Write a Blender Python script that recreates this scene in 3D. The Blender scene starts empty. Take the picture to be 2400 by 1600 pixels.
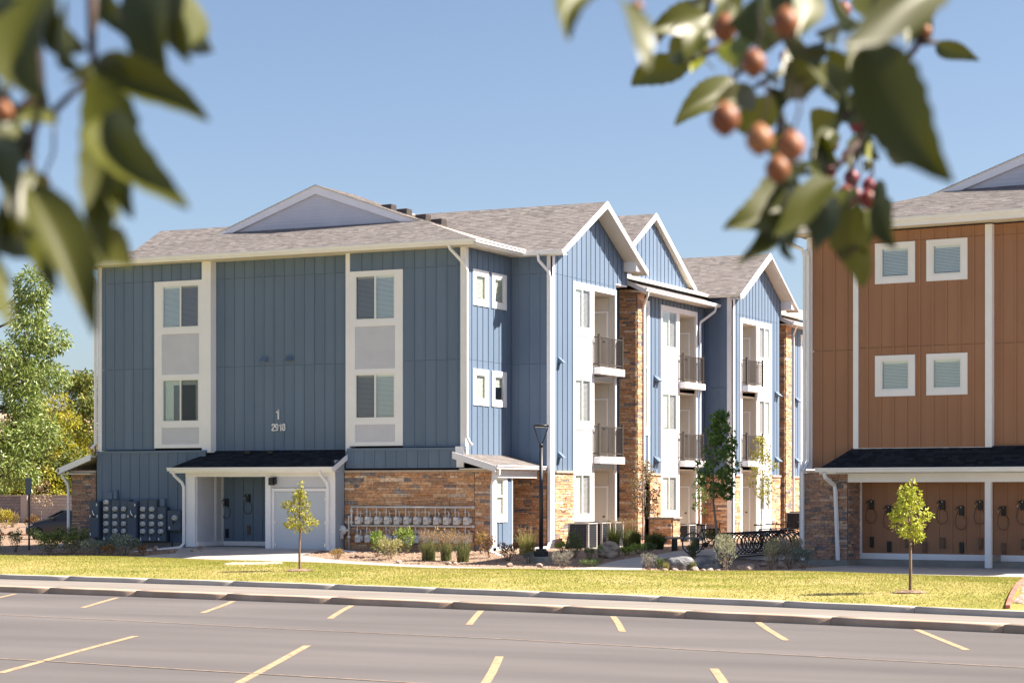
import bpy, math, random
import numpy as np
from mathutils import Vector, Matrix

# ---------------------------------------------------------------- camera, sky, sun, exposure
scene = bpy.context.scene
COL = scene.collection
cam_data = bpy.data.cameras.new('camera')
cam = bpy.data.objects.new('camera', cam_data)
COL.objects.link(cam)
cam.location = (31.4, -61.1, 1.95)
cam.rotation_euler = (math.pi / 2, 0.0, 0.4525)
cam_data.sensor_width = 36.0
cam_data.lens = 4915.0 / 2400.0 * 36.0
cam_data.shift_y = (1151.0 - 800.0) / 2400.0
cam_data.clip_start = 0.05
cam_data.clip_end = 4000.0
cam_data.dof.use_dof = True
cam_data.dof.focus_distance = 66.0
cam_data.dof.aperture_fstop = 12.0
scene.camera = cam

SUN_EL = math.radians(47.0)
SUN_AZ = (0.921, 0.390)                     # horizontal direction towards the sun
SUN = Vector((SUN_AZ[0] * math.cos(SUN_EL), SUN_AZ[1] * math.cos(SUN_EL), math.sin(SUN_EL)))
world = bpy.data.worlds.new('World')
scene.world = world
world.use_nodes = True
wn = world.node_tree.nodes
wl = world.node_tree.links
wn.clear()
w_out = wn.new('ShaderNodeOutputWorld')
w_bg = wn.new('ShaderNodeBackground')
w_sky = wn.new('ShaderNodeTexSky')
w_sky.sky_type = 'NISHITA'
w_sky.sun_disc = False
w_sky.sun_elevation = SUN_EL
w_sky.sun_rotation = math.atan2(SUN_AZ[0], SUN_AZ[1])
w_sky.altitude = 500.0
w_sky.air_density = 0.8
w_sky.dust_density = 2.4
w_sky.ozone_density = 1.0
w_bg.inputs['Strength'].default_value = 0.054
wl.new(w_sky.outputs[0], w_bg.inputs['Color'])
wl.new(w_bg.outputs[0], w_out.inputs['Surface'])

sun_data = bpy.data.lights.new('sun', 'SUN')
sun_data.energy = 4.3
sun_data.angle = math.radians(0.5)
sun_data.color = (1.0, 0.90, 0.77)
sun = bpy.data.objects.new('sun', sun_data)
COL.objects.link(sun)
sun.rotation_euler = SUN.to_track_quat('Z', 'Y').to_euler()
sun.location = (40, 20, 60)

vs = scene.view_settings
vs.view_transform = 'Standard'
vs.look = 'None'
vs.exposure = 1.7
vs.gamma = 1.0
vs.use_curve_mapping = False
scene.render.engine = 'CYCLES'
scene.cycles.max_bounces = 8
scene.cycles.transparent_max_bounces = 12
scene.cycles.use_denoising = True

R = random.Random(7)
NR = np.random.default_rng(11)

# ---------------------------------------------------------------- materials
MATS = {}
def new_mat(name, color=(0.5, 0.5, 0.5), rough=0.7, metal=0.0, spec=0.4):
    m = bpy.data.materials.new(name)
    m.use_nodes = True
    b = m.node_tree.nodes['Principled BSDF']
    b.inputs['Base Color'].default_value = (*color, 1)
    b.inputs['Roughness'].default_value = rough
    b.inputs['Metallic'].default_value = metal
    b.inputs['Specular IOR Level'].default_value = spec
    MATS[name] = m
    return m, m.node_tree.nodes, m.node_tree.links, b

def ramp(nodes, stops):
    r = nodes.new('ShaderNodeValToRGB')
    els = r.color_ramp.elements
    while len(els) < len(stops):
        els.new(0.5)
    for e, (p, c) in zip(els, stops):
        e.position = p
        e.color = (*c, 1)
    return r

def coords(nodes, links, scale=(1, 1, 1), kind='Object'):
    tc = nodes.new('ShaderNodeTexCoord')
    mp = nodes.new('ShaderNodeMapping')
    mp.inputs['Scale'].default_value = scale
    links.new(tc.outputs[kind], mp.inputs['Vector'])
    return mp.outputs['Vector']

def noisy(name, c1, c2, scale=8.0, detail=5.0, rough=0.75, bump=0.0, stretch=(1, 1, 1), metal=0.0, spec=0.35, bump_scale=None, mid=(0.35, 0.65), bump_dist=0.02, vary=0.0):
    m, n, l, b = new_mat(name, c1, rough, metal, spec)
    v = coords(n, l, stretch)
    t = n.new('ShaderNodeTexNoise')
    t.inputs['Scale'].default_value = scale
    t.inputs['Detail'].default_value = detail
    l.new(v, t.inputs['Vector'])
    r = ramp(n, [(mid[0], c1), (mid[1], c2)])
    l.new(t.outputs['Fac'], r.inputs['Fac'])
    col = r.outputs['Color']
    if vary:
        inf = n.new('ShaderNodeObjectInfo')
        st = n.new('ShaderNodeTexNoise'); st.inputs['Scale'].default_value = 5.0; st.inputs['Detail'].default_value = 6
        l.new(coords(n, l, (1, 1, 0.05)), st.inputs['Vector'])
        sm = n.new('ShaderNodeMath'); sm.operation = 'ADD'
        l.new(inf.outputs['Random'], sm.inputs[0]); l.new(st.outputs['Fac'], sm.inputs[1])
        mr = n.new('ShaderNodeMapRange'); mr.inputs['From Min'].default_value = 0.3; mr.inputs['From Max'].default_value = 1.7
        mr.inputs['To Min'].default_value = 1 - vary; mr.inputs['To Max'].default_value = 1 + vary
        l.new(sm.outputs[0], mr.inputs['Value'])
        mx = n.new('ShaderNodeMix'); mx.data_type = 'RGBA'; mx.blend_type = 'MULTIPLY'; mx.inputs['Factor'].default_value = 1
        l.new(col, mx.inputs['A']); l.new(mr.outputs['Result'], mx.inputs['B']); col = mx.outputs['Result']
    l.new(col, b.inputs['Base Color'])
    if bump:
        t2 = n.new('ShaderNodeTexNoise')
        t2.inputs['Scale'].default_value = bump_scale or scale * 4
        t2.inputs['Detail'].default_value = 4
        l.new(v, t2.inputs['Vector'])
        bp = n.new('ShaderNodeBump')
        bp.inputs['Strength'].default_value = bump
        bp.inputs['Distance'].default_value = bump_dist
        l.new(t2.outputs['Fac'], bp.inputs['Height'])
        l.new(bp.outputs['Normal'], b.inputs['Normal'])
    return m

def pieces(name, stops, rough=0.8, spec=0.3, grain=0.25, grain_scale=30.0, bump=0.3, translucent=0.0, bump_dist=0.01):
    """colour differs from piece to piece (mesh island and object), with a fine grain on top"""
    m, n, l, b = new_mat(name, stops[0][1], rough, 0.0, spec)
    geo = n.new('ShaderNodeNewGeometry')
    inf = n.new('ShaderNodeObjectInfo')
    add = n.new('ShaderNodeMath'); add.operation = 'ADD'
    l.new(geo.outputs['Random Per Island'], add.inputs[0])
    l.new(inf.outputs['Random'], add.inputs[1])
    fr = n.new('ShaderNodeMath'); fr.operation = 'FRACT'
    l.new(add.outputs[0], fr.inputs[0])
    r = ramp(n, stops)
    l.new(fr.outputs[0], r.inputs['Fac'])
    col = r.outputs['Color']
    if grain:
        v = coords(n, l)
        t = n.new('ShaderNodeTexNoise')
        t.inputs['Scale'].default_value = grain_scale
        t.inputs['Detail'].default_value = 6
        l.new(v, t.inputs['Vector'])
        mr = n.new('ShaderNodeMapRange')
        mr.inputs['From Min'].default_value = 0.3
        mr.inputs['From Max'].default_value = 0.7
        mr.inputs['To Min'].default_value = 1 - grain
        mr.inputs['To Max'].default_value = 1 + grain
        l.new(t.outputs['Fac'], mr.inputs['Value'])
        mx = n.new('ShaderNodeMix'); mx.data_type = 'RGBA'; mx.blend_type = 'MULTIPLY'
        mx.inputs['Factor'].default_value = 1
        l.new(col, mx.inputs['A'])
        l.new(mr.outputs['Result'], mx.inputs['B'])
        col = mx.outputs['Result']
        if bump:
            bp = n.new('ShaderNodeBump')
            bp.inputs['Strength'].default_value = bump
            bp.inputs['Distance'].default_value = bump_dist
            l.new(t.outputs['Fac'], bp.inputs['Height'])
            l.new(bp.outputs['Normal'], b.inputs['Normal'])
    l.new(col, b.inputs['Base Color'])
    if translucent:
        tr = n.new('ShaderNodeBsdfTranslucent')
        l.new(col, tr.inputs['Color'])
        ms = n.new('ShaderNodeMixShader')
        ms.inputs['Fac'].default_value = translucent
        l.new(b.outputs[0], ms.inputs[1])
        l.new(tr.outputs[0], ms.inputs[2])
        l.new(ms.outputs[0], n['Material Output'].inputs['Surface'])
    return m

M_BLUE = noisy('blue_siding_paint', (0.122, 0.176, 0.262), (0.136, 0.190, 0.278), 1.4, 4, 0.62, 0.06, (1, 1, 0.3), bump_scale=40, bump_dist=0.004, vary=0.07)
M_BROWN = noisy('brown_siding_paint', (0.310, 0.158, 0.092), (0.340, 0.176, 0.104), 1.4, 4, 0.65, 0.06, (1, 1, 0.3), bump_scale=40, bump_dist=0.004, vary=0.06)
M_WHITE = noisy('white_trim_paint', (0.82, 0.82, 0.86), (0.86, 0.86, 0.90), 1.5, 3, 0.55)
M_LAP = noisy('pale_lap_paint', (0.57, 0.58, 0.65), (0.61, 0.62, 0.69), 1.5, 3, 0.6)
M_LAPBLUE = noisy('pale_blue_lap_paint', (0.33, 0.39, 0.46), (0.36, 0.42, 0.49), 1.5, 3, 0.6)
M_LAPWHITE = noisy('white_lap_paint', (0.70, 0.69, 0.67), (0.74, 0.73, 0.71), 1.5, 3, 0.6)
M_SOFFIT = noisy('soffit_paint', (0.66, 0.61, 0.54), (0.70, 0.65, 0.58), 2, 3, 0.7)
M_GREYDOOR = noisy('grey_door_paint', (0.53, 0.57, 0.65), (0.56, 0.60, 0.68), 0.8, 3, 0.5)
M_TAUPE = noisy('balcony_wall_paint', (0.60, 0.57, 0.53), (0.63, 0.60, 0.56), 1, 3, 0.7)
M_SHINGLE = pieces('grey_brown_shingle', [(0.0, (0.150, 0.135, 0.133)), (0.25, (0.185, 0.167, 0.164)), (0.75, (0.215, 0.194, 0.190)), (1.0, (0.250, 0.226, 0.220))], 0.9, 0.2, 0.3, 60, 0.5)
M_SHINGLE_DK = pieces('dark_shingle', [(0.0, (0.012, 0.014, 0.020)), (0.5, (0.019, 0.022, 0.030)), (1.0, (0.030, 0.034, 0.044))], 0.9, 0.15, 0.25, 60, 0.4)  # near-black shingle tone, used on the porch roofs alone
STONE_STOPS = [(0.0, (0.434, 0.242, 0.143)), (0.16, (0.560, 0.320, 0.188)), (0.34, (0.630, 0.359, 0.196)), (0.5, (0.377, 0.234, 0.163)), (0.62, (0.700, 0.467, 0.294)), (0.74, (0.587, 0.296, 0.151)), (0.84, (0.770, 0.592, 0.446)), (0.92, (0.196, 0.179, 0.193)), (1.0, (0.280, 0.234, 0.223))]
M_STONE = pieces('ledge_stone', STONE_STOPS, 0.85, 0.25, 0.32, 14, 0.6, bump_dist=0.02)
M_STONE_B = pieces('grey_brown_ledge_stone', [(0, (0.317, 0.187, 0.138)), (0.25, (0.413, 0.256, 0.187)), (0.5, (0.275, 0.196, 0.179)), (0.68, (0.454, 0.277, 0.187)), (0.82, (0.495, 0.374, 0.300)), (0.92, (0.152, 0.143, 0.155)), (1, (0.234, 0.203, 0.203))], 0.85, 0.25, 0.32, 14, 0.6, bump_dist=0.02)
M_MORTAR = noisy('stone_joint', (0.169, 0.111, 0.078), (0.221, 0.143, 0.098), 6, 4, 0.95)
M_CAP = noisy('stone_cap', (0.483, 0.370, 0.288), (0.567, 0.459, 0.372), 5, 4, 0.85, 0.2)
M_DARK = new_mat('dark_room', (0.035, 0.035, 0.037), 0.9)[0]
M_FRAME = new_mat('white_vinyl', (0.80, 0.80, 0.80), 0.4)[0]
M_BLIND = new_mat('blind_slat', (0.74, 0.76, 0.72), 0.6)[0]
M_CURTAIN = noisy('curtain_cloth', (0.42, 0.50, 0.46), (0.55, 0.61, 0.56), 10, 3, 0.9, 0, (6, 6, 0.2))
M_BLACK = new_mat('black_metal', (0.014, 0.014, 0.016), 0.45)[0]
M_RAIL = new_mat('bronze_railing', (0.060, 0.050, 0.045), 0.5)[0]
M_POST = new_mat('dark_post_paint', (0.022, 0.024, 0.032), 0.4)[0]
M_CABINET = noisy('cabinet_paint', (0.062, 0.088, 0.135), (0.074, 0.102, 0.152), 1.5, 3, 0.5)
M_METERGREY = noisy('gas_meter_paint', (0.58, 0.58, 0.58), (0.66, 0.66, 0.66), 5, 3, 0.5)
M_PIPE = noisy('pipe_paint', (0.66, 0.66, 0.66), (0.72, 0.72, 0.72), 4, 3, 0.45)
M_LABEL = new_mat('paper_label', (0.75, 0.75, 0.75), 0.7)[0]
M_RED = new_mat('red_mark', (0.45, 0.05, 0.03), 0.6)[0]
M_TRAY = noisy('worn_bronze', (0.10, 0.07, 0.05), (0.16, 0.10, 0.065), 9, 4, 0.55)
M_CABLE = new_mat('steel_cable', (0.055, 0.050, 0.052), 0.5)[0]
M_BROWNCABLE = new_mat('brown_cable', (0.12, 0.07, 0.05), 0.5)[0]
M_CONC = noisy('walk_concrete', (0.37, 0.34, 0.31), (0.44, 0.405, 0.375), 1.3, 6, 0.9, 0.15, bump_scale=50)
M_SIDEWALK = noisy('sidewalk_concrete', (0.205, 0.180, 0.160), (0.250, 0.222, 0.200), 1.1, 7, 0.9, 0.15, (0.4, 1.6, 1), bump_scale=50)
M_FOUND = noisy('foundation_concrete', (0.24, 0.23, 0.21), (0.31, 0.29, 0.27), 2.5, 6, 0.9, 0.2)
M_KERB_A = noisy('tan_kerb_concrete', (0.40, 0.285, 0.205), (0.54, 0.40, 0.30), 1.4, 7, 0.9, 0.25, bump_scale=40)
M_KERB_B = noisy('grey_kerb_concrete', (0.42, 0.375, 0.335), (0.52, 0.47, 0.425), 1.4, 7, 0.9, 0.25, bump_scale=40)
M_BARK = noisy('bark', (0.16, 0.10, 0.075), (0.25, 0.165, 0.125), 14, 5, 0.9, 0.5, (1, 1, 0.25))
M_GREYBARK = noisy('grey_bark', (0.17, 0.15, 0.14), (0.26, 0.23, 0.21), 14, 5, 0.9, 0.5, (1, 1, 0.25))
M_DARKBARK = noisy('dark_bark', (0.045, 0.032, 0.026), (0.085, 0.060, 0.048), 10, 5, 0.9, 0.5, (1, 1, 0.25))
M_ROCK = pieces('field_rock', [(0, (0.30, 0.215, 0.175)), (0.3, (0.38, 0.29, 0.24)), (0.6, (0.26, 0.20, 0.18)), (0.8, (0.42, 0.34, 0.29)), (1, (0.34, 0.235, 0.18))], 0.9, 0.2, 0.35, 9, 0.6)
M_BOULDER = noisy('grey_boulder', (0.13, 0.135, 0.15), (0.34, 0.335, 0.335), 3.2, 8, 0.9, 0.8, (1, 1, 2.2), mid=(0.4, 0.62), bump_dist=0.06)
M_BOULDER_T = noisy('tan_boulder', (0.20, 0.15, 0.115), (0.46, 0.37, 0.29), 3.4, 8, 0.9, 0.8, (1, 1.2, 2.0), mid=(0.38, 0.6), bump_dist=0.06)
M_TYRE = new_mat('tyre_rubber', (0.018, 0.018, 0.019), 0.8)[0]
M_CHROME = new_mat('bright_metal', (0.65, 0.65, 0.66), 0.25, 1.0)[0]
M_CARPAINT = new_mat('graphite_car_paint', (0.050, 0.052, 0.062), 0.25, 0.5)[0]
M_BENCH = noisy('bench_slab', (0.26, 0.23, 0.215), (0.32, 0.285, 0.265), 6, 4, 0.8)
M_BLOCK = pieces('concrete_block', [(0, (0.39, 0.325, 0.285)), (0.5, (0.44, 0.37, 0.325)), (1, (0.49, 0.415, 0.365))], 0.9, 0.2, 0.12, 10, 0.3)
M_BLOCK_SHADED = pieces('shaded_concrete_block', [(0, (0.20, 0.175, 0.17)), (0.5, (0.235, 0.205, 0.20)), (1, (0.27, 0.235, 0.225))], 0.9, 0.2, 0.15, 10, 0.3)  # block colour darkened to stand for shade on the wall's left section
M_REDKERB = noisy('red_kerb_paint', (0.45, 0.12, 0.09), (0.56, 0.22, 0.17), 3, 5, 0.8)
M_TANROOF = noisy('tan_roof', (0.42, 0.29, 0.22), (0.50, 0.36, 0.28), 3, 5, 0.9, 0.2)
M_TANWALL = noisy('tan_wall', (0.38, 0.27, 0.21), (0.44, 0.32, 0.25), 2, 4, 0.9)
M_PAINTLINE = noisy('faded_stall_paint', (0.24, 0.165, 0.105), (0.46, 0.315, 0.19), 11, 9, 0.85, mid=(0.34, 0.56))
M_THINLINE = noisy('worn_thin_line', (0.18, 0.145, 0.12), (0.34, 0.25, 0.175), 7, 8, 0.85, mid=(0.35, 0.6))
M_ACWIRE = new_mat('condenser_wire', (0.10, 0.105, 0.12), 0.5)[0]
M_ACGREY = noisy('condenser_panel', (0.40, 0.37, 0.35), (0.46, 0.43, 0.41), 4, 3, 0.5)
M_ACDARK = new_mat('condenser_louvre', (0.040, 0.045, 0.065), 0.5)[0]

def glass(name, reflect, tint=(0.86, 0.92, 0.90), rough=0.03):
    m, n, l, b = new_mat(name)
    n.remove(b)
    tr = n.new('ShaderNodeBsdfTransparent')
    tr.inputs['Color'].default_value = (*tint, 1)
    gl = n.new('ShaderNodeBsdfGlossy')
    gl.inputs['Color'].default_value = (1, 1, 1, 1)
    gl.inputs['Roughness'].default_value = rough
    lw = n.new('ShaderNodeLayerWeight')
    lw.inputs['Blend'].default_value = 0.5
    pw = n.new('ShaderNodeMath'); pw.operation = 'POWER'; pw.inputs[1].default_value = 4.0
    l.new(lw.outputs['Facing'], pw.inputs[0])
    ad = n.new('ShaderNodeMath'); ad.operation = 'MULTIPLY_ADD'; ad.use_clamp = True
    ad.inputs[1].default_value = 0.5
    ad.inputs[2].default_value = reflect
    l.new(pw.outputs[0], ad.inputs[0])
    ms = n.new('ShaderNodeMixShader')
    l.new(ad.outputs[0], ms.inputs['Fac'])
    l.new(tr.outputs[0], ms.inputs[1])
    l.new(gl.outputs[0], ms.inputs[2])
    l.new(ms.outputs[0], n['Material Output'].inputs['Surface'])
    return m
M_GLASS = glass('window_glass', 0.075, (0.97, 0.985, 0.975))
M_SCREEN = glass('screened_glass', 0.03, (0.80, 0.80, 0.82), 0.10)

def asphalt():
    m, n, l, b = new_mat('sealed_asphalt', (0.1, 0.1, 0.1), 0.85, 0, 0.3)
    v = coords(n, l)
    t = n.new('ShaderNodeTexNoise'); t.inputs['Scale'].default_value = 0.35; t.inputs['Detail'].default_value = 8
    v2 = coords(n, l, (0.25, 1.3, 1))
    l.new(v2, t.inputs['Vector'])
    r = ramp(n, [(0.32, (0.100, 0.090, 0.090)), (0.5, (0.124, 0.112, 0.111)), (0.68, (0.150, 0.136, 0.134))])
    l.new(t.outputs['Fac'], r.inputs['Fac'])
    f = n.new('ShaderNodeTexNoise'); f.inputs['Scale'].default_value = 90; f.inputs['Detail'].default_value = 3
    l.new(v, f.inputs['Vector'])
    mr = n.new('ShaderNodeMapRange'); mr.inputs['From Min'].default_value = 0.3; mr.inputs['From Max'].default_value = 0.7
    mr.inputs['To Min'].default_value = 0.80; mr.inputs['To Max'].default_value = 1.2
    l.new(f.outputs['Fac'], mr.inputs['Value'])
    # small scattered spots and pale scuffs
    vo = n.new('ShaderNodeTexVoronoi'); vo.inputs['Scale'].default_value = 1.7
    l.new(v, vo.inputs['Vector'])
    r2 = ramp(n, [(0.0, (0.42, 0.42, 0.42)), (0.035, (1, 1, 1))])
    l.new(vo.outputs['Distance'], r2.inputs['Fac'])
    mx = n.new('ShaderNodeMix'); mx.data_type = 'RGBA'; mx.blend_type = 'MULTIPLY'; mx.inputs['Factor'].default_value = 1
    l.new(r.outputs['Color'], mx.inputs['A']); l.new(mr.outputs['Result'], mx.inputs['B'])
    mx2 = n.new('ShaderNodeMix'); mx2.data_type = 'RGBA'; mx2.blend_type = 'MULTIPLY'; mx2.inputs['Factor'].default_value = 0.5
    l.new(mx.outputs['Result'], mx2.inputs['A']); l.new(r2.outputs['Color'], mx2.inputs['B'])
    l.new(mx2.outputs['Result'], b.inputs['Base Color'])
    bp = n.new('ShaderNodeBump'); bp.inputs['Strength'].default_value = 0.35; bp.inputs['Distance'].default_value = 0.01
    l.new(f.outputs['Fac'], bp.inputs['Height']); l.new(bp.outputs['Normal'], b.inputs['Normal'])
    return m
M_ASPHALT = asphalt()

def lawn_mat():
    m, n, l, b = new_mat('lawn_thatch', (0.2, 0.2, 0.05), 0.9, 0, 0.1)
    v = coords(n, l)
    t = n.new('ShaderNodeTexNoise'); t.inputs['Scale'].default_value = 0.5; t.inputs['Detail'].default_value = 6
    l.new(v, t.inputs['Vector'])
    t2 = n.new('ShaderNodeTexNoise'); t2.inputs['Scale'].default_value = 25; t2.inputs['Detail'].default_value = 5
    l.new(v, t2.inputs['Vector'])
    ad = n.new('ShaderNodeMath'); ad.operation = 'MULTIPLY_ADD'; ad.inputs[1].default_value = 0.5
    l.new(t2.outputs['Fac'], ad.inputs[0]); 
    ml = n.new('ShaderNodeMath'); ml.operation = 'MULTIPLY'; ml.inputs[1].default_value = 0.5
    l.new(t.outputs['Fac'], ml.inputs[0]); l.new(ml.outputs[0], ad.inputs[2])
    r = ramp(n, [(0.38, (0.16, 0.175, 0.034)), (0.48, (0.27, 0.25, 0.065)), (0.58, (0.42, 0.335, 0.15))])
    l.new(ad.outputs[0], r.inputs['Fac']); l.new(r.outputs['Color'], b.inputs['Base Color'])
    return m
M_LAWN = lawn_mat()
def blade_mat():
    m, n, l, b = new_mat('grass_blade', (0.25, 0.25, 0.06), 0.7, 0, 0.2)
    geo = n.new('ShaderNodeNewGeometry')
    t = n.new('ShaderNodeTexNoise'); t.inputs['Scale'].default_value = 0.42; t.inputs['Detail'].default_value = 5
    l.new(coords(n, l, (0.7, 1.3, 1)), t.inputs['Vector'])
    ad = n.new('ShaderNodeMath'); ad.operation = 'MULTIPLY_ADD'; ad.inputs[1].default_value = 0.42
    l.new(geo.outputs['Random Per Island'], ad.inputs[0])
    mr = n.new('ShaderNodeMapRange'); mr.inputs['From Min'].default_value = 0.36; mr.inputs['From Max'].default_value = 0.66; mr.inputs['To Max'].default_value = 0.62
    l.new(t.outputs['Fac'], mr.inputs['Value']); l.new(mr.outputs['Result'], ad.inputs[2])
    r = ramp(n, [(0.05, (0.165, 0.205, 0.030)), (0.35, (0.27, 0.285, 0.050)), (0.65, (0.38, 0.345, 0.095)), (0.95, (0.56, 0.44, 0.20))])
    l.new(ad.outputs[0], r.inputs['Fac']); l.new(r.outputs['Color'], b.inputs['Base Color'])
    tr = n.new('ShaderNodeBsdfTranslucent'); l.new(r.outputs['Color'], tr.inputs['Color'])
    ms = n.new('ShaderNodeMixShader'); ms.inputs['Fac'].default_value = 0.3
    l.new(b.outputs[0], ms.inputs[1]); l.new(tr.outputs[0], ms.inputs[2]); l.new(ms.outputs[0], n['Material Output'].inputs['Surface'])
    return m
M_BLADE = blade_mat()
M_MULCH = noisy('bark_mulch', (0.14, 0.082, 0.055), (0.40, 0.285, 0.205), 9, 9, 0.95, 0.9, mid=(0.36, 0.62), bump_scale=26, bump_dist=0.05)
M_GRAVEL = pieces('gravel_chip', [(0, (0.24, 0.155, 0.11)), (0.4, (0.36, 0.25, 0.185)), (0.7, (0.44, 0.33, 0.26)), (1, (0.29, 0.21, 0.165))], 0.9, 0.2, 0)
M_COBBLE = pieces('drain_cobble', [(0, (0.36, 0.27, 0.21)), (0.5, (0.46, 0.36, 0.29)), (1, (0.52, 0.44, 0.37))], 0.9, 0.2, 0.15, 20, 0.2)
M_FIELD = noisy('dry_ground', (0.22, 0.17, 0.11), (0.31, 0.25, 0.16), 0.4, 6, 0.95)

def leafy(name, stops, trans=0.35, rough=0.45, spec=0.45):
    return pieces(name, stops, rough, spec, 0, translucent=trans)
L_ASH = leafy('ash_leaf', [(0, (0.131, 0.201, 0.042)), (0.5, (0.219, 0.298, 0.070)), (0.85, (0.324, 0.376, 0.105)), (1, (0.420, 0.438, 0.149))], 0.3, 0.35, 0.6)
L_GOLD = leafy('gold_leaf', [(0, (0.170, 0.231, 0.037)), (0.35, (0.361, 0.349, 0.032)), (0.75, (0.510, 0.435, 0.032)), (1, (0.585, 0.532, 0.074))])
L_OLIVE = leafy('olive_leaf', [(0, (0.090, 0.128, 0.024)), (0.5, (0.150, 0.188, 0.036)), (0.85, (0.240, 0.247, 0.045)), (1, (0.450, 0.360, 0.053))])
L_LINDEN = leafy('young_leaf', [(0, (0.227, 0.247, 0.029)), (0.4, (0.351, 0.345, 0.043)), (0.8, (0.468, 0.423, 0.072)), (1, (0.572, 0.481, 0.143))], 0.35, 0.5)
L_YOUNG_GREEN = leafy('lime_leaf', [(0, (0.255, 0.325, 0.031)), (0.4, (0.395, 0.447, 0.046)), (0.8, (0.545, 0.552, 0.074)), (1, (0.667, 0.623, 0.150))], 0.35, 0.5)
L_MAPLE = leafy('maple_leaf', [(0, (0.066, 0.141, 0.030)), (0.6, (0.112, 0.207, 0.041)), (1, (0.207, 0.300, 0.066))])
L_BRONZE = leafy('bronzing_leaf', [(0, (0.200, 0.175, 0.062)), (0.4, (0.338, 0.250, 0.125)), (0.75, (0.463, 0.312, 0.188)), (1, (0.213, 0.237, 0.062))])
L_SHRUB = leafy('shrub_leaf', [(0, (0.073, 0.114, 0.038)), (0.6, (0.138, 0.186, 0.068)), (1, (0.227, 0.276, 0.121))])
L_BRIGHT = leafy('bright_leaf', [(0, (0.130, 0.221, 0.036)), (0.6, (0.260, 0.364, 0.065)), (1, (0.442, 0.507, 0.130))])
L_PALE = leafy('pale_leaf', [(0, (0.252, 0.264, 0.084)), (0.5, (0.444, 0.420, 0.174)), (1, (0.624, 0.552, 0.300))])
L_SILVER = leafy('silver_leaf', [(0, (0.217, 0.232, 0.143)), (0.5, (0.337, 0.351, 0.224)), (1, (0.508, 0.493, 0.337))], 0.25)
L_BLUE = leafy('blue_grey_leaf', [(0, (0.111, 0.150, 0.137)), (0.6, (0.182, 0.234, 0.215)), (1, (0.286, 0.338, 0.305))], 0.25)
L_LAV = leafy('lavender_leaf', [(0, (0.187, 0.180, 0.143)), (0.6, (0.300, 0.284, 0.233)), (1, (0.450, 0.406, 0.346))], 0.25)
L_RED = leafy('reddish_leaf', [(0, (0.156, 0.072, 0.042)), (0.5, (0.276, 0.144, 0.066)), (1, (0.204, 0.180, 0.060))])
L_YELLOW = leafy('yellow_leaf', [(0, (0.30, 0.27, 0.03)), (0.6, (0.50, 0.41, 0.04)), (1, (0.60, 0.50, 0.10))])
L_ORANGE = leafy('orange_leaf', [(0, (0.263, 0.213, 0.056)), (0.5, (0.525, 0.275, 0.106)), (1, (0.250, 0.275, 0.075))])
G_GREEN = leafy('fountain_blade', [(0, (0.045, 0.075, 0.020)), (0.6, (0.095, 0.13, 0.034)), (1, (0.17, 0.19, 0.06))], 0.3)
G_MID = leafy('switchgrass_blade', [(0, (0.130, 0.163, 0.058)), (0.6, (0.234, 0.254, 0.098)), (1, (0.377, 0.338, 0.150))], 0.3)
G_YELLOW = leafy('straw_green_blade', [(0, (0.20, 0.20, 0.055)), (0.6, (0.34, 0.31, 0.09)), (1, (0.46, 0.40, 0.16))], 0.3)
G_TAN = leafy('tan_plume', [(0, (0.30, 0.215, 0.115)), (0.6, (0.43, 0.32, 0.18)), (1, (0.54, 0.42, 0.27))], 0.3)
G_PINK = leafy('rosy_seedhead', [(0, (0.30, 0.20, 0.12)), (0.5, (0.42, 0.30, 0.185)), (1, (0.50, 0.38, 0.25))], 0.3)

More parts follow.
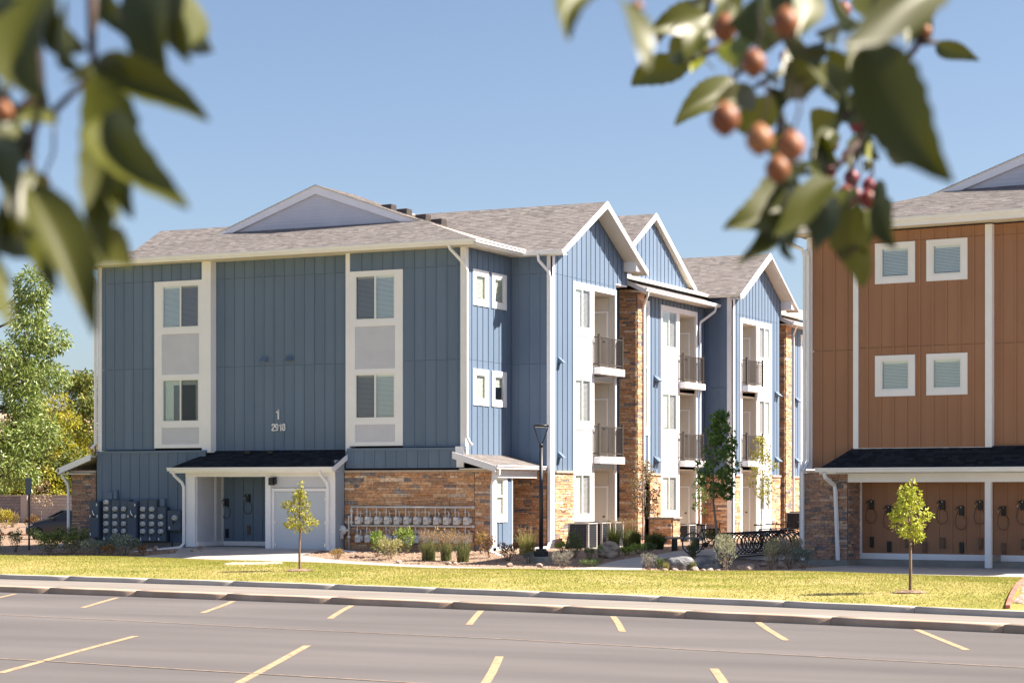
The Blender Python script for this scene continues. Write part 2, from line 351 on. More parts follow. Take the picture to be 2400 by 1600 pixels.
def apple_leaf(name, lit, under):
    m, n, l, b = new_mat(name, lit, 0.44, 0, 0.5)
    geo = n.new('ShaderNodeNewGeometry')
    inf = n.new('ShaderNodeObjectInfo')
    uv = n.new('ShaderNodeTexCoord')
    sep = n.new('ShaderNodeSeparateXYZ'); l.new(uv.outputs['UV'], sep.inputs[0])
    # veins: a pale midrib and side veins drawn from the leaf's own uv
    ab = n.new('ShaderNodeMath'); ab.operation = 'SUBTRACT'; ab.inputs[1].default_value = 0.5; l.new(sep.outputs['X'], ab.inputs[0])
    a2 = n.new('ShaderNodeMath'); a2.operation = 'ABSOLUTE'; l.new(ab.outputs[0], a2.inputs[0])
    wv = n.new('ShaderNodeMath'); wv.operation = 'MULTIPLY_ADD'; wv.inputs[1].default_value = -0.9; l.new(a2.outputs[0], wv.inputs[0]); l.new(sep.outputs['Y'], wv.inputs[2])
    sc = n.new('ShaderNodeMath'); sc.operation = 'MULTIPLY'; sc.inputs[1].default_value = 8.0; l.new(wv.outputs[0], sc.inputs[0])
    fr = n.new('ShaderNodeMath'); fr.operation = 'FRACT'; l.new(sc.outputs[0], fr.inputs[0])
    lt = n.new('ShaderNodeMath'); lt.operation = 'LESS_THAN'; lt.inputs[1].default_value = 0.10; l.new(fr.outputs[0], lt.inputs[0])
    lm = n.new('ShaderNodeMath'); lm.operation = 'LESS_THAN'; lm.inputs[1].default_value = 0.022; l.new(a2.outputs[0], lm.inputs[0])
    mxv = n.new('ShaderNodeMath'); mxv.operation = 'MAXIMUM'; l.new(lt.outputs[0], mxv.inputs[0]); l.new(lm.outputs[0], mxv.inputs[1])
    hv = n.new('ShaderNodeMath'); hv.operation = 'MULTIPLY'; hv.inputs[1].default_value = 0.28; l.new(mxv.outputs[0], hv.inputs[0])
    sides = n.new('ShaderNodeMix'); sides.data_type = 'RGBA'
    sides.inputs['A'].default_value = (*lit, 1); sides.inputs['B'].default_value = (*under, 1)
    l.new(geo.outputs['Backfacing'], sides.inputs['Factor'])
    mr = n.new('ShaderNodeMapRange'); mr.inputs['To Min'].default_value = 0.8; mr.inputs['To Max'].default_value = 1.25; l.new(inf.outputs['Random'], mr.inputs['Value'])
    mu = n.new('ShaderNodeMix'); mu.data_type = 'RGBA'; mu.blend_type = 'MULTIPLY'; mu.inputs['Factor'].default_value = 1
    l.new(sides.outputs['Result'], mu.inputs['A']); l.new(mr.outputs['Result'], mu.inputs['B'])
    ve = n.new('ShaderNodeMix'); ve.data_type = 'RGBA'; l.new(hv.outputs[0], ve.inputs['Factor'])
    l.new(mu.outputs['Result'], ve.inputs['A']); ve.inputs['B'].default_value = (min(1, lit[0] * 2.0), min(1, lit[1] * 1.7), lit[2] * 2.4, 1)
    l.new(ve.outputs['Result'], b.inputs['Base Color'])
    tr = n.new('ShaderNodeBsdfTranslucent'); l.new(ve.outputs['Result'], tr.inputs['Color'])
    ms = n.new('ShaderNodeMixShader'); ms.inputs['Fac'].default_value = 0.18
    l.new(b.outputs[0], ms.inputs[1]); l.new(tr.outputs[0], ms.inputs[2])
    l.new(ms.outputs[0], n['Material Output'].inputs['Surface'])
    return m
L_APPLE = apple_leaf('crabapple_leaf', (0.058, 0.063, 0.003), (0.072, 0.078, 0.008))
L_APPLE_Y = apple_leaf('yellowing_crabapple_leaf', (0.16, 0.18, 0.008), (0.20, 0.20, 0.03))
M_FRUIT = {'o': noisy('orange_crabapple', (0.205, 0.059, 0.017), (0.285, 0.105, 0.028), 35, 3, 0.5, spec=0.5),
           'p': noisy('rosy_crabapple', (0.285, 0.093, 0.034), (0.347, 0.149, 0.053), 35, 3, 0.5, spec=0.5),
           'r': noisy('red_crabapple', (0.136, 0.011, 0.007), (0.198, 0.028, 0.010), 35, 3, 0.45, spec=0.5),
           'm': noisy('crimson_crabapple', (0.161, 0.010, 0.025), (0.223, 0.025, 0.037), 35, 3, 0.45, spec=0.5)}
M_STEM = new_mat('dark_twig', (0.055, 0.030, 0.024), 0.7)[0]

# ---------------------------------------------------------------- mesh builder
class G:
    def __init__(s):
        s.v = []; s.f = []; s.m = []
    def add(s, vs, fs, mi=0):
        o = len(s.v)
        s.v.extend(tuple(map(float, p)) for p in vs)
        s.f.extend(tuple(i + o for i in f) for f in fs)
        s.m.extend([mi] * len(fs))
        return s
    def box(s, a, b, mi=0):
        (x0, y0, z0), (x1, y1, z1) = a, b
        x0, x1 = min(x0, x1), max(x0, x1); y0, y1 = min(y0, y1), max(y0, y1); z0, z1 = min(z0, z1), max(z0, z1)
        return s.add([(x0, y0, z0), (x1, y0, z0), (x1, y1, z0), (x0, y1, z0), (x0, y0, z1), (x1, y0, z1), (x1, y1, z1), (x0, y1, z1)],
                     [(0, 3, 2, 1), (4, 5, 6, 7), (0, 1, 5, 4), (1, 2, 6, 5), (2, 3, 7, 6), (3, 0, 4, 7)], mi)
    def hexa(s, p, mi=0):
        """eight corners: bottom ring then top ring"""
        return s.add(p, [(0, 3, 2, 1), (4, 5, 6, 7), (0, 1, 5, 4), (1, 2, 6, 5), (2, 3, 7, 6), (3, 0, 4, 7)], mi)
    def prism(s, poly, h, mi=0):
        """poly: 3D points of a planar outline, h: extrusion vector"""
        n = len(poly); h = Vector(h)
        vs = [Vector(p) for p in poly] + [Vector(p) + h for p in poly]
        fs = [tuple(range(n))[::-1], tuple(range(n, 2 * n))] + [(i, (i + 1) % n, n + (i + 1) % n, n + i) for i in range(n)]
        return s.add(vs, fs, mi)
    def bar(s, a, b, w, h, up=(0, 0, 1), mi=0):
        a = Vector(a); b = Vector(b); d = (b - a).normalized(); up = Vector(up)
        sd = d.cross(up)
        if sd.length < 1e-6: sd = d.cross(Vector((1, 0, 0)))
        sd.normalize(); u2 = sd.cross(d)
        sd *= w / 2; u2 *= h / 2
        return s.hexa([a - sd - u2, a + sd - u2, b + sd - u2, b - sd - u2, a - sd + u2, a + sd + u2, b + sd + u2, b - sd + u2], mi)
    def tube(s, path, r, n=8, mi=0, cap=True):
        path = [Vector(p) for p in path]
        rs = r if isinstance(r, (list, tuple)) else [r] * len(path)
        rings = []; prev = None
        for i, p in enumerate(path):
            d = (path[min(i + 1, len(path) - 1)] - path[max(i - 1, 0)])
            if d.length < 1e-9: d = Vector((0, 0, 1))
            d.normalize()
            if prev is None:
                a = d.orthogonal().normalized()
            else:
                a = prev - d * prev.dot(d)
                a = a.normalized() if a.length > 1e-6 else d.orthogonal().normalized()
            prev = a; b = d.cross(a)
            rings.append([p + (a * math.cos(t) + b * math.sin(t)) * rs[i] for t in [2 * math.pi * k / n for k in range(n)]])
        vs = [q for g in rings for q in g]; fs = []
        for i in range(len(rings) - 1):
            for k in range(n):
                fs.append((i * n + k, i * n + (k + 1) % n, (i + 1) * n + (k + 1) % n, (i + 1) * n + k))
        if cap:
            fs.append(tuple(range(n))[::-1]); fs.append(tuple((len(rings) - 1) * n + k for k in range(n)))
        return s.add(vs, fs, mi)
    def lathe(s, prof, c=(0, 0, 0), n=16, axis='z', mi=0):
        vs = []; fs = []
        for r, h in prof:
            for k in range(n):
                t = 2 * math.pi * k / n
                p = (r * math.cos(t), r * math.sin(t), h)
                if axis == 'y': p = (p[0], h, p[1])
                if axis == 'x': p = (h, p[0], p[1])
                vs.append((p[0] + c[0], p[1] + c[1], p[2] + c[2]))
        m = len(prof)
        for i in range(m - 1):
            for k in range(n):
                fs.append((i * n + k, i * n + (k + 1) % n, (i + 1) * n + (k + 1) % n, (i + 1) * n + k))
        fs.append(tuple(range(n))[::-1]); fs.append(tuple((m - 1) * n + k for k in range(n)))
        return s.add(vs, fs, mi)

def mesh_of(name, g, mats, smooth=False):
    me = bpy.data.meshes.new(name)
    me.from_pydata(g.v, [], g.f)
    for m in (mats if isinstance(mats, (list, tuple)) else [mats]):
        me.materials.append(m)
    if any(g.m):
        me.polygons.foreach_set('material_index', g.m)
    if smooth:
        me.polygons.foreach_set('use_smooth', [True] * len(me.polygons))
    me.update()
    return me

def obj(name, g, mats, parent=None, smooth=False, bevel=0, kind=None, label=None):
    me = g if isinstance(g, bpy.types.Mesh) else mesh_of(name, g, mats, smooth)
    o = bpy.data.objects.new(name, me)
    COL.objects.link(o)
    if parent is not None: o.parent = parent
    if kind: o['kind'] = kind
    if label: o['label'] = label
    if bevel:
        b = o.modifiers.new('edge', 'BEVEL'); b.width = bevel; b.segments = 1; b.limit_method = 'ANGLE'
    return o

def thing(name, label, cat, loc=(0, 0, 0), rz=0.0, group=None):
    o = bpy.data.objects.new(name, None)
    COL.objects.link(o)
    o.empty_display_size = 0.3
    o.location = loc; o.rotation_euler = (0, 0, rz)
    o['label'] = label; o['category'] = cat
    if group: o['group'] = group
    return o

def copy_thing(root, loc, rz=None, label=None, group=None, scale=None):
    r = root.copy(); COL.objects.link(r)
    r.location = loc
    if rz is not None: r.rotation_euler = (0, 0, rz)
    if label: r['label'] = label
    if group: r['group'] = group
    if scale: r.scale = scale
    for ch in list(root.children):
        c = ch.copy(); COL.objects.link(c); c.parent = r
        for gch in list(ch.children):
            d = gch.copy(); COL.objects.link(d); d.parent = c
    return r

def structure(name, g, mats, smooth=False):
    return obj(name, g, mats, None, smooth, kind='structure')

# ---------------------------------------------------------------- ground height
def sstep(a, b, x):
    t = min(1.0, max(0.0, (x - a) / (b - a)))
    return t * t * (3 - 2 * t)
def ground_z(x, y):
    return -0.25 + 0.27 * sstep(-5, 0, y) * sstep(11, 6, x) * sstep(-19, -15, x)

# ---------------------------------------------------------------- foliage
def leaf_mesh(name, P, D, size, mat, width=0.55, fold=0.25, rng=NR):
    """P: leaf bases, D: unit directions, size: lengths. Each leaf is a folded kite of four corners."""
    n = len(P)
    size = np.asarray(size).reshape(-1, 1) * np.ones((n, 1))
    a = rng.normal(size=(n, 3))
    S = np.cross(D, a); S /= np.linalg.norm(S, axis=1, keepdims=True) + 1e-9
    N = np.cross(S, D)
    mid = P + D * size * 0.45
    V = np.empty((n, 4, 3))
    V[:, 0] = P
    V[:, 1] = mid + S * size * width * 0.5 + N * size * fold * 0.5
    V[:, 2] = P + D * size - N * size * fold * 0.4
    V[:, 3] = mid - S * size * width * 0.5 + N * size * fold * 0.5
    me = bpy.data.meshes.new(name)
    me.vertices.add(n * 4)
    me.vertices.foreach_set('co', V.reshape(-1).astype(np.float32))
    F = np.arange(n * 4).reshape(n, 4)
    tri = np.concatenate([F[:, [0, 1, 2]], F[:, [0, 2, 3]]], axis=1).reshape(-1)
    me.loops.add(len(tri)); me.loops.foreach_set('vertex_index', tri.astype(np.int32))
    me.polygons.add(n * 2)
    me.polygons.foreach_set('loop_start', (np.arange(n * 2) * 3).astype(np.int32))
    me.materials.append(mat)
    me.update(calc_edges=True)
    me.validate()
    return me

def unit(a):
    return a / (np.linalg.norm(a, axis=1, keepdims=True) + 1e-9)

def blade_mesh(name, B, T, mid, width, mat):
    """grass blades: base, tip and a bent middle; two segments each"""
    n = len(B)
    d = T - B
    a = NR.normal(size=(n, 3)); a[:, 2] *= 0.15
    S = np.cross(d, a); S = unit(S) * (np.asarray(width).reshape(-1, 1) * 0.5)
    V = np.empty((n, 5, 3))
    V[:, 0] = B - S; V[:, 1] = B + S; V[:, 2] = mid + S * 0.8; V[:, 3] = mid - S * 0.8; V[:, 4] = T
    me = bpy.data.meshes.new(name)
    me.vertices.add(n * 5); me.vertices.foreach_set('co', V.reshape(-1).astype(np.float32))
    F = np.arange(n * 5).reshape(n, 5)
    tri = np.concatenate([F[:, [0, 1, 2]], F[:, [0, 2, 3]], F[:, [3, 2, 4]]], axis=1).reshape(-1)
    me.loops.add(len(tri)); me.loops.foreach_set('vertex_index', tri.astype(np.int32))
    me.polygons.add(n * 3); me.polygons.foreach_set('loop_start', (np.arange(n * 3) * 3).astype(np.int32))
    me.materials.append(mat); me.update(calc_edges=True); me.validate()
    return me

def crown_points(clusters, n, rng=NR):
    """clusters: (cx,cy,cz,rx,ry,rz,weight). Points near the shells of the clusters, with an outward direction."""
    c = np.array(clusters, float)
    w = c[:, 6] / c[:, 6].sum()
    k = rng.choice(len(c), n, p=w)
    d = unit(rng.normal(size=(n, 3)))
    r = rng.uniform(0.25, 1.0, (n, 1)) ** 0.5
    P = c[k, :3] + d * r * c[k, 3:6]
    return P, d

def limb(g, a, b, r0, r1, bend=0.1, n=6, seg=5):
    a = Vector(a); b = Vector(b); L = (b - a).length
    o = Vector((R.uniform(-1, 1), R.uniform(-1, 1), R.uniform(-.3, .3))) * L * bend
    pts = [a.lerp(b, t) + o * math.sin(math.pi * t) for t in [i / seg for i in range(seg + 1)]]
    g.tube(pts, [r0 + (r1 - r0) * i / seg for i in range(seg + 1)], n)
    return pts

def tree(name, label, loc, h, trunk_h, clusters, n_leaf, leaf_size, leaf_mat, bark, r0, cat='tree', group=None, droop=0.1, lean=(0, 0), width=0.55):
    """clusters in metres from the tree's base; a limb runs to every cluster"""
    t = thing(name, label, cat, loc, 0, group)
    g = G()
    top = (lean[0], lean[1], h * 0.86)
    tp = limb(g, (0, 0, -0.1), (lean[0] * 0.5, lean[1] * 0.5, trunk_h), r0, r0 * 0.72, 0.02, 8)
    tp2 = limb(g, tp[-1], top, r0 * 0.72, r0 * 0.16, 0.03, 7)
    obj('trunk', g, bark, t, True)
    gb = G()
    for c in clusters:
        f = min(0.95, max(0.0, (c[2] - trunk_h) / max(0.1, h * 0.86 - trunk_h) * 0.75))
        st = Vector(tp[-1]).lerp(Vector(top), f)
        e = Vector(c[:3])
        pts = limb(gb, st, e, r0 * 0.34 * (1 - f * 0.6), r0 * 0.08, 0.08, 5, 4)
        for _ in range(3):
            q = e + Vector((R.uniform(-1, 1) * c[3], R.uniform(-1, 1) * c[4], R.uniform(-.8, 1) * c[5])) * 0.8
            limb(gb, pts[2], q, r0 * 0.10, r0 * 0.03, 0.1, 4, 3)
    obj('branches', gb, bark, t, True)
    P, d = crown_points(clusters, n_leaf)
    D = unit(d * 0.8 + NR.normal(size=d.shape) * 0.7 + np.array([0, 0, -droop * 3]))
    obj('crown', leaf_mesh('crown', P, D, NR.uniform(0.65, 1.25, n_leaf) * leaf_size, leaf_mat, width), leaf_mat, t)
    return t

def shrub(name, label, x, y, w, h, mat, n=420, leaf=0.06, cat='shrub', group=None, stems=7, upright=0.3, bark=None, width=0.5, flat=False):
    z = ground_z(x, y)
    n = int(n * 1.7); leaf *= 1.2; w *= 1.12; h *= 1.10
    t = thing(name, label, cat, (x, y, z), R.uniform(0, 6.28), group)
    g = G()
    tips = []
    for k in range(stems):
        a = 2 * math.pi * k / stems + R.uniform(-.3, .3)
        rr = w * 0.5 * R.uniform(0.35, 0.85)
        e = (math.cos(a) * rr, math.sin(a) * rr, h * R.uniform(0.55, 0.9))
        tips.append(e)
        limb(g, (math.cos(a) * 0.03, math.sin(a) * 0.03, -0.02), e, 0.010, 0.004, 0.1, 4, 3)
    obj('stem', g, bark or M_BARK, t)
    cl = [(0, 0, h * 0.52, w * 0.42, w * 0.42, h * 0.46, 3.0)]
    for e in tips:
        q = R.uniform(0.13, 0.24)
        cl.append((e[0], e[1], e[2], w * q, w * q, h * R.uniform(0.16, 0.28), 1.2))
    P, d = crown_points(cl, n)
    P[:, 2] = np.abs(P[:, 2]) * 0.98 + 0.01
    D = unit(d * (1 - upright) + NR.normal(size=d.shape) * 0.5 + np.array([0, 0, upright * 2]))
    obj('foliage', leaf_mesh('foliage', P, D, NR.uniform(0.6, 1.3, n) * leaf, mat, width), mat, t)
    return t

def grass_clump(name, label, x, y, w, h, mat, n=260, bw=0.010, plume=None, n_plume=0, cat='grass clump', group=None, arch=0.5, plume_h=1.0):
    z = ground_z(x, y)
    n = int(n * 1.5); w *= 1.1; h *= 1.06; bw *= 1.15
    t = thing(name, label, cat, (x, y, z), R.uniform(0, 6.28), group)
    a = NR.uniform(0, 2 * np.pi, n); rb = np.sqrt(NR.uniform(0, 1, n)) * w * 0.27
    B = np.stack([np.cos(a) * rb, np.sin(a) * rb, np.full(n, -0.01)], 1)
    sp = NR.uniform(0.05, 1.0, n); a2 = a + NR.normal(0, 0.5, n)
    hh = h * NR.uniform(0.55, 1.0, n) * (1 - 0.35 * sp * arch)
    T = np.stack([np.cos(a2) * sp * w * 0.56, np.sin(a2) * sp * w * 0.56, hh], 1)
    mid = (B + T) / 2 + np.stack([-np.cos(a2) * sp * w * 0.08, -np.sin(a2) * sp * w * 0.08, hh * 0.16 * (0.4 + arch * sp)], 1)
    obj('blades', blade_mesh('blades', B, T, mid, NR.uniform(0.6, 1.3, n) * bw, mat), mat, t)
    if plume is not None:
        k = n_plume
        a = NR.uniform(0, 2 * np.pi, k); sp = np.sqrt(NR.uniform(0, 1, k))
        top = np.stack([np.cos(a) * sp * w * 0.42, np.sin(a) * sp * w * 0.42, h * plume_h * NR.uniform(0.82, 1.02, k)], 1)
        base = top * np.array([0.2, 0.2, 0.0])
        gs = G()
        for p, q in zip(base[:24], top[:24]):
            gs.tube([p, (p + q) / 2, q], 0.0025, 3)
        obj('stalks', gs, plume, t)
        m = 14
        P = np.repeat(top, m, 0) + NR.normal(size=(k * m, 3)) * np.array([0.012, 0.012, 0.055])
        D = unit(NR.normal(size=P.shape) * 0.45 + np.array([0, 0, 1.0]))
        obj('seed_head', leaf_mesh('seed_head', P, D, NR.uniform(0.025, 0.05, k * m), plume, 0.3), plume, t)
    return t

def rock_mesh(name, w, h, mat, seed, sub=3, rough=0.16, d=None):
    import bmesh
    bm = bmesh.new()
    bmesh.ops.create_icosphere(bm, subdivisions=sub, radius=1)
    rr = random.Random(seed)
    pl = [(Vector((rr.gauss(0, 1), rr.gauss(0, 1), rr.gauss(0, 1))).normalized(), rr.uniform(0.62, 0.92)) for _ in range(13)]
    for v in bm.verts:
        p = v.co.copy()
        for nrm, c in pl:
            k = p.dot(nrm)
            if k > c: p -= nrm * (k - c) * 0.9
        p *= 1 + rr.uniform(-rough, rough) * 0.28
        v.co = Vector((p.x * w / 2, p.y * (d or w) / 2, p.z * h * 0.62 + h * 0.38))
    me = bpy.data.meshes.new(name)
    bm.to_mesh(me); bm.free()
    me.materials.append(mat)
    return me

# ---------------------------------------------------------------- the ground, street, lawn and walks
KERB1 = (-0.003393538595013267, -0.07252166174954576, -25.444140451314933)   # front of the parking kerb, y(x)
KERB2 = (-0.00471879076064491, -0.07949139809349612, -22.703349069203256)    # front of the lawn kerb
Z_LOT, Z_WALK, Z_KERB2 = -0.20, -0.07, 0.035
def k1(x): return KERB1[0] * x * x + KERB1[1] * x + KERB1[2]
def k2(x): return max(KERB2[0] * x * x + KERB2[1] * x + KERB2[2], k1(x) + 0.9)

g = G()
g.add([(-900, -300, -0.36), (900, -300, -0.36), (900, 2400, -0.36), (-900, 2400, -0.36)], [(0, 1, 2, 3)])
structure('ground', g, M_FIELD)
g = G()
xs = np.linspace(-45, 70, 60)
g.add([(x, k1(x) + 0.05, Z_LOT) for x in xs] + [(x, -95, Z_LOT) for x in xs], [(i, i + 60, i + 61, i + 1) for i in range(59)])
structure('parking_lot', g, M_ASPHALT)

def strip(a, b, za, zb, x0=-45, x1=70, n=90):
    gg = G(); q = np.linspace(x0, x1, n)
    gg.add([(x, a(x), za) for x in q] + [(x, b(x), zb) for x in q], [(i, i + 1, i + n + 1, i + n) for i in range(n - 1)])
    return gg
structure('sidewalk', strip(lambda x: k1(x) + 0.28, lambda x: k2(x) + 0.02, Z_WALK - 0.004, Z_WALK - 0.004), M_SIDEWALK)

def kerb_piece(f, xa, xb, z0, z1, w, rnd=0.035):
    gg = G(); m = 4; prof = [(0.0, z0 - 0.15), (0.012, z1 - rnd), (rnd * 0.5, z1 - rnd * 0.3), (rnd * 1.3, z1), (w - 0.01, z1), (w, z1 - 0.012), (w, z0 - 0.15)]
    vs = []
    for i in range(m + 1):
        x = xa + (xb - xa) * i / m
        s = (f(x + 0.05) - f(x - 0.05)) / 0.1
        L = math.sqrt(1 + s * s)
        for d, z in prof:
            vs.append((x - s / L * d, f(x) + d / L, z))
    k = len(prof); fs = []
    for i in range(m):
        for j in range(k - 1):
            fs.append((i * k + j, (i + 1) * k + j, (i + 1) * k + j + 1, i * k + j + 1))
    fs += [tuple(range(k)), tuple(m * k + j for j in range(k))[::-1]]
    gg.add(vs, fs)
    return gg
# the kerbs are cast in lengths with open joints between them
root = obj('parking_kerb', strip(lambda x: k1(x) + 0.03, lambda x: k1(x) + 0.26, Z_WALK - 0.05, Z_WALK - 0.05), M_MORTAR, kind='structure')
x = -22.0
while x < 40:
    w = R.uniform(2.35, 2.95)
    obj('kerb_stone', kerb_piece(k1, x, x + w - 0.015, Z_LOT, Z_WALK, 0.29), M_KERB_A, root, True)
    x += w
root = obj('lawn_kerb', strip(lambda x: k2(x) + 0.03, lambda x: k2(x) + 0.14, Z_KERB2 - 0.05, Z_KERB2 - 0.05), M_MORTAR, kind='structure')
x = -24.0
while x < 40:
    w = R.uniform(2.3, 3.0)
    obj('kerb_stone', kerb_piece(k2, x, x + w - 0.015, Z_WALK, Z_KERB2, 0.16), M_KERB_B, root, True)
    x += w

# painted lines on the lot (angled stalls and two older, thinner layout lines)
root = thing('stall_markings', 'faded peach painted stall lines and thin layout lines on the asphalt lot', 'road marking', (15, -30, Z_LOT))
def line_quad(pts, w, mat, name):
    gg = G(); vs = []
    for i, p in enumerate(pts):
        p = Vector((p[0], p[1], 0)); q = Vector((*pts[min(i + 1, len(pts) - 1)], 0)) - Vector((*pts[max(i - 1, 0)], 0))
        q.normalize(); s = Vector((-q.y, q.x, 0)) * w / 2
        vs += [(p.x + s.x - 15, p.y + s.y + 30, 0.004 if w > 0.08 else 0.008), (p.x - s.x - 15, p.y - s.y + 30, 0.004 if w > 0.08 else 0.008)]
    gg.add(vs, [(2 * i, 2 * i + 1, 2 * i + 3, 2 * i + 2) for i in range(len(pts) - 1)])
    obj(name, gg, mat, root)
STALLS = [((5.66, -26.42), (7.30, -29.69)), ((8.52, -26.53), (10.24, -30.11)), ((11.40, -26.87), (13.12, -30.55)), ((14.37, -27.35), (15.98, -30.97)),
          ((17.19, -27.89), (18.86, -31.43)), ((19.95, -28.29), (21.72, -32.14)), ((22.78, -28.97), (24.51, -32.82)), ((12.73, -35.49), (15.09, -41.42)),
          ((16.04, -36.04), (18.35, -41.27)), ((19.31, -36.60), (21.6, -41.8)), ((22.48, -37.15), (24.7, -42.2)), ((25.6, -29.6), (27.3, -33.4)), ((25.6, -37.8), (27.9, -43.0)), ((2.8, -26.1), (4.5, -29.5))]
for a, b in STALLS:
    m = ((a[0] * .6 + b[0] * .4) + R.uniform(-.03, .03), (a[1] * .6 + b[1] * .4))
    line_quad([a, m, b], 0.11, M_PAINTLINE, 'stall_line')
line_quad([(-8, -30.0), (0, -31.0), (7.41, -32.15), (10.49, -32.56), (13.4, -33.12), (18.09, -33.71), (21.74, -34.55), (25.84, -35.38), (32, -36.5)], 0.05, M_THINLINE, 'layout_line')
line_quad([(5, -38.7), (13.71, -39.76), (14.62, -39.81), (16.97, -40.1), (19.99, -40.39), (25, -41.0)], 0.055, M_THINLINE, 'layout_line')

# lawn: from the kerb back to the entrance walk, gently rolling
WALK_NEAR = [(-40, -3.6), (-14, -4.1), (-10.28, -4.3), (-9.07, -5.16), (-6.81, -5.0), (-5.29, -5.85), (-3.74, -5.76), (-0.64, -7.38), (2.07, -8.19), (3.9, -8.95), (5.5, -10.0), (6.69, -10.16), (9.07, -10.1), (11.0, -10.7), (11.9, -9.4), (12.84, -7.9), (14.68, -7.4), (16.43, -7.3), (19.98, -8.1), (45, -11.5)]
wnx = [p[0] for p in WALK_NEAR]; wny = [p[1] for p in WALK_NEAR]
def lawn_z(x, y):
    a = k2(x) + 0.15; b = float(np.interp(x, wnx, wny))
    t = min(1.0, max(0.0, (y - a) / max(0.5, b - a)))
    z = Z_KERB2 + (-0.235 - Z_KERB2) * t ** 1.25
    swell = 0.18 * min(1.0, max(0.0, (x + 16) / 10)) + 0.02
    return z + swell * math.sin(math.pi * t ** 0.75) + 0.02 * math.sin(x * 0.9 + y * 0.5) * math.sin(math.pi * t)
LX0, LX1 = -40.0, 24.2
def lawn_surface():
    gg = G(); nx, nt = 130, 26; vs = []
    for i in range(nx + 1):
        x = LX0 + (LX1 - LX0) * i / nx
        a = k2(x) + 0.15; b = float(np.interp(x, wnx, wny))
        for j in range(nt + 1):
            y = a + (b - a) * j / nt
            vs.append((x, y, lawn_z(x, y)))
    gg.add(vs, [(i * (nt + 1) + j, (i + 1) * (nt + 1) + j, (i + 1) * (nt + 1) + j + 1, i * (nt + 1) + j + 1) for i in range(nx) for j in range(nt)])
    return gg
structure('lawn', lawn_surface(), M_LAWN, True)
RINGS = [(6.53, -20.82, 0.34), (21.4, -24.24, 0.31), (3.02, -17.3, 0.66)]
def blades():
    n = 240000
    X = NR.uniform(-16, LX1, n); U = NR.uniform(0, 1, n)
    A = np.array([k2(v) for v in X]) + 0.17; Bn = np.interp(X, wnx, wny)
    Y = A + (Bn - A) * U
    keep = X < 23.7 + (Y + 26.94) * -0.19
    for cx, cy, r in RINGS:
        ry = r * (1.4 if r > .5 else 1.0)
        keep &= ((X - cx) / r) ** 2 + ((Y - cy) / ry) ** 2 > 0.85 + 0.3 * NR.uniform(0, 1, n)
    X, Y = X[keep], Y[keep]
    Z = np.array([lawn_z(a, b) for a, b in zip(X, Y)])
    B = np.stack([X, Y, Z - 0.004], 1)
    h = NR.uniform(0.012, 0.042, len(X))
    T = B + np.stack([NR.normal(0, 0.020, len(X)), NR.normal(0, 0.020, len(X)), h], 1)
    mid = (B + T) / 2 + np.stack([NR.normal(0, .004, len(X)), NR.normal(0, .004, len(X)), h * 0.12], 1)
    return blade_mesh('grass', B, T, mid, NR.uniform(0.006, 0.012, len(X)), M_BLADE)
o = obj('grass', blades(), M_BLADE, kind='stuff')
o['label'] = 'short sunlit yellow green grass blades covering the lawn strip'

# the entrance walk, the courtyard path and the pads: one concrete sheet
def sheet(name, pts, z, mat, kind='structure', zf=None):
    import bmesh
    bm = bmesh.new()
    vs = [bm.verts.new((p[0], p[1], zf(p[0], p[1]) if zf else z)) for p in pts]
    bm.faces.new(vs)
    bmesh.ops.triangulate(bm, faces=bm.faces[:])
    me = bpy.data.meshes.new(name); bm.to_mesh(me); bm.free()
    me.materials.append(mat)
    o = obj(name, me, mat, kind=kind)
    return o
# planting ground: a fine grid that follows the grade up to the walls
gg = G(); nx, ny = 120, 70; vs = []
for i in range(nx + 1):
    for j in range(ny + 1):
        x = -45 + 90 * i / nx; y = -13 + (60 + 13) * (j / ny) ** 1.6
        vs.append((x, y, ground_z(x, y) - 0.012 + 0.012 * math.sin(x * 3.1) * math.sin(y * 2.7)))
gg.add(vs, [(i * (ny + 1) + j, (i + 1) * (ny + 1) + j, (i + 1) * (ny + 1) + j + 1, i * (ny + 1) + j + 1) for i in range(nx) for j in range(ny)
            if not (vs[i * (ny + 1) + j][1] < np.interp(vs[i * (ny + 1) + j][0], wnx, wny) - 0.1)])
structure('planting_bed', gg, M_MULCH, True)
WALK = [(-10.28, -4.32), (-9.07, -5.2), (-6.81, -5.04), (-5.29, -5.9), (-3.74, -5.8), (-0.64, -7.42), (2.07, -8.23), (3.9, -9.0), (5.5, -10.05), (6.69, -10.2), (9.07, -10.15), (11.0, -10.75), (11.9, -9.45), (12.84, -7.95), (14.68, -7.45), (16.43, -7.35), (19.98, -8.15), (45, -11.6), (45, -3.0),
        (19.0, -0.6), (13.4, 0.2), (13.05, -1.69), (12.9, -3.24), (12.58, -5.6), (11.42, -7.2), (10.42, -8.1), (9.09, -6.96), (7.83, -3.78), (7.69, -1.95), (7.72, -0.42), (8.0, 1.0), (10.0, 1.3), (10.3, 9.5), (6.7, 9.5), (6.5, 5.0), (6.55, 2.29),
        (7.0, -0.43), (6.79, -1.79), (6.54, -3.23), (6.9, -5.8), (6.6, -7.4), (4.77, -7.2), (3.4, -6.95), (2.27, -6.6), (0.05, -5.4), (-2.5, -4.0), (-4.6, -2.7), (-4.7, -0.3), (-11.0, -0.3), (-9.6, -2.64), (-10.1, -3.73)]
import mathutils.geometry as mg
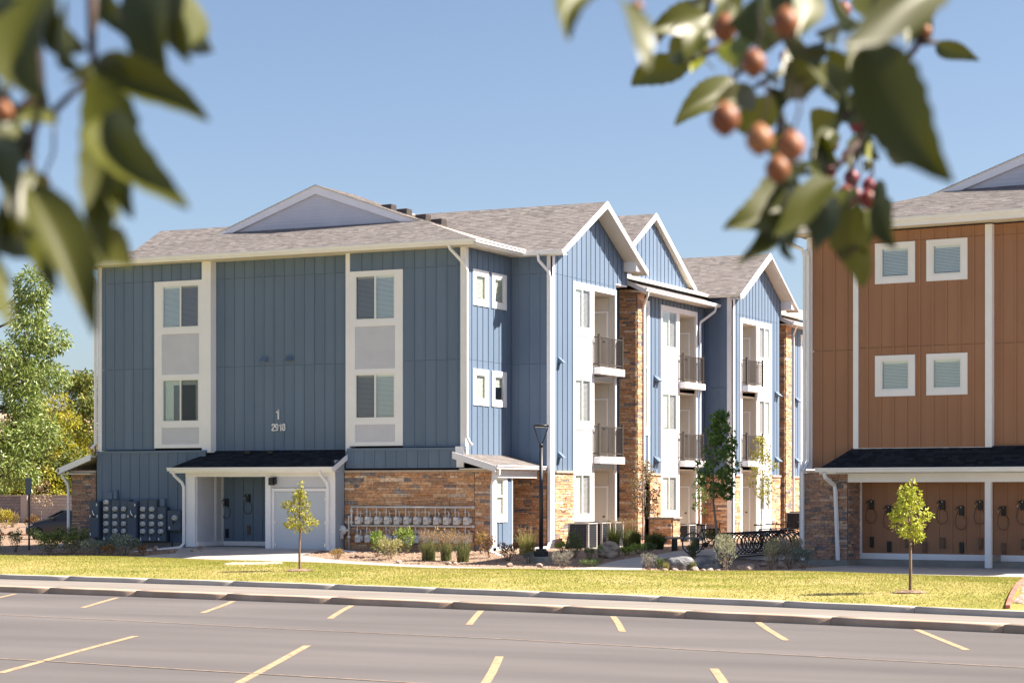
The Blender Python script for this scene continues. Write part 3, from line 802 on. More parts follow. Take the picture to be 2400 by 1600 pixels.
def walk_sheet():
    tri = mg.tessellate_polygon([[Vector((*p, 0)) for p in WALK]])
    import bmesh
    bm = bmesh.new(); vs = [bm.verts.new((*p, 0)) for p in WALK]
    for t in tri:
        try: bm.faces.new([vs[i] for i in t])
        except ValueError: pass
    for _ in range(4):
        long_e = [e for e in bm.edges if e.calc_length() > 1.4]
        if long_e: bmesh.ops.subdivide_edges(bm, edges=long_e, cuts=1)
        bmesh.ops.triangulate(bm, faces=bm.faces[:])
    for v in bm.verts: v.co.z = ground_z(v.co.x, v.co.y) + 0.014
    bmesh.ops.recalc_face_normals(bm, faces=bm.faces)
    me = bpy.data.meshes.new('entrance_walk'); bm.to_mesh(me); bm.free(); me.materials.append(M_CONC)
    return me
obj('entrance_walk', walk_sheet(), M_CONC, kind='structure')

# loose chips over the beds, and the small cobble drain in the lawn
def chips(name, n, area, size, mat, label, zoff=0.0, zf=ground_z, reject=None):
    P = []
    k = 0
    while len(P) < n and k < n * 20:
        k += 1
        x, y = area()
        if reject and reject(x, y): continue
        P.append((x, y, zf(x, y) + zoff))
    P = np.array(P); m = len(P)
    base = np.array([[1, 0, -.4], [-.5, .87, -.4], [-.5, -.87, -.4], [0.1, 0.05, .6]])
    ang = NR.uniform(0, 6.28, m); sc = NR.uniform(0.5, 1.4, m) * size
    ca, sa = np.cos(ang), np.sin(ang)
    jit = 1 + NR.uniform(-.35, .35, (m, 4, 3))
    V = base[None] * jit * sc[:, None, None]
    W = V.copy(); W[:, :, 0] = V[:, :, 0] * ca[:, None] - V[:, :, 1] * sa[:, None]; W[:, :, 1] = V[:, :, 0] * sa[:, None] + V[:, :, 1] * ca[:, None]
    W[:, :, 2] *= 0.7
    W += P[:, None, :]
    F = np.arange(m * 4).reshape(m, 4)
    tri = np.concatenate([F[:, [0, 1, 3]], F[:, [1, 2, 3]], F[:, [2, 0, 3]]], 1).reshape(-1)
    me = bpy.data.meshes.new(name); me.vertices.add(m * 4); me.vertices.foreach_set('co', W.reshape(-1).astype(np.float32))
    me.loops.add(len(tri)); me.loops.foreach_set('vertex_index', tri.astype(np.int32))
    me.polygons.add(m * 3); me.polygons.foreach_set('loop_start', (np.arange(m * 3) * 3).astype(np.int32))
    me.materials.append(mat); me.update(calc_edges=True); me.validate()
    o = obj(name, me, mat, kind='stuff'); o['label'] = label
def pnt_in(x, y, poly):
    c = False; j = len(poly) - 1
    for i in range(len(poly)):
        if (poly[i][1] > y) != (poly[j][1] > y) and x < (poly[j][0] - poly[i][0]) * (y - poly[i][1]) / (poly[j][1] - poly[i][1]) + poly[i][0]: c = not c
        j = i
    return c
chips('gravel', 15000, lambda: (R.uniform(-15, 13.2), R.uniform(-9.5, 3.3)), 0.028, M_GRAVEL, 'tan gravel and bark chips spread over the planting beds', 0.006,
      reject=lambda x, y: pnt_in(x, y, WALK) or y < np.interp(x, wnx, wny) + 0.05 or (x < 0 and y > -0.2))
chips('cobble', 420, lambda: (3.02 + R.uniform(-.62, .62), -17.3 + R.uniform(-.9, .9)), 0.07, M_COBBLE, 'small patch of pale drain cobbles set in the lawn', 0.012, lawn_z, lambda x, y: ((x - 3.02) / .62) ** 2 + ((y + 17.3) / .88) ** 2 > 1)
for (cx, cy, r), lab in zip(RINGS[:2], ('bark mulch ring round the young tree before the porch doors', 'bark mulch ring round the young tree at right')):
    gg = G(); n = 26; vs = [(cx, cy, lawn_z(cx, cy) + 0.045)]
    for q, zz in ((0.55, 0.04), (1.0, 0.008)):
        vs += [(cx + math.cos(6.283 * k / n) * r * q * R.uniform(.88, 1.1), cy + math.sin(6.283 * k / n) * r * q * R.uniform(.88, 1.1), lawn_z(cx, cy) + zz) for k in range(n)]
    gg.add(vs, [(0, 1 + k, 1 + (k + 1) % n) for k in range(n)] + [(1 + k, 1 + n + k, 1 + n + (k + 1) % n, 1 + (k + 1) % n) for k in range(n)])
    o = obj('mulch', gg, M_MULCH, None, True, kind='stuff'); o['label'] = lab
# red edging and river rock at the right end of the lawn
def edge_x(y): return 23.75 + (y + 26.94) * -0.19
gg = G(); ys = np.linspace(-26.95, -12, 16)
gg.add([(edge_x(y), y, lawn_z(edge_x(y), y) - .02) for y in ys] + [(edge_x(y) + 9, y, lawn_z(edge_x(y) + 3, y) - .02) for y in ys], [(i, i + 16, i + 17, i + 1) for i in range(15)])
structure('rock_bed', gg, M_MULCH)
gg = G(); gg.tube([(edge_x(y), y, lawn_z(edge_x(y), y) + .02) for y in ys], .05, 4); structure('bed_edging', gg, M_REDKERB)
def rb():
    y = R.uniform(-26.8, -12); return edge_x(y) + .1 + abs(R.gauss(0, 1.2)), y
chips('red_cobble', 900, rb, 0.075, M_ROCK, 'reddish river rock filling the bed at the right lawn end', 0.02, lambda x, y: lawn_z(x, y))
# far left: the road behind, its red painted kerb and a bed
gg = G(); gg.add([(-140, 7, -0.335), (-17, 7, -0.335), (-17, 23.2, -0.335), (-140, 23.2, -0.335)], [(0, 1, 2, 3)]); structure('back_road', gg, M_CONC)
gg = G(); gg.box((-140, 23.2, -0.4), (-17, 23.5, -0.2)); structure('red_kerb', gg, M_REDKERB)
gg = G(); gg.add([(-140, 23.5, -0.21), (-17, 23.5, -0.21), (-17, 46, -0.05), (-140, 46, -0.05)], [(0, 1, 2, 3)]); structure('back_bed', gg, M_MULCH)

# ---------------------------------------------------------------- facade builders
class Fr:
    """a vertical wall plane: u runs along it, d is the distance out from it"""
    def __init__(s, o, U, n):
        s.o = o; s.U = U; s.n = n
    def p(s, u, d, z):
        return (s.o[0] + s.U[0] * u + s.n[0] * d, s.o[1] + s.U[1] * u + s.n[1] * d, z)
    def hexa(s, g, u0, u1, z0, z1, d0, d1, zt1=None, mi=0):
        """block on the wall; zt1: top height at u1 when the top slopes"""
        za, zb = z1, (z1 if zt1 is None else zt1)
        q = [s.p(u0, d0, z0), s.p(u1, d0, z0), s.p(u1, d1, z0), s.p(u0, d1, z0), s.p(u0, d0, za), s.p(u1, d0, zb), s.p(u1, d1, zb), s.p(u0, d1, za)]
        a = Vector(q[1]) - Vector(q[0]); b = Vector(q[3]) - Vector(q[0])
        if a.cross(b).z < 0:
            q = [q[0], q[3], q[2], q[1], q[4], q[7], q[6], q[5]]
        return g.hexa(q, mi)

class Pieces:
    """single pieces become parts until there are 300 of a kind; the rest go into one joined part"""
    def __init__(s, root, limit=300):
        s.root = root; s.limit = limit; s.count = {}; s.bulk = {}
    def add(s, name, g, mat):
        k = s.count.get(name, 0)
        if k < s.limit:
            s.count[name] = k + 1
            obj(name, g, mat, s.root)
        else:
            b = s.bulk.setdefault((name, mat.name), (G(), mat))[0]
            b.add(g.v, g.f)
    def flush(s):
        for (name, _), (g, mat) in s.bulk.items():
            obj(name, g, mat, s.root, kind='stuff')

def cut(z0, z1, spans):
    """z0..z1 minus the spans"""
    out = [(z0, z1)]
    for a, b in spans:
        nx = []
        for p, q in out:
            if b <= p or a >= q: nx.append((p, q)); continue
            if a > p: nx.append((p, a))
            if b < q: nx.append((b, q))
        out = nx
    return [(p, q) for p, q in out if q - p > 0.02]

def siding(pc, F, u0, u1, z0, top, mat, spacing=0.406, joints=(), holes=(), phase=0.0, batten_w=0.058):
    """board and batten: a flat board between every two battens, a batten over each joint"""
    tf = top if callable(top) else (lambda u: top)
    us = []
    u = u0 + phase
    bat = []
    while u < u1 - 0.06:
        if u > u0 + 0.06: us.append(u); bat.append(u)
        u += spacing
    cuts = sorted(set([u0, u1] + us + [h for H in holes for h in H[:2] if u0 < h < u1]))
    peaks = [p for p in getattr(top, 'peaks', []) if u0 < p < u1] if callable(top) else []
    cuts = sorted(set(cuts + peaks))
    for a, b in zip(cuts, cuts[1:]):
        if b - a < 0.004: continue
        m = (a + b) / 2
        za, zb = tf(a), tf(b)
        sp = [(H[2], H[3]) for H in holes if H[0] < m < H[1]]
        for p, q in cut(z0, max(za, zb), sp):
            js = [p] + [j for j in sorted(joints) if p + 0.1 < j < q - 0.1] + [q]
            for k, (r, t) in enumerate(zip(js, js[1:])):
                g = G()
                lo = r + (0.006 if k else 0)
                if t >= max(za, zb) - 1e-6:
                    F.hexa(g, a, b, lo, max(za, lo + .01), -0.03, 0.0, max(zb, lo + .01))
                else:
                    F.hexa(g, a, b, lo, t - 0.004, -0.03, 0.0)
                pc.add('siding_board', g, mat)
    gb = G()
    for u in bat:
        sp = [(H[2], H[3]) for H in holes if H[0] - 0.02 < u < H[1] + 0.02]
        for p, q in cut(z0, tf(u), sp):
            js = [p] + [j for j in sorted(joints) if p + 0.1 < j < q - 0.1] + [q]
            for r, t in zip(js, js[1:]):
                F.hexa(gb, u - batten_w / 2, u + batten_w / 2, r, t - 0.003, 0.0, 0.022)
    if gb.v:
        obj('batten', gb, mat, pc.root, kind='stuff')

def lap(pc, F, u0, u1, z0, z1, mat, expo=0.15, d=0.0):
    z = z0
    while z < z1 - 0.02:
        t = min(z + expo, z1)
        g = G()
        a, b = [F.p(u, d - 0.03, z) for u in (u0, u1)], [F.p(u, d - 0.03, t) for u in (u0, u1)]
        o0, o1 = [F.p(u, d + 0.016, z) for u in (u0, u1)], [F.p(u, d + 0.002, t) for u in (u0, u1)]
        q = [a[0], a[1], o0[1], o0[0], b[0], b[1], o1[1], o1[0]]
        if (Vector(q[1]) - Vector(q[0])).cross(Vector(q[3]) - Vector(q[0])).z < 0:
            q = [q[0], q[3], q[2], q[1], q[4], q[7], q[6], q[5]]
        g.hexa(q)
        pc.add('lap_board', g, mat)
        z = t

def ledge_stone(pc, F, u0, u1, z0, z1, mat, base=0.02, hmin=0.055, hmax=0.115, lmin=0.14, lmax=0.55, holes=()):
    """dry laid ledge stone: courses of uneven height, stones of uneven length and depth, over a dark joint backing"""
    gm = G(); F.hexa(gm, u0, u1, z0, z1, -0.02, base)
    obj('stone_backing', gm, M_MORTAR, pc.root)
    z = z0
    while z < z1 - 0.02:
        h = R.uniform(hmin, hmax)
        if z1 - z - h < 0.04: h = z1 - z
        u = u0
        while u < u1 - 0.005:
            w = R.uniform(lmin, lmax) * (0.75 + 0.5 * (h - hmin) / (hmax - hmin))
            if u1 - u - w < 0.09: w = u1 - u
            parts = [(z, h)]
            if h > 0.09 and R.random() < 0.3: parts = [(z, h * 0.5), (z + h * 0.5, h * 0.5)]
            for zz, hh in parts:
                g = G(); e = 0.0035
                dd = [base + R.uniform(0.012, 0.045) for _ in range(4)]
                jt = lambda: R.uniform(-0.004, 0.004)
                q = [F.p(u + e, 0, zz + e), F.p(u + w - e, 0, zz + e), F.p(u + w - e + jt(), dd[0], zz + e + jt()), F.p(u + e + jt(), dd[1], zz + e + jt()),
                     F.p(u + e, 0, zz + hh - e), F.p(u + w - e, 0, zz + hh - e), F.p(u + w - e + jt(), dd[2], zz + hh - e + jt()), F.p(u + e + jt(), dd[3], zz + hh - e + jt())]
                if (Vector(q[1]) - Vector(q[0])).cross(Vector(q[3]) - Vector(q[0])).z < 0:
                    q = [q[0], q[3], q[2], q[1], q[4], q[7], q[6], q[5]]
                g.hexa(q)
                pc.add('stone', g, mat)
            u += w
        z += h

def trim(root, F, u0, u1, z0, z1, d=0.035, d0=-0.03, mat=None, name='trim_board'):
    g = G(); F.hexa(g, u0, u1, z0, z1, d0, d)
    return obj(name, g, mat or M_WHITE, root)

def window(root, F, u0, u1, z0, z1, kind='slider', cover='blind', d=0.05, lower=None, screen=None, half=1.0):
    """vinyl frame with its sash bar, panes and what hangs behind them"""
    g = G(); b = 0.05
    F.hexa(g, u0, u0 + b, z0, z1, -0.05, d); F.hexa(g, u1 - b, u1, z0, z1, -0.05, d)
    F.hexa(g, u0 + b, u1 - b, z0, z0 + b, -0.05, d - .002); F.hexa(g, u0 + b, u1 - b, z1 - b, z1, -0.05, d - .002)
    f = obj('window', g, M_FRAME, root)
    m = (u0 + u1) / 2
    if kind == 'slider':
        gm = G(); F.hexa(gm, m - 0.03, m + 0.03, z0 + b, z1 - b, -0.04, d - 0.006); obj('sash_bar', gm, M_FRAME, f)
        rects = [(u0 + b, m - 0.03, z0 + b, z1 - b), (m + 0.03, u1 - b, z0 + b, z1 - b)]
    elif kind == 'hung':
        zm = (z0 + z1) / 2
        gm = G(); F.hexa(gm, u0 + b, u1 - b, zm - 0.03, zm + 0.03, -0.04, d - 0.006); obj('sash_bar', gm, M_FRAME, f)
        rects = [(u0 + b, u1 - b, z0 + b, zm - 0.03), (u0 + b, u1 - b, zm + 0.03, z1 - b)]
    else:
        rects = [(u0 + b, u1 - b, z0 + b, z1 - b)]
    for i, (a, c, p, q) in enumerate(rects):
        gp = G(); F.hexa(gp, a, c, p, q, 0.008, 0.014)
        obj('pane', gp, M_SCREEN if screen == i else M_GLASS, f)
    if cover == 'blind':
        gs = G(); z = z1 - b - 0.06; zl = z0 + b + 0.02 + (z1 - z0) * (1 - half)
        F.hexa(gs, u0 + b + .02, u1 - b - .02, z1 - b - 0.05, z1 - b, -0.09, -0.045)
        while z > zl:
            q = [F.p(u0 + b + .01, -0.075, z + 0.017), F.p(u1 - b - .01, -0.075, z + 0.017), F.p(u1 - b - .01, -0.050, z - 0.017), F.p(u0 + b + .01, -0.050, z - 0.017)]
            gs.add(q, [(0, 1, 2, 3)])
            z -= 0.042
        obj('blind', gs, M_BLIND, f)
    elif cover == 'shade':
        gs = G(); F.hexa(gs, u0 + b, u1 - b, z0 + b, z1 - b, -0.07, -0.06)
        obj('roller_shade', gs, M_TAUPE, f)
    elif cover == 'curtain':
        for side in (0, 1):
            gc = G(); w = (u1 - u0) * (0.24 if side == 0 else 0.12); k = 9
            a = u0 + b if side == 0 else u1 - b - w
            vs = []
            for i in range(k + 1):
                dd = -0.12 + 0.025 * (i % 2)
                vs += [F.p(a + w * i / k, dd, z0 + b), F.p(a + w * i / k, dd, z1 - b - 0.12)]
            gc.add(vs, [(2 * i, 2 * i + 2, 2 * i + 3, 2 * i + 1) for i in range(k)])
            obj('curtain', gc, M_CURTAIN, f)
        gv = G(); F.hexa(gv, u0 + b, u1 - b, z1 - b - 0.16, z1 - b, -0.14, -0.1); obj('valance', gv, M_CURTAIN, f)
    return f

def sh_clip(poly, clip):
    """convex clip in 2D"""
    out = poly
    n = len(clip)
    area = sum(clip[i][0] * clip[(i + 1) % n][1] - clip[(i + 1) % n][0] * clip[i][1] for i in range(n))
    for i in range(n):
        a, b = clip[i], clip[(i + 1) % n]
        if area < 0: a, b = b, a
        inp = out; out = []
        if not inp: return []
        def side(p): return (b[0] - a[0]) * (p[1] - a[1]) - (b[1] - a[1]) * (p[0] - a[0])
        for j in range(len(inp)):
            p, q = inp[j], inp[(j + 1) % len(inp)]
            sp, sq = side(p), side(q)
            if sp >= 0: out.append(p)
            if (sp >= 0) != (sq >= 0):
                t = sp / (sp - sq)
                out.append((p[0] + (q[0] - p[0]) * t, p[1] + (q[1] - p[1]) * t))
    return out

def roof_plane(root, pts, mat, deck=None, shingled=True, thick=0.12, expo=0.145):
    """pts: planar outline, first edge along the eave. A deck slab plus courses of single shingle tabs."""
    P = [Vector(p) for p in pts]
    U = (P[1] - P[0]).normalized()
    N = None
    for i in range(2, len(P)):
        N = U.cross(P[i] - P[0])
        if N.length > 1e-4: break
    N.normalize()
    if N.z < 0: N = -N
    V = N.cross(U)
    if V.z < 0: V = -V
    if U.cross(V).dot(N) < 0: pass
    g = G(); g.prism([p for p in P] if (P[1] - P[0]).cross(P[2] - P[0]).z > 0 else [p for p in P][::-1], -N * thick)
    obj('roof_deck', g, deck or M_SOFFIT, root)
    if not shingled: return
    q2 = [((p - P[0]).dot(U), (p - P[0]).dot(V)) for p in P]
    vmax = max(q[1] for q in q2); umin = min(q[0] for q in q2); umax = max(q[0] for q in q2)
    gs = G(); v = 0.0; row = 0
    while v < vmax:
        u = umin - R.uniform(0, 0.35)
        while u < umax:
            w = R.uniform(0.14, 0.30)
            c = sh_clip([(u, v), (u + w - 0.004, v), (u + w - 0.004, v + expo), (u, v + expo)], q2)
            if len(c) >= 3:
                lift = R.uniform(0.004, 0.010)
                top = [P[0] + U * a + V * bb + N * (0.006 + lift * (1 - (bb - v) / expo)) for a, bb in c]
                bot = [P[0] + U * a + V * bb + N * 0.001 for a, bb in c]
                n = len(c)
                if (top[1] - top[0]).cross(top[2] - top[0]).dot(N) < 0: top = top[::-1]; bot = bot[::-1]
                fs = [tuple(range(n))] + [(k, n + k, n + (k + 1) % n, (k + 1) % n) for k in range(n)]
                gs.add(top + bot, fs)
            u += w
        v += expo; row += 1
    obj('shingle', gs, mat, root, kind='stuff')

def gutter(root, a, b, w=0.13, h=0.12, mat=None):
    """K-style gutter running from a to b (outer top edge); profile leans outward"""
    a = Vector(a); b = Vector(b); d = (b - a).normalized(); out = Vector((d.y, -d.x, 0))
    prof = [(0, 0), (0, -h * 0.32), (-w * 0.22, -h * 0.52), (-w * 0.30, -h), (-w, -h), (-w, 0), (-w + 0.012, 0), (-w + 0.012, -h + 0.015), (-w * 0.36, -h + 0.015), (-0.02, -0.03), (-0.02, 0)]
    g = G(); n = len(prof); vs = []
    for p in (a, b):
        vs += [p + out * x + Vector((0, 0, z)) for x, z in prof]
    g.add(vs, [(i, (i + 1) % n, n + (i + 1) % n, n + i) for i in range(n)])
    for k in (0, n):
        g.add([vs[k + i] for i in (0, 1, 2, 3, 4, 5)], [(0, 1, 2, 3, 4, 5)])
    return obj('gutter', g, mat or M_WHITE, root)

def downspout(root, pts, w=0.085, mat=None):
    g = G()
    P = [Vector(p) for p in pts]
    g.tube(P, w * 0.62, 4)
    return obj('downspout', g, mat or M_WHITE, root)

def vent_hood(root, F, u, z, s=0.15, mat=None):
    g = G()
    F.hexa(g, u - s * .55, u + s * .55, z, z + s * 1.15, 0, 0.02)
    q = [F.p(u - s / 2, 0.02, z + s), F.p(u + s / 2, 0.02, z + s), F.p(u + s / 2, 0.02 + s * .95, z + s * .12), F.p(u - s / 2, 0.02 + s * .95, z + s * .12)]
    g.add(q + [F.p(u - s / 2, 0.02, z + s * .1), F.p(u + s / 2, 0.02, z + s * .1)], [(0, 1, 2, 3), (0, 3, 4), (1, 5, 2), (3, 2, 5, 4)])
    return obj('vent_hood', g, mat or M_BLUE, root)

def railing(root, x, y0, y1, z, ret, h=1.05):
    """steel balcony railing: posts, rails and balusters; ret: how far it returns to the wall"""
    g = G()
    for y in (y0, y1):
        g.box((x - 0.035, y - 0.035, z), (x + 0.035, y + 0.035, z + h + 0.08))
        g.box((x - 0.05, y - 0.05, z + h + 0.08), (x + 0.05, y + 0.05, z + h + 0.10))
    for zz in (z + 0.08, z + h - 0.02):
        g.box((x - 0.02, y0 + .035, zz), (x + 0.02, y1 - .035, zz + 0.035))
        for y in (y0, y1): g.box((x - ret, y - 0.018, zz), (x - .035, y + 0.018, zz + 0.035))
    o = obj('railing', g, M_RAIL, root)
    n = int((y1 - y0) / 0.105)
    gb = G()
    for i in range(1, n):
        y = y0 + (y1 - y0) * i / n
        gb.box((x - 0.009, y - 0.009, z + 0.115), (x + 0.009, y + 0.009, z + h - 0.02))
    for y in (y0, y1):
        for k in (1, 2):
            gb.box((x - ret * k / 3 - .009, y - 0.009, z + 0.115), (x - ret * k / 3 + .009, y + 0.009, z + h - 0.02))
    obj('baluster', gb, M_RAIL, o, kind='stuff')
    return o

GLYPHS = {'1': ([[(0.14, 0.70), (0.32, 0.78), (0.37, 0.96)], [(0.38, 1.0), (0.38, 0.0)]], 0.56),
          '2': ([[(0.08, 0.70), (0.12, 0.86), (0.28, 0.94), (0.44, 0.88), (0.48, 0.72), (0.42, 0.56), (0.20, 0.34), (0.09, 0.16), (0.08, 0.07), (0.52, 0.07)]], 0.56),
          '9': ([[(0.48, 0.64), (0.40, 0.46), (0.24, 0.42), (0.10, 0.52), (0.08, 0.70), (0.14, 0.86), (0.28, 0.94), (0.42, 0.86), (0.48, 0.64), (0.46, 0.34), (0.38, 0.14), (0.25, 0.06), (0.10, 0.14)]], 0.56),
          '8': ([[(0.28, 0.53), (0.42, 0.60), (0.46, 0.74), (0.40, 0.88), (0.28, 0.94), (0.16, 0.88), (0.10, 0.74), (0.14, 0.60), (0.28, 0.53), (0.44, 0.43), (0.49, 0.27), (0.42, 0.12), (0.28, 0.06), (0.14, 0.12), (0.07, 0.27), (0.12, 0.43), (0.28, 0.53)]], 0.56)}
def number_sign(s, size, F, u, z, root, mat, d=0.0, t=0.03):
    """raised metal numerals: every digit is a plate of its own"""
    x = u - sum(GLYPHS[c][1] for c in s) * size / 2
    for c in s:
        strokes, adv = GLYPHS[c]
        g = G(); w = 0.075 * size
        for st in strokes:
            P = [Vector((a * size, b * size, 0)) for a, b in st]
            L = []; Rr = []
            for i, p in enumerate(P):
                q = (P[min(i + 1, len(P) - 1)] - P[max(i - 1, 0)]).normalized()
                nrm = Vector((-q.y, q.x, 0)) * w
                L.append(p + nrm); Rr.append(p - nrm)
            for i in range(len(P) - 1):
                q = [F.p(x + v.x, dd, z + v.y) for dd in (d, d + t) for v in (L[i], Rr[i], Rr[i + 1], L[i + 1])]
                g.add(q, [(0, 1, 2, 3), (4, 7, 6, 5), (0, 4, 5, 1), (1, 5, 6, 2), (2, 6, 7, 3), (3, 7, 4, 0)])
        obj('address_number', g, mat, root)
        x += adv * size

# ================================================================ the blue apartment building
BLUE = thing('apartment_building', 'blue three storey apartment block with white trim, number 1 above 2918 and stone base', 'building', (0, 0, 0))
pc = Pieces(BLUE)
FRONT = Fr((0, 0), (1, 0), (0, -1))          # the two front wings
MID = Fr((0, 0.3), (1, 0), (0, -1))          # the centre, set back
SKIRT = Fr((0, -0.13), (1, 0), (0, -1))      # ground floor facing
SIDE = Fr((0, 0), (0, 1), (1, 0))            # sunlit side, front block
RET = Fr((0, 3.42), (1, 0), (0, -1))         # return wall of the first bay
XB = 1.54
BAY = Fr((XB, 0), (0, 1), (1, 0))
XM = 0.30
LINK = Fr((XM, 0), (0, 1), (1, 0))
ZS = 9.95                                    # soffit
# dark inner cores, so that nothing shows through
g = G()
for a, b in [((-14.7, 1.1, -.3), (-0.35, 18.2, 9.9)), ((-14.7, .35, -.3), (-10.3, 1.1, 9.9)), ((-6.9, .35, -.3), (-.35, 1.1, 9.9)), ((-10.3, .36, 2.6), (-6.9, 1.1, 9.9)),
             ((-14.7, 18.2, -.3), (-1.3, 60, 9.9)), ((-.35, 13.6, -.3), (-.02, 18.2, 9.9)), ((-.3, 3.75, -.3), (1.2, 6.75, 9.6)), ((-1.3, 20.4, -.3), (0, 22.0, 9.6)),
             ((-.3, 24.3, -.3), (1.2, 27.1, 9.6)), ((-1.3, 24.3, -.3), (-.02, 60, 9.9)), ((-16.2, 3.5, -.3), (-14.7, 9.0, 9.6))]:
    g.box(a, b)
obj('inner_wall', g, M_DARK, BLUE)

J3, J2 = 9.35, 6.28
# ---- front: left wing
siding(pc, FRONT, -14.62, -10.32, 3.42, ZS, M_BLUE, joints=(J2, J3), holes=[(-12.33, -10.32, 3.40, 9.33)], phase=0.12)
trim(BLUE, FRONT, -14.8, -14.62, 3.40, ZS, 0.03)
trim(BLUE, FRONT, -10.32, -9.95, 3.30, ZS, 0.035, -0.34)
# ---- front: centre
siding(pc, MID, -9.95, -4.52, 3.36, ZS, M_BLUE, joints=(J2, J3), phase=0.33)
# ---- front: right wing
siding(pc, FRONT, -4.36, -0.17, 3.42, ZS, M_BLUE, joints=(J2, J3), holes=[(-4.36, -2.33, 3.40, 9.33)], phase=0.405)
trim(BLUE, FRONT, -4.52, -4.36, 3.20, ZS, 0.035, -0.34)
trim(BLUE, FRONT, -0.17, 0.027, 3.42, ZS, 0.03)
def window_group(u0, u1, w0, w1, covers):
    trim(BLUE, FRONT, u0, w0, 3.47, 9.33, 0.03); trim(BLUE, FRONT, w1, u1, 3.47, 9.33, 0.03)
    for a, b in ((9.19, 9.33), (7.47, 7.68), (5.89, 6.05), (4.19, 4.38), (3.47, 3.60)):
        trim(BLUE, FRONT, w0, w1, a, b, 0.028)
    for (a, b), (c, scr) in zip(((7.68, 9.19), (4.38, 5.89)), covers):
        window(BLUE, FRONT, w0, w1, a, b, 'slider', c, 0.022, screen=scr)
    lap(pc, FRONT, w0, w1, 6.05, 7.47, M_LAP, 0.118); lap(pc, FRONT, w0, w1, 3.60, 4.19, M_LAP, 0.118)
window_group(-12.33, -10.32, -12.02, -10.44, [('blind', 1), ('curtain', 1)])
window_group(-4.36, -2.33, -4.16, -2.62, [('blind', 0), ('blind', 0)])
vent_hood(BLUE, MID, -7.92, 6.40, 0.21); vent_hood(BLUE, MID, -6.90, 6.40, 0.21)
number_sign('1', 0.34, MID, -7.40, 4.43, BLUE, M_WHITE, 0.023)
number_sign('2918', 0.25, MID, -7.36, 4.03, BLUE, M_WHITE, 0.023)
# ---- ground floor facing, left (siding) and right (short siding over ledge stone)
siding(pc, SKIRT, -14.75, -10.1, 0.16, 3.30, M_BLUE, phase=0.2)
trim(BLUE, SKIRT, -14.78, -10.1, 3.30, 3.385, 0.035, -0.15, M_BLUE)
g = G(); SKIRT.hexa(g, -14.75, -10.1, -0.35, 0.155, -0.1, -0.01); obj('foundation', g, M_FOUND, BLUE)
siding(pc, SKIRT, -4.46, -0.02, 2.72, 3.31, M_BLUE, phase=0.28)
trim(BLUE, SKIRT, -4.40, 0.03, 3.31, 3.395, 0.035, -0.15, M_BLUE)
def cap(F, u0, u1, z, d=0.10, d0=-0.1):
    u = u0
    while u < u1 - 0.01:
        w = min(R.uniform(0.5, 0.62), u1 - u)
        if u1 - u - w < 0.12: w = u1 - u
        g = G(); F.hexa(g, u + .003, u + w - .003, z, z + 0.075, d0, d); pc.add('stone_cap', g, M_CAP); u += w
ledge_stone(pc, SKIRT, -4.47, 0.42, -0.12, 2.575, M_STONE, hmin=0.075, hmax=0.135, lmin=0.2, lmax=0.62)
ledge_stone(pc, Fr((0, -0.15), (1, 0), (0, -1)), 0.44, 1.03, -0.12, 2.575, M_STONE, hmin=0.07, hmax=0.13, lmin=0.18, lmax=0.5)
cap(SKIRT, -4.47, 1.06, 2.58)
# ---- sunlit side of the front block
SW = [(0.51, 1.66, 8.10, 9.29), (1.91, 3.02, 8.10, 9.29), (0.51, 1.66, 4.80, 6.0), (1.91, 3.02, 4.80, 6.0)]
siding(pc, SIDE, 0.17, 3.40, 3.16, ZS, M_BLUE, joints=(J2,), holes=SW, phase=0.30)
trim(BLUE, SIDE, 0.0, 0.17, 3.16, ZS, 0.03)
def cased(root, F, w, cover='blind', c=0.19, half=1.0, mat=None, screen=None):
    u0, u1, z0, z1 = w
    for q in ((u0, u1, z1 - c * .8, z1), (u0, u1, z0, z0 + c)): trim(root, F, *q, 0.036, -0.03, mat)
    for q in ((u0, u0 + c, z0 + c, z1 - c * .8), (u1 - c, u1, z0 + c, z1 - c * .8)): trim(root, F, *q, 0.034, -0.03, mat)
    return window(root, F, u0 + c, u1 - c, z0 + c, z1 - c * .8, 'single', cover, 0.024, half=half, screen=screen)
for i, w in enumerate(SW): cased(BLUE, SIDE, w, half=(1, 1, 1, 0.55)[i])
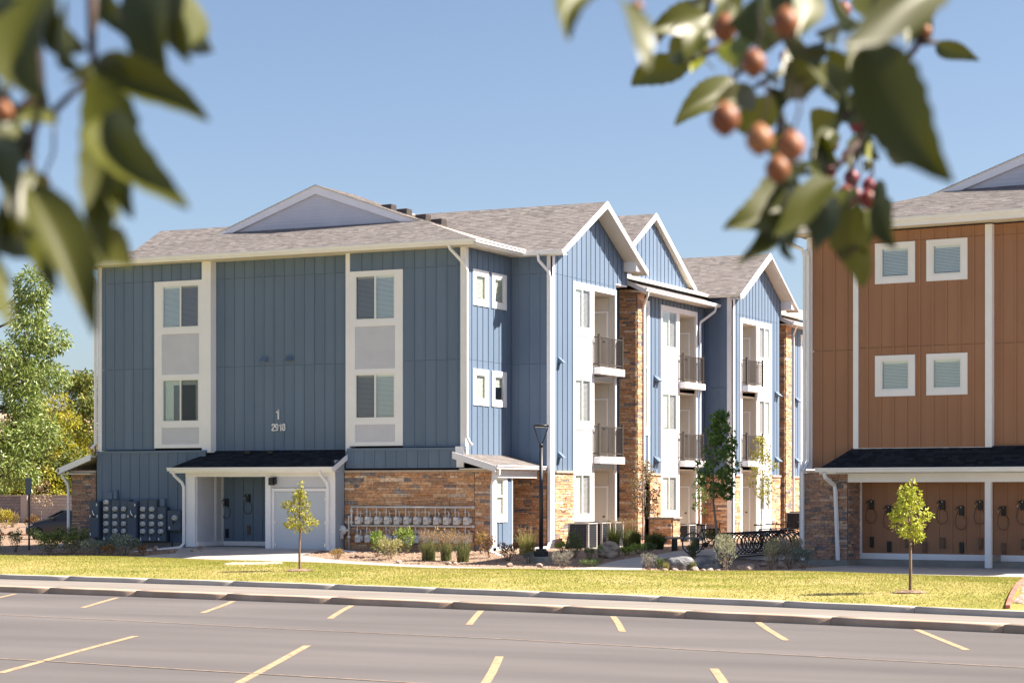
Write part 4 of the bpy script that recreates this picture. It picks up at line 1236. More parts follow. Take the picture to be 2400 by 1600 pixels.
# ---- first bay: return wall
siding(pc, RET, 0.0, 1.36, 2.66, ZS + .1, M_BLUE, joints=(J3, J2), phase=0.25)
trim(BLUE, RET, 1.36, XB + .027, 2.66, ZS + .1, 0.03)
ledge_stone(pc, RET, 0.0, 1.36, -0.1, 2.575, M_STONE)
trim(BLUE, RET, 1.40, XB + 0.025, 0.0, 2.66, 0.07)
cap(RET, 0.0, 1.40, 2.58)
def gable_top(c, zr, sl):
    f = lambda u: zr - sl * abs(u - c)
    f.peaks = [c]
    return f
Y1 = 6.75
def bay_wall(y0, y1, yc, group, ylow, covers, z3=7.64, z2=4.37, z1=1.12, zt=9.23):
    """sunlit gabled bay: (group u0,u1), window, opening"""
    gu0, gu1, w0, w1, o0, o1 = group
    gt = gable_top(yc, 11.93, 0.555)
    siding(pc, BAY, y0 + 0.18, y1, 2.66, gt, M_BLUE, joints=(J3,), holes=[(gu0, gu1, 0, zt), (ylow, y1 + .1, 0, 9.5)], phase=0.30, spacing=0.40)
    trim(BLUE, BAY, y0 - 0.03, y0 + 0.18, 0.0, gt(y0 + .1), 0.03)
    for a, b in ((y0 + 0.18, gu0), (gu1, ylow)):
        if b - a > 0.15:
            ledge_stone(pc, BAY, a, b, -0.1, 2.575, M_STONE); cap(BAY, a, b, 2.58)
    trim(BLUE, BAY, gu0, gu1, zt - 0.19, zt, 0.036)
    for a, b in sorted([(gu0, w0), (w1, o0)] if o0 > w1 else [(o1, w0), (w1, gu1)]):
        trim(BLUE, BAY, a, b, 0.0, zt - 0.19, 0.034, -0.05)
    if o0 > w1: trim(BLUE, BAY, o1, gu1, 0.0, zt - 0.19, 0.034, -0.05)
    else: trim(BLUE, BAY, gu0, o0, 0.0, zt - 0.19, 0.034, -0.05)
    tops = (zt - 0.19, 5.88, 2.56)
    for k, zs in enumerate((z3, z2, z1)):
        window(BLUE, BAY, w0, w1, zs, tops[k], 'slider', covers[k], 0.02, screen=1 if o0 > w1 else 0)
        trim(BLUE, BAY, w0, w1, zs - 0.27, zs, 0.03)
        if k: trim(BLUE, BAY, w0, w1, tops[k], tops[k] + 0.15, 0.03)
        lo = (tops[1] + .15, tops[2] + .15, 0.12)[k]
        lap(pc, BAY, w0, w1, lo, zs - 0.27, M_LAPWHITE, 0.155)
    return gt
gt1 = bay_wall(3.42, 10.0, Y1, (5.14, 8.93, 5.28, 6.62, 6.91, 8.82), 8.95, ('blind', 'blind', 'blind'))
g = G(); g.box((0.1, 8.9, 9.44), (XB - .01, 10.0, 9.49)); obj('soffit', g, M_WHITE, BLUE)
gt2 = bay_wall(21.3, 27.6, 24.55, (22.18, 26.16, 24.55, 26.0, 22.42, 24.22), 27.3, ('shade', 'shade', 'blind'))
# ---- balconies cut into the bays
def balcony(xw, y0, y1, floors, proj, back, door_far=True, ys=None):
    """floors: (slab top, opening head) per storey; the lowest is a patio without slab"""
    for k, (zf, zh) in enumerate(floors):
        g = G()
        g.box((back - .05, y0 - .02, zf - .02), (back, y1 + .02, zh + .02)); obj('balcony_wall', g, M_TAUPE, BLUE)
        g = G(); g.box((back, y1, zf - .02), (xw - 0.04, y1 + 0.05, zh + .02)); fw = obj('balcony_wall', g, M_TAUPE, BLUE)
        g = G(); g.box((back, y0 - 0.05, zf - .02), (xw - 0.04, y0, zh + .02)); obj('balcony_wall', g, M_TAUPE, BLUE)
        g = G(); g.box((back, y0, zh), (xw - 0.03, y1, zh + 0.05)); obj('balcony_ceiling', g, M_SOFFIT, BLUE)
        # storage door and the louvre over it on the far wall
        w = xw - back
        gd = G(); gd.box((back + w * .18, y1 - 0.02, zf + .02), (back + w * .80, y1, zf + 2.06)); dr = obj('storage_door', gd, M_TAUPE, BLUE)
        gh = G(); gh.box((back + w * .70, y1 - 0.06, zf + .98), (back + w * .75, y1 - 0.02, zf + 1.03)); obj('handle', gh, M_RAIL, dr)
        gj = G()
        for a in (.14, .80): gj.box((back + w * a, y1 - 0.03, zf), (back + w * (a + .04), y1, zf + 2.06))
        gj.box((back + w * .14, y1 - 0.03, zf + 2.06), (back + w * .84, y1, zf + 2.12)); obj('door_casing', gj, M_WHITE, BLUE)
        gl = G(); z = zf + 2.16
        while z < min(zf + 2.55, zh - .04): gl.box((back + w * .05, y1 - 0.035, z), (back + w * .84, y1 - .005, z + 0.055)); z += 0.062
        obj('wall_louvre', gl, M_SOFFIT, BLUE)
        # glazed door on the back wall
        F = Fr((back, 0), (0, 1), (1, 0))
        window(BLUE, F, y0 + .25, y1 - .35, zf + .05, zf + 2.1, 'slider', None, 0.03)
        if k < 2:
            s0, s1 = ys
            g = G(); g.box((back, y0 - .12, zf - 0.26), (xw + proj, s1, zf - 0.02)); sl = obj('balcony_slab', g, M_WHITE, BLUE)
            g = G(); g.box((back + .01, y0 - .10, zf - 0.02), (xw + proj - .02, s1 - .02, zf)); obj('deck_board', g, M_TRAY, sl)
            railing(BLUE, xw + proj - 0.09, s0 + .05, s1 - .05, zf, proj - .09)
balcony(XB, 6.93, 8.82, [(6.36, 9.0), (3.20, 5.86), (0.03, 2.72)], 0.32, 0.02, ys=(6.82, 9.02))
balcony(XB, 22.44, 24.20, [(6.42, 9.0), (3.26, 5.92), (0.05, 2.8)], 0.32, 0.02, ys=(22.33, 24.45))
# ---- the link between the bays: stone pier, siding, windows and balconies under a low roof
PIER_F = Fr((0, 13.5), (1, 0), (0, -1)); PIER_B = Fr((0, 13.49), (1, 0), (0, -1)); PIER_S = Fr((0.46, 0), (0, 1), (1, 0))
siding(pc, PIER_B, -0.8, -0.25, 2.66, 9.72, M_BLUE, phase=.2)
ledge_stone(pc, PIER_F, -0.24, 0.46, -0.1, 9.72, M_STONE)
ledge_stone(pc, PIER_S, 13.5, 14.2, -0.1, 9.66, M_STONE)
g = G(); g.box((-.4, 13.52, -.2), (.45, 14.2, 9.7)); obj('inner_wall', g, M_DARK, BLUE)
def link_wall(ya, tw0, tw1, ga, gb, w0, w1, o0, o1, yend):
    siding(pc, LINK, tw1, ga, 2.66, 9.62, M_BLUE, phase=0.25, spacing=0.40)
    ledge_stone(pc, LINK, tw1, ga, -0.1, 2.575, M_STONE); cap(LINK, tw1, ga, 2.58)
    siding(pc, LINK, gb, yend, 2.66, 9.62, M_BLUE, phase=0.25, spacing=0.40)
    ledge_stone(pc, LINK, gb, yend, -0.1, 2.575, M_STONE); cap(LINK, gb, yend, 2.58)
    siding(pc, LINK, ga, gb, 9.36, 9.62, M_BLUE, phase=0.25, spacing=0.40)
    # tall stair window beside the pier
    trim(BLUE, LINK, tw1 - 0.14, tw1, 4.4, 9.4, 0.035); trim(BLUE, LINK, tw0, tw1, 4.15, 4.4, 0.04); trim(BLUE, LINK, tw0, tw1 - .14, 9.2, 9.4, 0.035)
    window(BLUE, LINK, tw0, tw1 - 0.14, 4.4, 9.2, 'hung', 'shade', 0.02)
    siding(pc, LINK, tw0, tw1 - .14, 2.66, 4.15, M_BLUE, phase=0.2, spacing=0.40); trim(BLUE, LINK, tw1 - .14, tw1, 2.66, 4.15, 0.035)
    trim(BLUE, LINK, ga, gb, 9.17, 9.36, 0.036)
    for a, b in ((ga, w0), (w1, o0), (o1, gb)): trim(BLUE, LINK, a, b, 0.0, 9.17, 0.034, -0.05)
    for k, (zs, zt) in enumerate(((7.70, 9.17), (4.40, 5.88), (1.14, 2.56))):
        window(BLUE, LINK, w0, w1, zs, zt, 'slider', 'blind', 0.02, screen=1)
        trim(BLUE, LINK, w0, w1, zs - 0.27, zs, 0.03)
        if k: trim(BLUE, LINK, w0, w1, zt, zt + .15, 0.03)
        lap(pc, LINK, w0, w1, (6.03, 2.71, 0.12)[k], zs - 0.27, M_LAPWHITE, 0.155)
link_wall(14.2, 14.25, 15.15, 16.33, 20.38, 16.49, 18.06, 18.35, 20.23, 21.28)
balcony(XM, 18.37, 20.22, [(6.40, 9.13), (3.22, 5.92), (0.05, 2.8)], 0.32, -1.2, ys=(18.2, 20.55))
# ---- second bay return, the far link and its pier
RET2 = Fr((0, 21.3), (1, 0), (0, -1))
siding(pc, RET2, XM, 1.36, 2.66, ZS + .1, M_BLUE, joints=(J2,), phase=0.2)
trim(BLUE, RET2, 1.30, XB + .027, 0.0, ZS + .1, 0.03)
ledge_stone(pc, RET2, XM, 1.30, -0.1, 2.575, M_STONE); cap(RET2, XM, 1.30, 2.58)
PF2 = Fr((0, 31.3), (1, 0), (0, -1)); PS2 = Fr((0.46, 0), (0, 1), (1, 0))
ledge_stone(pc, PF2, -0.4, 0.46, -0.1, 9.6, M_STONE)
ledge_stone(pc, PS2, 31.3, 32.1, -0.1, 9.6, M_STONE)
g = G(); g.box((-.4, 31.31, -.2), (.45, 32.1, 9.6)); obj('inner_wall', g, M_DARK, BLUE)
siding(pc, LINK, 32.6, 34.05, 2.66, 9.62, M_BLUE, phase=0.25, spacing=0.40)
ledge_stone(pc, LINK, 32.6, 34.05, -0.1, 2.575, M_STONE); cap(LINK, 32.6, 34.05, 2.58)
siding(pc, LINK, 34.05, 38.0, 9.36, 9.62, M_BLUE, phase=0.25, spacing=0.40)
trim(BLUE, LINK, 34.05, 38, 9.17, 9.36, 0.036); trim(BLUE, LINK, 34.05, 34.2, 0, 9.17, .034); trim(BLUE, LINK, 36.0, 36.3, 0, 9.17, .034)
for k, (zs, zt) in enumerate(((7.70, 9.17), (4.40, 5.88), (1.14, 2.56))):
    window(BLUE, LINK, 34.2, 36.0, zs, zt, 'slider', 'blind' if k != 1 else 'shade', 0.02, screen=1)
    trim(BLUE, LINK, 34.2, 36.0, zs - .27, zs, .03); lap(pc, LINK, 34.2, 36.0, (5.9, 2.6, .12)[k], zs - .27, M_LAPWHITE, .155)
# small wall vents
for F, u, z in ((BAY, 3.98, 6.30), (BAY, 3.98, 3.07), (LINK, 15.75, 6.28), (LINK, 15.75, 3.1), (BAY, 26.75, 6.12), (BAY, 26.75, 3.25), (LINK, 33.3, 6.15), (LINK, 33.3, 3.3)):
    vent_hood(BLUE, F, u, z, 0.22)
    if F is LINK or u > 20: vent_hood(BLUE, F, u + .28, z - 0.02, 0.22)

# ---- roofs
ZE, PT, PB = 10.12, 0.3135, 0.552
XR, XL, YF, XC = 0.65, -15.6, -0.62, -7.475
zr = ZE + PT * (XR - XC)
k = 4.2
roof_plane(BLUE, [(XL, YF, ZE), (XR, YF, ZE), (XR - k, YF + k, ZE + PT * k), (XL + k, YF + k, ZE + PT * k)], M_SHINGLE)
roof_plane(BLUE, [(XR, 60, ZE), (XR, YF, ZE), (XR - k, YF + k, ZE + PT * k), (XC, YF + k, zr), (XC, 60, zr)], M_SHINGLE, shingled=False)
roof_plane(BLUE, [(XR, 4.5, ZE), (XR, YF, ZE), (XR - k, YF + k, ZE + PT * k), (XC, YF + k, zr), (XC, 8, zr), (-4.5, 8, ZE + PT * (XR + 4.5))], M_SHINGLE, thick=0.02)
roof_plane(BLUE, [(XL, YF, ZE), (XL, 60, ZE), (XC, 60, zr), (XC, YF + k, zr), (XL + k, YF + k, ZE + PT * k)], M_SHINGLE, shingled=False)
# decorative gablet on the front slope
GY = 3.5
DECO = Fr((0, GY), (1, 0), (0, -1))
DL, DR, DC, DZ0, DZ1 = -12.15, -3.50, -7.80, 11.33, 12.86
dg = lambda u: DZ1 - 0.10 - (DZ1 - DZ0) / (DC - DL) * abs(u - DC)
z = DZ0
while z < DZ1 - 0.25:
    sl = (DZ1 - DZ0) / (DC - DL)
    g = G(); a0 = DL + (z - DZ0) / sl; b0 = 2 * DC - a0; t = z + 0.118; a1 = DL + (t - DZ0) / sl; b1 = 2 * DC - a1
    g.add([(a0, GY, z), (b0, GY, z), (b1, GY + .014, t), (a1, GY + .014, t), (a0, GY + .1, z), (b0, GY + .1, z), (b1, GY + .1, t), (a1, GY + .1, t)],
          [(0, 1, 2, 3), (0, 4, 5, 1), (3, 2, 6, 7), (4, 7, 6, 5)])
    pc.add('lap_board', g, M_LAP); z = t
for s, e in ((DL - .12, DC), (2 * DC - DL + .12, DC)):
    g = G(); up = Vector((0, 0, 0.30))
    a = Vector((s, GY - 0.09, DZ0 - 0.04)); b = Vector((DC, GY - 0.09, DZ1 + 0.03))
    g.prism([a, b, b - up * 0.95, a + (b - a) * 0.17 - Vector((0, 0, 0.235))], (0, 0.07, 0)) if s < DC else g.prism([b, a, a + (b - a) * 0.17 - Vector((0, 0, 0.235)), b - up * 0.95], (0, 0.07, 0))
    obj('rake_board', g, M_WHITE, BLUE)
g = G(); g.box((DL + .25, GY - 0.05, DZ0 - 0.06), (2 * DC - DL - .25, GY - 0.01, DZ0 + 0.05)); obj('trim_board', g, M_WHITE, BLUE)
roof_plane(BLUE, [(2 * DC - DL + .12, GY - .12, DZ0 - .02), (2 * DC - DL + .12, GY + 2.5, DZ0 - .02), (DC, GY + 2.5, DZ1 + .06), (DC, GY - .12, DZ1 + .06)], M_SHINGLE, thick=0.03)
roof_plane(BLUE, [(DL - .12, GY + 2.5, DZ0 - .02), (DL - .12, GY - .12, DZ0 - .02), (DC, GY - .12, DZ1 + .06), (DC, GY + 2.5, DZ1 + .06)], M_SHINGLE, thick=0.03)
# cross gables over the bays
def cross_gable(yc, half, z_r, z_e, x_rake, x_in_r, x_in_e, left=False, shing=(True, True), soff=0.6):
    x0 = x_rake
    fr = [(x_in_e, yc - half, z_e), (x0, yc - half, z_e), (x0, yc, z_r), (x_in_r, yc, z_r)]
    bk = [(x0, yc + half, z_e), (x_in_e, yc + half, z_e), (x_in_r, yc, z_r), (x0, yc, z_r)]
    roof_plane(BLUE, fr, M_SHINGLE, shingled=shing[0], thick=0.10); roof_plane(BLUE, bk, M_SHINGLE, shingled=shing[1], thick=0.10)
    sx = 1 if x0 > XC else -1
    if sx < 0: return
    for sgn in (-1, 1):
        g = G(); a = Vector((x0 + .03 * sx, yc + sgn * (half + .05), z_e - .01)); b = Vector((x0 + .03 * sx, yc, z_r + .03))
        q = [a, b, b - Vector((0, 0, .24)), a - Vector((0, 0, .2))]
        g.prism(q if sgn * sx < 0 else q[::-1], (-0.035 * sx, 0, 0)); obj('rake_board', g, M_WHITE, BLUE)
cross_gable(Y1, 3.72, 12.12, 10.07, 2.14, -5.65, XR - .02)
cross_gable(24.6, 3.72, 12.12, 10.07, 2.04, -5.65, XR - .02)
cross_gable(Y1, 3.72, 12.12, 10.07, -16.9, -9.3, XL)
# the middle gable stands back over the link
yc = 15.6
gtm = gable_top(yc, 12.62, 0.585)
siding(pc, Fr((0.22, 0), (0, 1), (1, 0)), 11.6, 19.6, 9.9, gtm, M_BLUE, phase=0.2, spacing=0.40)
cross_gable(yc, 4.35, 12.86, 10.31, 0.42, -7.4, -7.4, shing=(True, True))
g = G(); g.box((-7, 11.6, 9.9), (0.15, 19.6, 10.3)); obj('inner_wall', g, M_DARK, BLUE)
# low roof over the link
def link_roof(y0, y1):
    roof_plane(BLUE, [(0.92, y0, 9.70), (0.92, y1, 9.70), (0.15, y1, 10.06), (0.15, y0, 10.06)], M_SHINGLE, thick=0.06)
    g = G(); g.prism([(0.95, y0 - .02, 9.70), (0.95, y0 - .02, 9.52), (-0.6, y0 - .02, 10.24), (-0.6, y0 - .02, 10.44)][::-1], (0, .035, 0)); obj('rake_board', g, M_WHITE, BLUE)
    g = G(); g.box((XM + .01, y0 + .02, 9.60), (0.90, y1 - .1, 9.64)); obj('soffit', g, M_SOFFIT, BLUE)
    gutter(BLUE, (1.05, y1, 9.72), (1.05, y0, 9.72)) if False else gutter(BLUE, (1.05, y0, 9.72), (1.05, y1, 9.72))
link_roof(13.15, 21.6)
link_roof(30.9, 45)
downspout(BLUE, [(0.96, 13.45, 9.6), (0.92, 13.5, 9.45), (0.60, 13.95, 9.15), (0.56, 14.0, 8.9), (0.56, 14.0, 0.1)])
downspout(BLUE, [(0.96, 20.9, 9.6), (0.92, 20.85, 9.4), (0.42, 20.5, 8.95), (0.40, 20.5, 8.7), (0.40, 20.5, 0.1)])
downspout(BLUE, [(0.96, 31.6, 9.6), (0.55, 32.3, 9.2), (0.50, 32.4, 0.1)])
# soffits of the rakes and eaves (boxed)
for yc in (Y1, 24.6):
    for sgn in (-1, 1):
        g = G()
        a = Vector((XB + .02, yc + sgn * 3.70, 9.93)); b = Vector((XB + .02, yc, 11.97))
        q = [a, b, b - Vector((0, 0, .05)), a - Vector((0, 0, .05))]
        g.prism(q if sgn < 0 else q[::-1], (0.58, 0, 0)); obj('soffit', g, M_SOFFIT, BLUE)
    g = G(); g.prism([(XB, yc + 2.9, 9.98), (XB, yc + 3.72, 9.98), (XB, yc + 3.72, 10.0), (XB, yc + 2.9, 10.42)], (.5, 0, 0)); obj('soffit', g, M_WHITE, BLUE)
g = G(); g.box((XL + .05, YF + .05, ZS), (XR - .05, 0.35, ZS + .05)); obj('soffit', g, M_SOFFIT, BLUE)
g = G(); g.box((-0.1, 0.35, ZS), (XR - .05, 3.6, ZS + .05)); obj('soffit', g, M_SOFFIT, BLUE)
g = G(); g.box((XL + .05, YF, ZS), (XR - .02, YF + .035, ZE - .01)); obj('fascia_board', g, M_WHITE, BLUE)
g = G(); g.box((XR - .055, YF + .04, ZS + .0), (XR - .02, 3.1, ZE - .01)); obj('fascia_board', g, M_WHITE, BLUE)
g = G(); g.box((XR + .0, 3.03, ZS - .02), (2.12, 3.06, 10.06)); obj('fascia_board', g, M_WHITE, BLUE)
g = G(); g.box((XR - .3, 3.06, ZS - .02), (2.10, 3.45, ZS + .02)); obj('soffit', g, M_SOFFIT, BLUE)
gutter(BLUE, (XL, YF - .12, ZE + .01), (XR + .10, YF - .12, ZE + .01))
gutter(BLUE, (XR + .12, YF - .10, ZE + .01), (XR + .12, 3.0, ZE + .01))
gutter(BLUE, (XR + .14, 2.92, 10.07), (2.14, 2.92, 10.07))
downspout(BLUE, [(-0.30, -0.62, 9.98), (-0.28, -0.55, 9.85), (-0.02, -0.12, 9.42), (0.08, -0.06, 9.2), (0.08, -0.06, 3.75), (0.2, -0.1, 3.55), (0.3, -0.1, 3.45)])
downspout(BLUE, [(1.22, 2.98, 9.95), (1.24, 3.0, 9.75), (1.46, 3.33, 9.38), (1.50, 3.35, 9.2), (1.50, 3.35, 0.25), (1.54, 3.1, 0.05)])
g = G(); g.bar((1.6, 3.0, 0.06), (1.1, 1.6, -0.02), 0.14, 0.09); obj('downspout_extension', g, M_WHITE, BLUE)
downspout(BLUE, [(-15.0, -0.6, 10.0), (-15.0, -0.5, 9.8), (-14.86, -0.12, 9.5), (-14.84, -0.10, 9.3), (-14.84, -0.10, 3.65), (-14.98, -0.14, 3.48)])
# roof vents behind the gablet
for (x, y) in ((-5.55, 4.7), (-5.05, 4.95), (-4.25, 4.9), (-3.75, 5.15)):
    z = ZE + PT * (XR - x)
    g = G(); g.hexa([(x - .22, y - .22, z - .05), (x + .26, y - .22, z - .12), (x + .26, y + .22, z - .12), (x - .22, y + .22, z - .05), (x - .18, y - .19, z + .16), (x + .26, y - .19, z + .17), (x + .26, y + .19, z + .17), (x - .18, y + .19, z + .16)]); obj('roof_vent', g, M_RAIL, BLUE, bevel=.02)

# ---- front porch with the bicycle wall and the service doors
PF = Fr((0, -0.75), (1, 0), (0, -1))
trim(BLUE, PF, -10.50, -10.12, -0.05, 2.45, 0.0, -0.12)
trim(BLUE, PF, -7.25, -7.04, -0.10, 2.45, 0.0, -0.12)
trim(BLUE, PF, -4.80, -4.50, -0.05, 2.62, 0.0, -0.12)
trim(BLUE, PF, -10.50, -4.50, 2.45, 2.64, 0.012, -0.12)
lap(pc, PF, -7.04, -4.80, 2.08, 2.45, M_LAP, 0.14, -0.03)
lap(pc, PF, -7.04, -6.98, -0.1, 2.08, M_LAP, 0.14, -0.03)
for a, b, c, e in ((-6.98, -6.90, -.12, 2.06), (-4.88, -4.80, -.12, 2.06), (-6.90, -4.88, 1.95, 2.06)): trim(BLUE, PF, a, b, c, e, 0.0, -0.08, name='door_casing')
for a, b, hs in ((-6.89, -5.90, -6.87), (-5.88, -4.89, -4.91)):
    g = G(); PF.hexa(g, a, b, -0.17, 1.94, -0.09, -0.045); d = obj('service_door', g, M_GREYDOOR, BLUE)
    for z in (0.1, 0.85, 1.65):
        g = G(); PF.hexa(g, hs - .02, hs + .02, z, z + .11, -.045, -.02); obj('hinge', g, M_CHROME, d)
g = G(); PF.hexa(g, -5.84, -5.80, 0.78, 0.92, -.045, .01); obj('handle', g, M_CHROME, BLUE)
g = G(); PF.hexa(g, -7.03, -6.86, 2.16, 2.42, 0.0, 0.16); PF.hexa(g, -6.85, -6.79, 2.2, 2.44, 0.0, 0.1); obj('wall_lantern', g, M_POST, BLUE, bevel=.01)
PR = Fr((-4.5, 0), (0, 1), (1, 0))
z = -0.02
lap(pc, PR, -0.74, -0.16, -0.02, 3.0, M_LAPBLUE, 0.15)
g = G(); g.box((-4.62, -.74, -.3), (-4.53, -.1, 3.0)); obj('inner_wall', g, M_DARK, BLUE)
CL = Fr((-10.10, 0), (0, 1), (1, 0)); CB = Fr((0, 0.98), (1, 0), (0, -1))
lap(pc, CL, -0.63, 0.42, 0.20, 2.45, M_LAP, 0.118); lap(pc, CL, 0.52, 0.86, 0.20, 2.45, M_LAP, 0.118)
trim(BLUE, CL, 0.42, 0.52, 0.20, 2.45, 0.03); trim(BLUE, CL, 0.86, 0.97, 0.20, 2.45, 0.03); trim(BLUE, CL, -0.63, 0.97, 0.05, 0.20, 0.035)
siding(pc, CB, -10.1, -7.05, 0.2, 2.46, M_BLUE, phase=0.42, spacing=0.40)
trim(BLUE, CB, -10.1, -7.05, 0.05, 0.20, 0.035)
g = G(); g.box((-10.55, -0.80, -0.3), (-10.0, 1.0, 0.045)); g.box((-10.0, -.25, -.3), (-6.95, 1.0, 0.045)); g.box((-7.3, -.78, -.3), (-6.98, -.25, -0.1)); obj('foundation', g, M_FOUND, BLUE)
g = G(); g.box((-10.3, -0.7, 2.46), (-7.0, 1.0, 2.5)); g.box((-10.45, -.73, 2.62), (-4.55, .3, 2.66)); obj('soffit', g, M_SOFFIT, BLUE)
g = G(); g.box((-7.10, -0.66, -.2), (-7.05, 1.0, 2.46)); g.box((-14.6, .0, -.3), (-10.12, .3, 3.3)); g.box((-10.16, -.6, -.3), (-10.12, .95, 2.5)); obj('inner_wall', g, M_DARK, BLUE)
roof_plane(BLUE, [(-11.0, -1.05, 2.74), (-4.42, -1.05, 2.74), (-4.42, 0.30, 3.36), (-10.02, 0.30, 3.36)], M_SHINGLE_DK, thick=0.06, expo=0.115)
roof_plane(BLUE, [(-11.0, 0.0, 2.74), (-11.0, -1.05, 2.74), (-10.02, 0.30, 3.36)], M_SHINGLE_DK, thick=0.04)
g = G(); g.box((-10.98, -1.03, 2.58), (-4.44, -1.0, 2.74)); obj('fascia_board', g, M_WHITE, BLUE)
g = G(); g.box((-10.98, -1.0, 2.60), (-4.44, -.7, 2.63)); obj('soffit', g, M_SOFFIT, BLUE)
g = G(); g.prism([(-4.42, -1.06, 2.76), (-4.42, -1.06, 2.58), (-4.42, 0.17, 3.14), (-4.42, 0.17, 3.32)][::-1], (0.035, 0, 0)); obj('rake_board', g, M_WHITE, BLUE)
gutter(BLUE, (-11.02, -1.16, 2.77), (-4.40, -1.16, 2.77))
downspout(BLUE, [(-10.83, -1.08, 2.64), (-10.80, -1.0, 2.50), (-10.58, -.86, 2.25), (-10.52, -.84, 2.1), (-10.52, -.84, 0.15), (-10.6, -.95, 0.0)])
g = G(); g.bar((-10.55, -1.0, 0.02), (-11.75, -2.35, -0.16), 0.12, 0.09); obj('downspout_extension', g, M_WHITE, BLUE)
downspout(BLUE, [(-4.92, -1.08, 2.64), (-4.90, -1.0, 2.5), (-4.78, -.84, 2.25), (-4.74, -.82, 2.1), (-4.74, -.82, 0.1), (-4.6, -.95, -0.02)])
g = G(); g.bar((-4.7, -0.95, 0.0), (-3.3, -1.5, -0.06), 0.14, 0.09); obj('downspout_extension', g, M_WHITE, BLUE)
for x in (-8.55, -7.62):
    g = G(); g.box((x, -.06, 3.24), (x + .22, .16, 3.34)); obj('roof_vent', g, M_BLACK, BLUE, bevel=.015)
# ---- side entry: small stone box under a lean-to canopy
BX = Fr((1.05, 0), (0, 1), (1, 0))
g = G(); g.box((-.1, -.10, -.3), (0.75, 1.30, 2.6)); g.box((.75, 1.1, -.3), (1.02, 1.30, 2.6)); g.box((.75, -.12, -.3), (1.0, .0, 2.6)); obj('inner_wall', g, M_DARK, BLUE)
trim(BLUE, BX, -0.16, 0.12, -0.05, 2.65, 0.03); trim(BLUE, BX, 0.72, 0.93, 0.95, 2.65, 0.03)
trim(BLUE, BX, 0.12, 0.72, 0.95, 1.17, 0.045); trim(BLUE, BX, 0.12, 0.72, 2.42, 2.65, 0.03); trim(BLUE, BX, -0.16, 1.33, -0.05, 0.12, 0.03, -.03)
window(BLUE, BX, 0.12, 0.72, 1.17, 2.42, 'hung', 'blind', 0.02)
siding(pc, BX, 0.12, 0.93, 0.12, 0.95, M_BLUE, phase=.2, spacing=.3); siding(pc, BX, 0.93, 1.27, 0.12, 2.65, M_BLUE, phase=.5)
trim(BLUE, BX, 1.27, 1.33, 0.12, 2.65, 0.03)
roof_plane(BLUE, [(1.30, -0.46, 2.78), (1.30, 3.72, 2.78), (0.0, 3.72, 3.16), (0.0, -0.46, 3.16)], M_SHINGLE, thick=0.06, expo=.12)
g = G(); g.prism([(1.33, -0.48, 2.79), (1.33, -0.48, 2.58), (-0.24, -0.48, 3.02), (-0.24, -0.48, 3.24)][::-1], (0, 0.04, 0)); obj('rake_board', g, M_WHITE, BLUE)
g = G(); g.box((0.95, -0.14, 2.40), (1.16, 3.04, 2.66)); obj('beam', g, M_WHITE, BLUE)
g = G(); g.box((0.0, -0.44, 2.66), (1.28, 3.40, 2.70)); obj('soffit', g, M_SOFFIT, BLUE)
g = G(); g.box((-0.25, -.16, 2.74), (0.02, -.10, 3.0)); g.box((-.27, -.2, 3.02), (0.03, -.14, 3.42)); obj('trim_board', g, M_WHITE, BLUE)
gutter(BLUE, (1.42, -0.46, 2.80), (1.42, 3.72, 2.80))
downspout(BLUE, [(1.34, -0.2, 2.68), (1.32, -0.2, 2.5), (1.12, -0.24, 2.30), (1.08, -0.24, 2.1), (1.08, -0.24, 0.1), (1.2, -.5, -0.05)])
g = G(); g.bar((1.2, -0.6, 0.0), (2.35, -2.0, -0.13), 0.14, 0.09); obj('downspout_extension', g, M_WHITE, BLUE)
# the same lean-to on the far left corner
g = G(); g.box((-15.85, -.10, -.3), (-14.8, 1.2, 2.6)); obj('inner_wall', g, M_DARK, BLUE)
ledge_stone(pc, Fr((0, -0.1), (1, 0), (0, -1)), -15.85, -14.79, -0.1, 2.62, M_STONE_B); cap(Fr((0, -0.1), (1, 0), (0, -1)), -15.85, -14.79, 2.62)
roof_plane(BLUE, [(-16.2, 3.6, 2.74), (-16.2, -0.4, 2.74), (-14.85, -0.4, 3.22), (-14.85, 3.6, 3.22)], M_SHINGLE, thick=0.05)
g = G(); g.prism([(-16.25, -0.45, 2.78), (-16.25, -0.45, 2.56), (-14.80, -0.45, 3.06), (-14.80, -0.45, 3.28)], (0, 0.04, 0)); obj('rake_board', g, M_WHITE, BLUE)
g = G(); g.box((-16.1, -0.38, 2.56), (-14.85, 3.5, 2.60)); obj('soffit', g, M_SOFFIT, BLUE)
gutter(BLUE, (-16.32, 3.6, 2.76), (-16.32, -0.45, 2.76))
downspout(BLUE, [(-16.2, -0.3, 2.66), (-16.15, -.3, 2.5), (-15.95, -0.24, 2.2), (-15.93, -0.24, 2.0), (-15.93, -0.24, 0.15), (-16.1, -.5, 0.0)])
pc.flush()

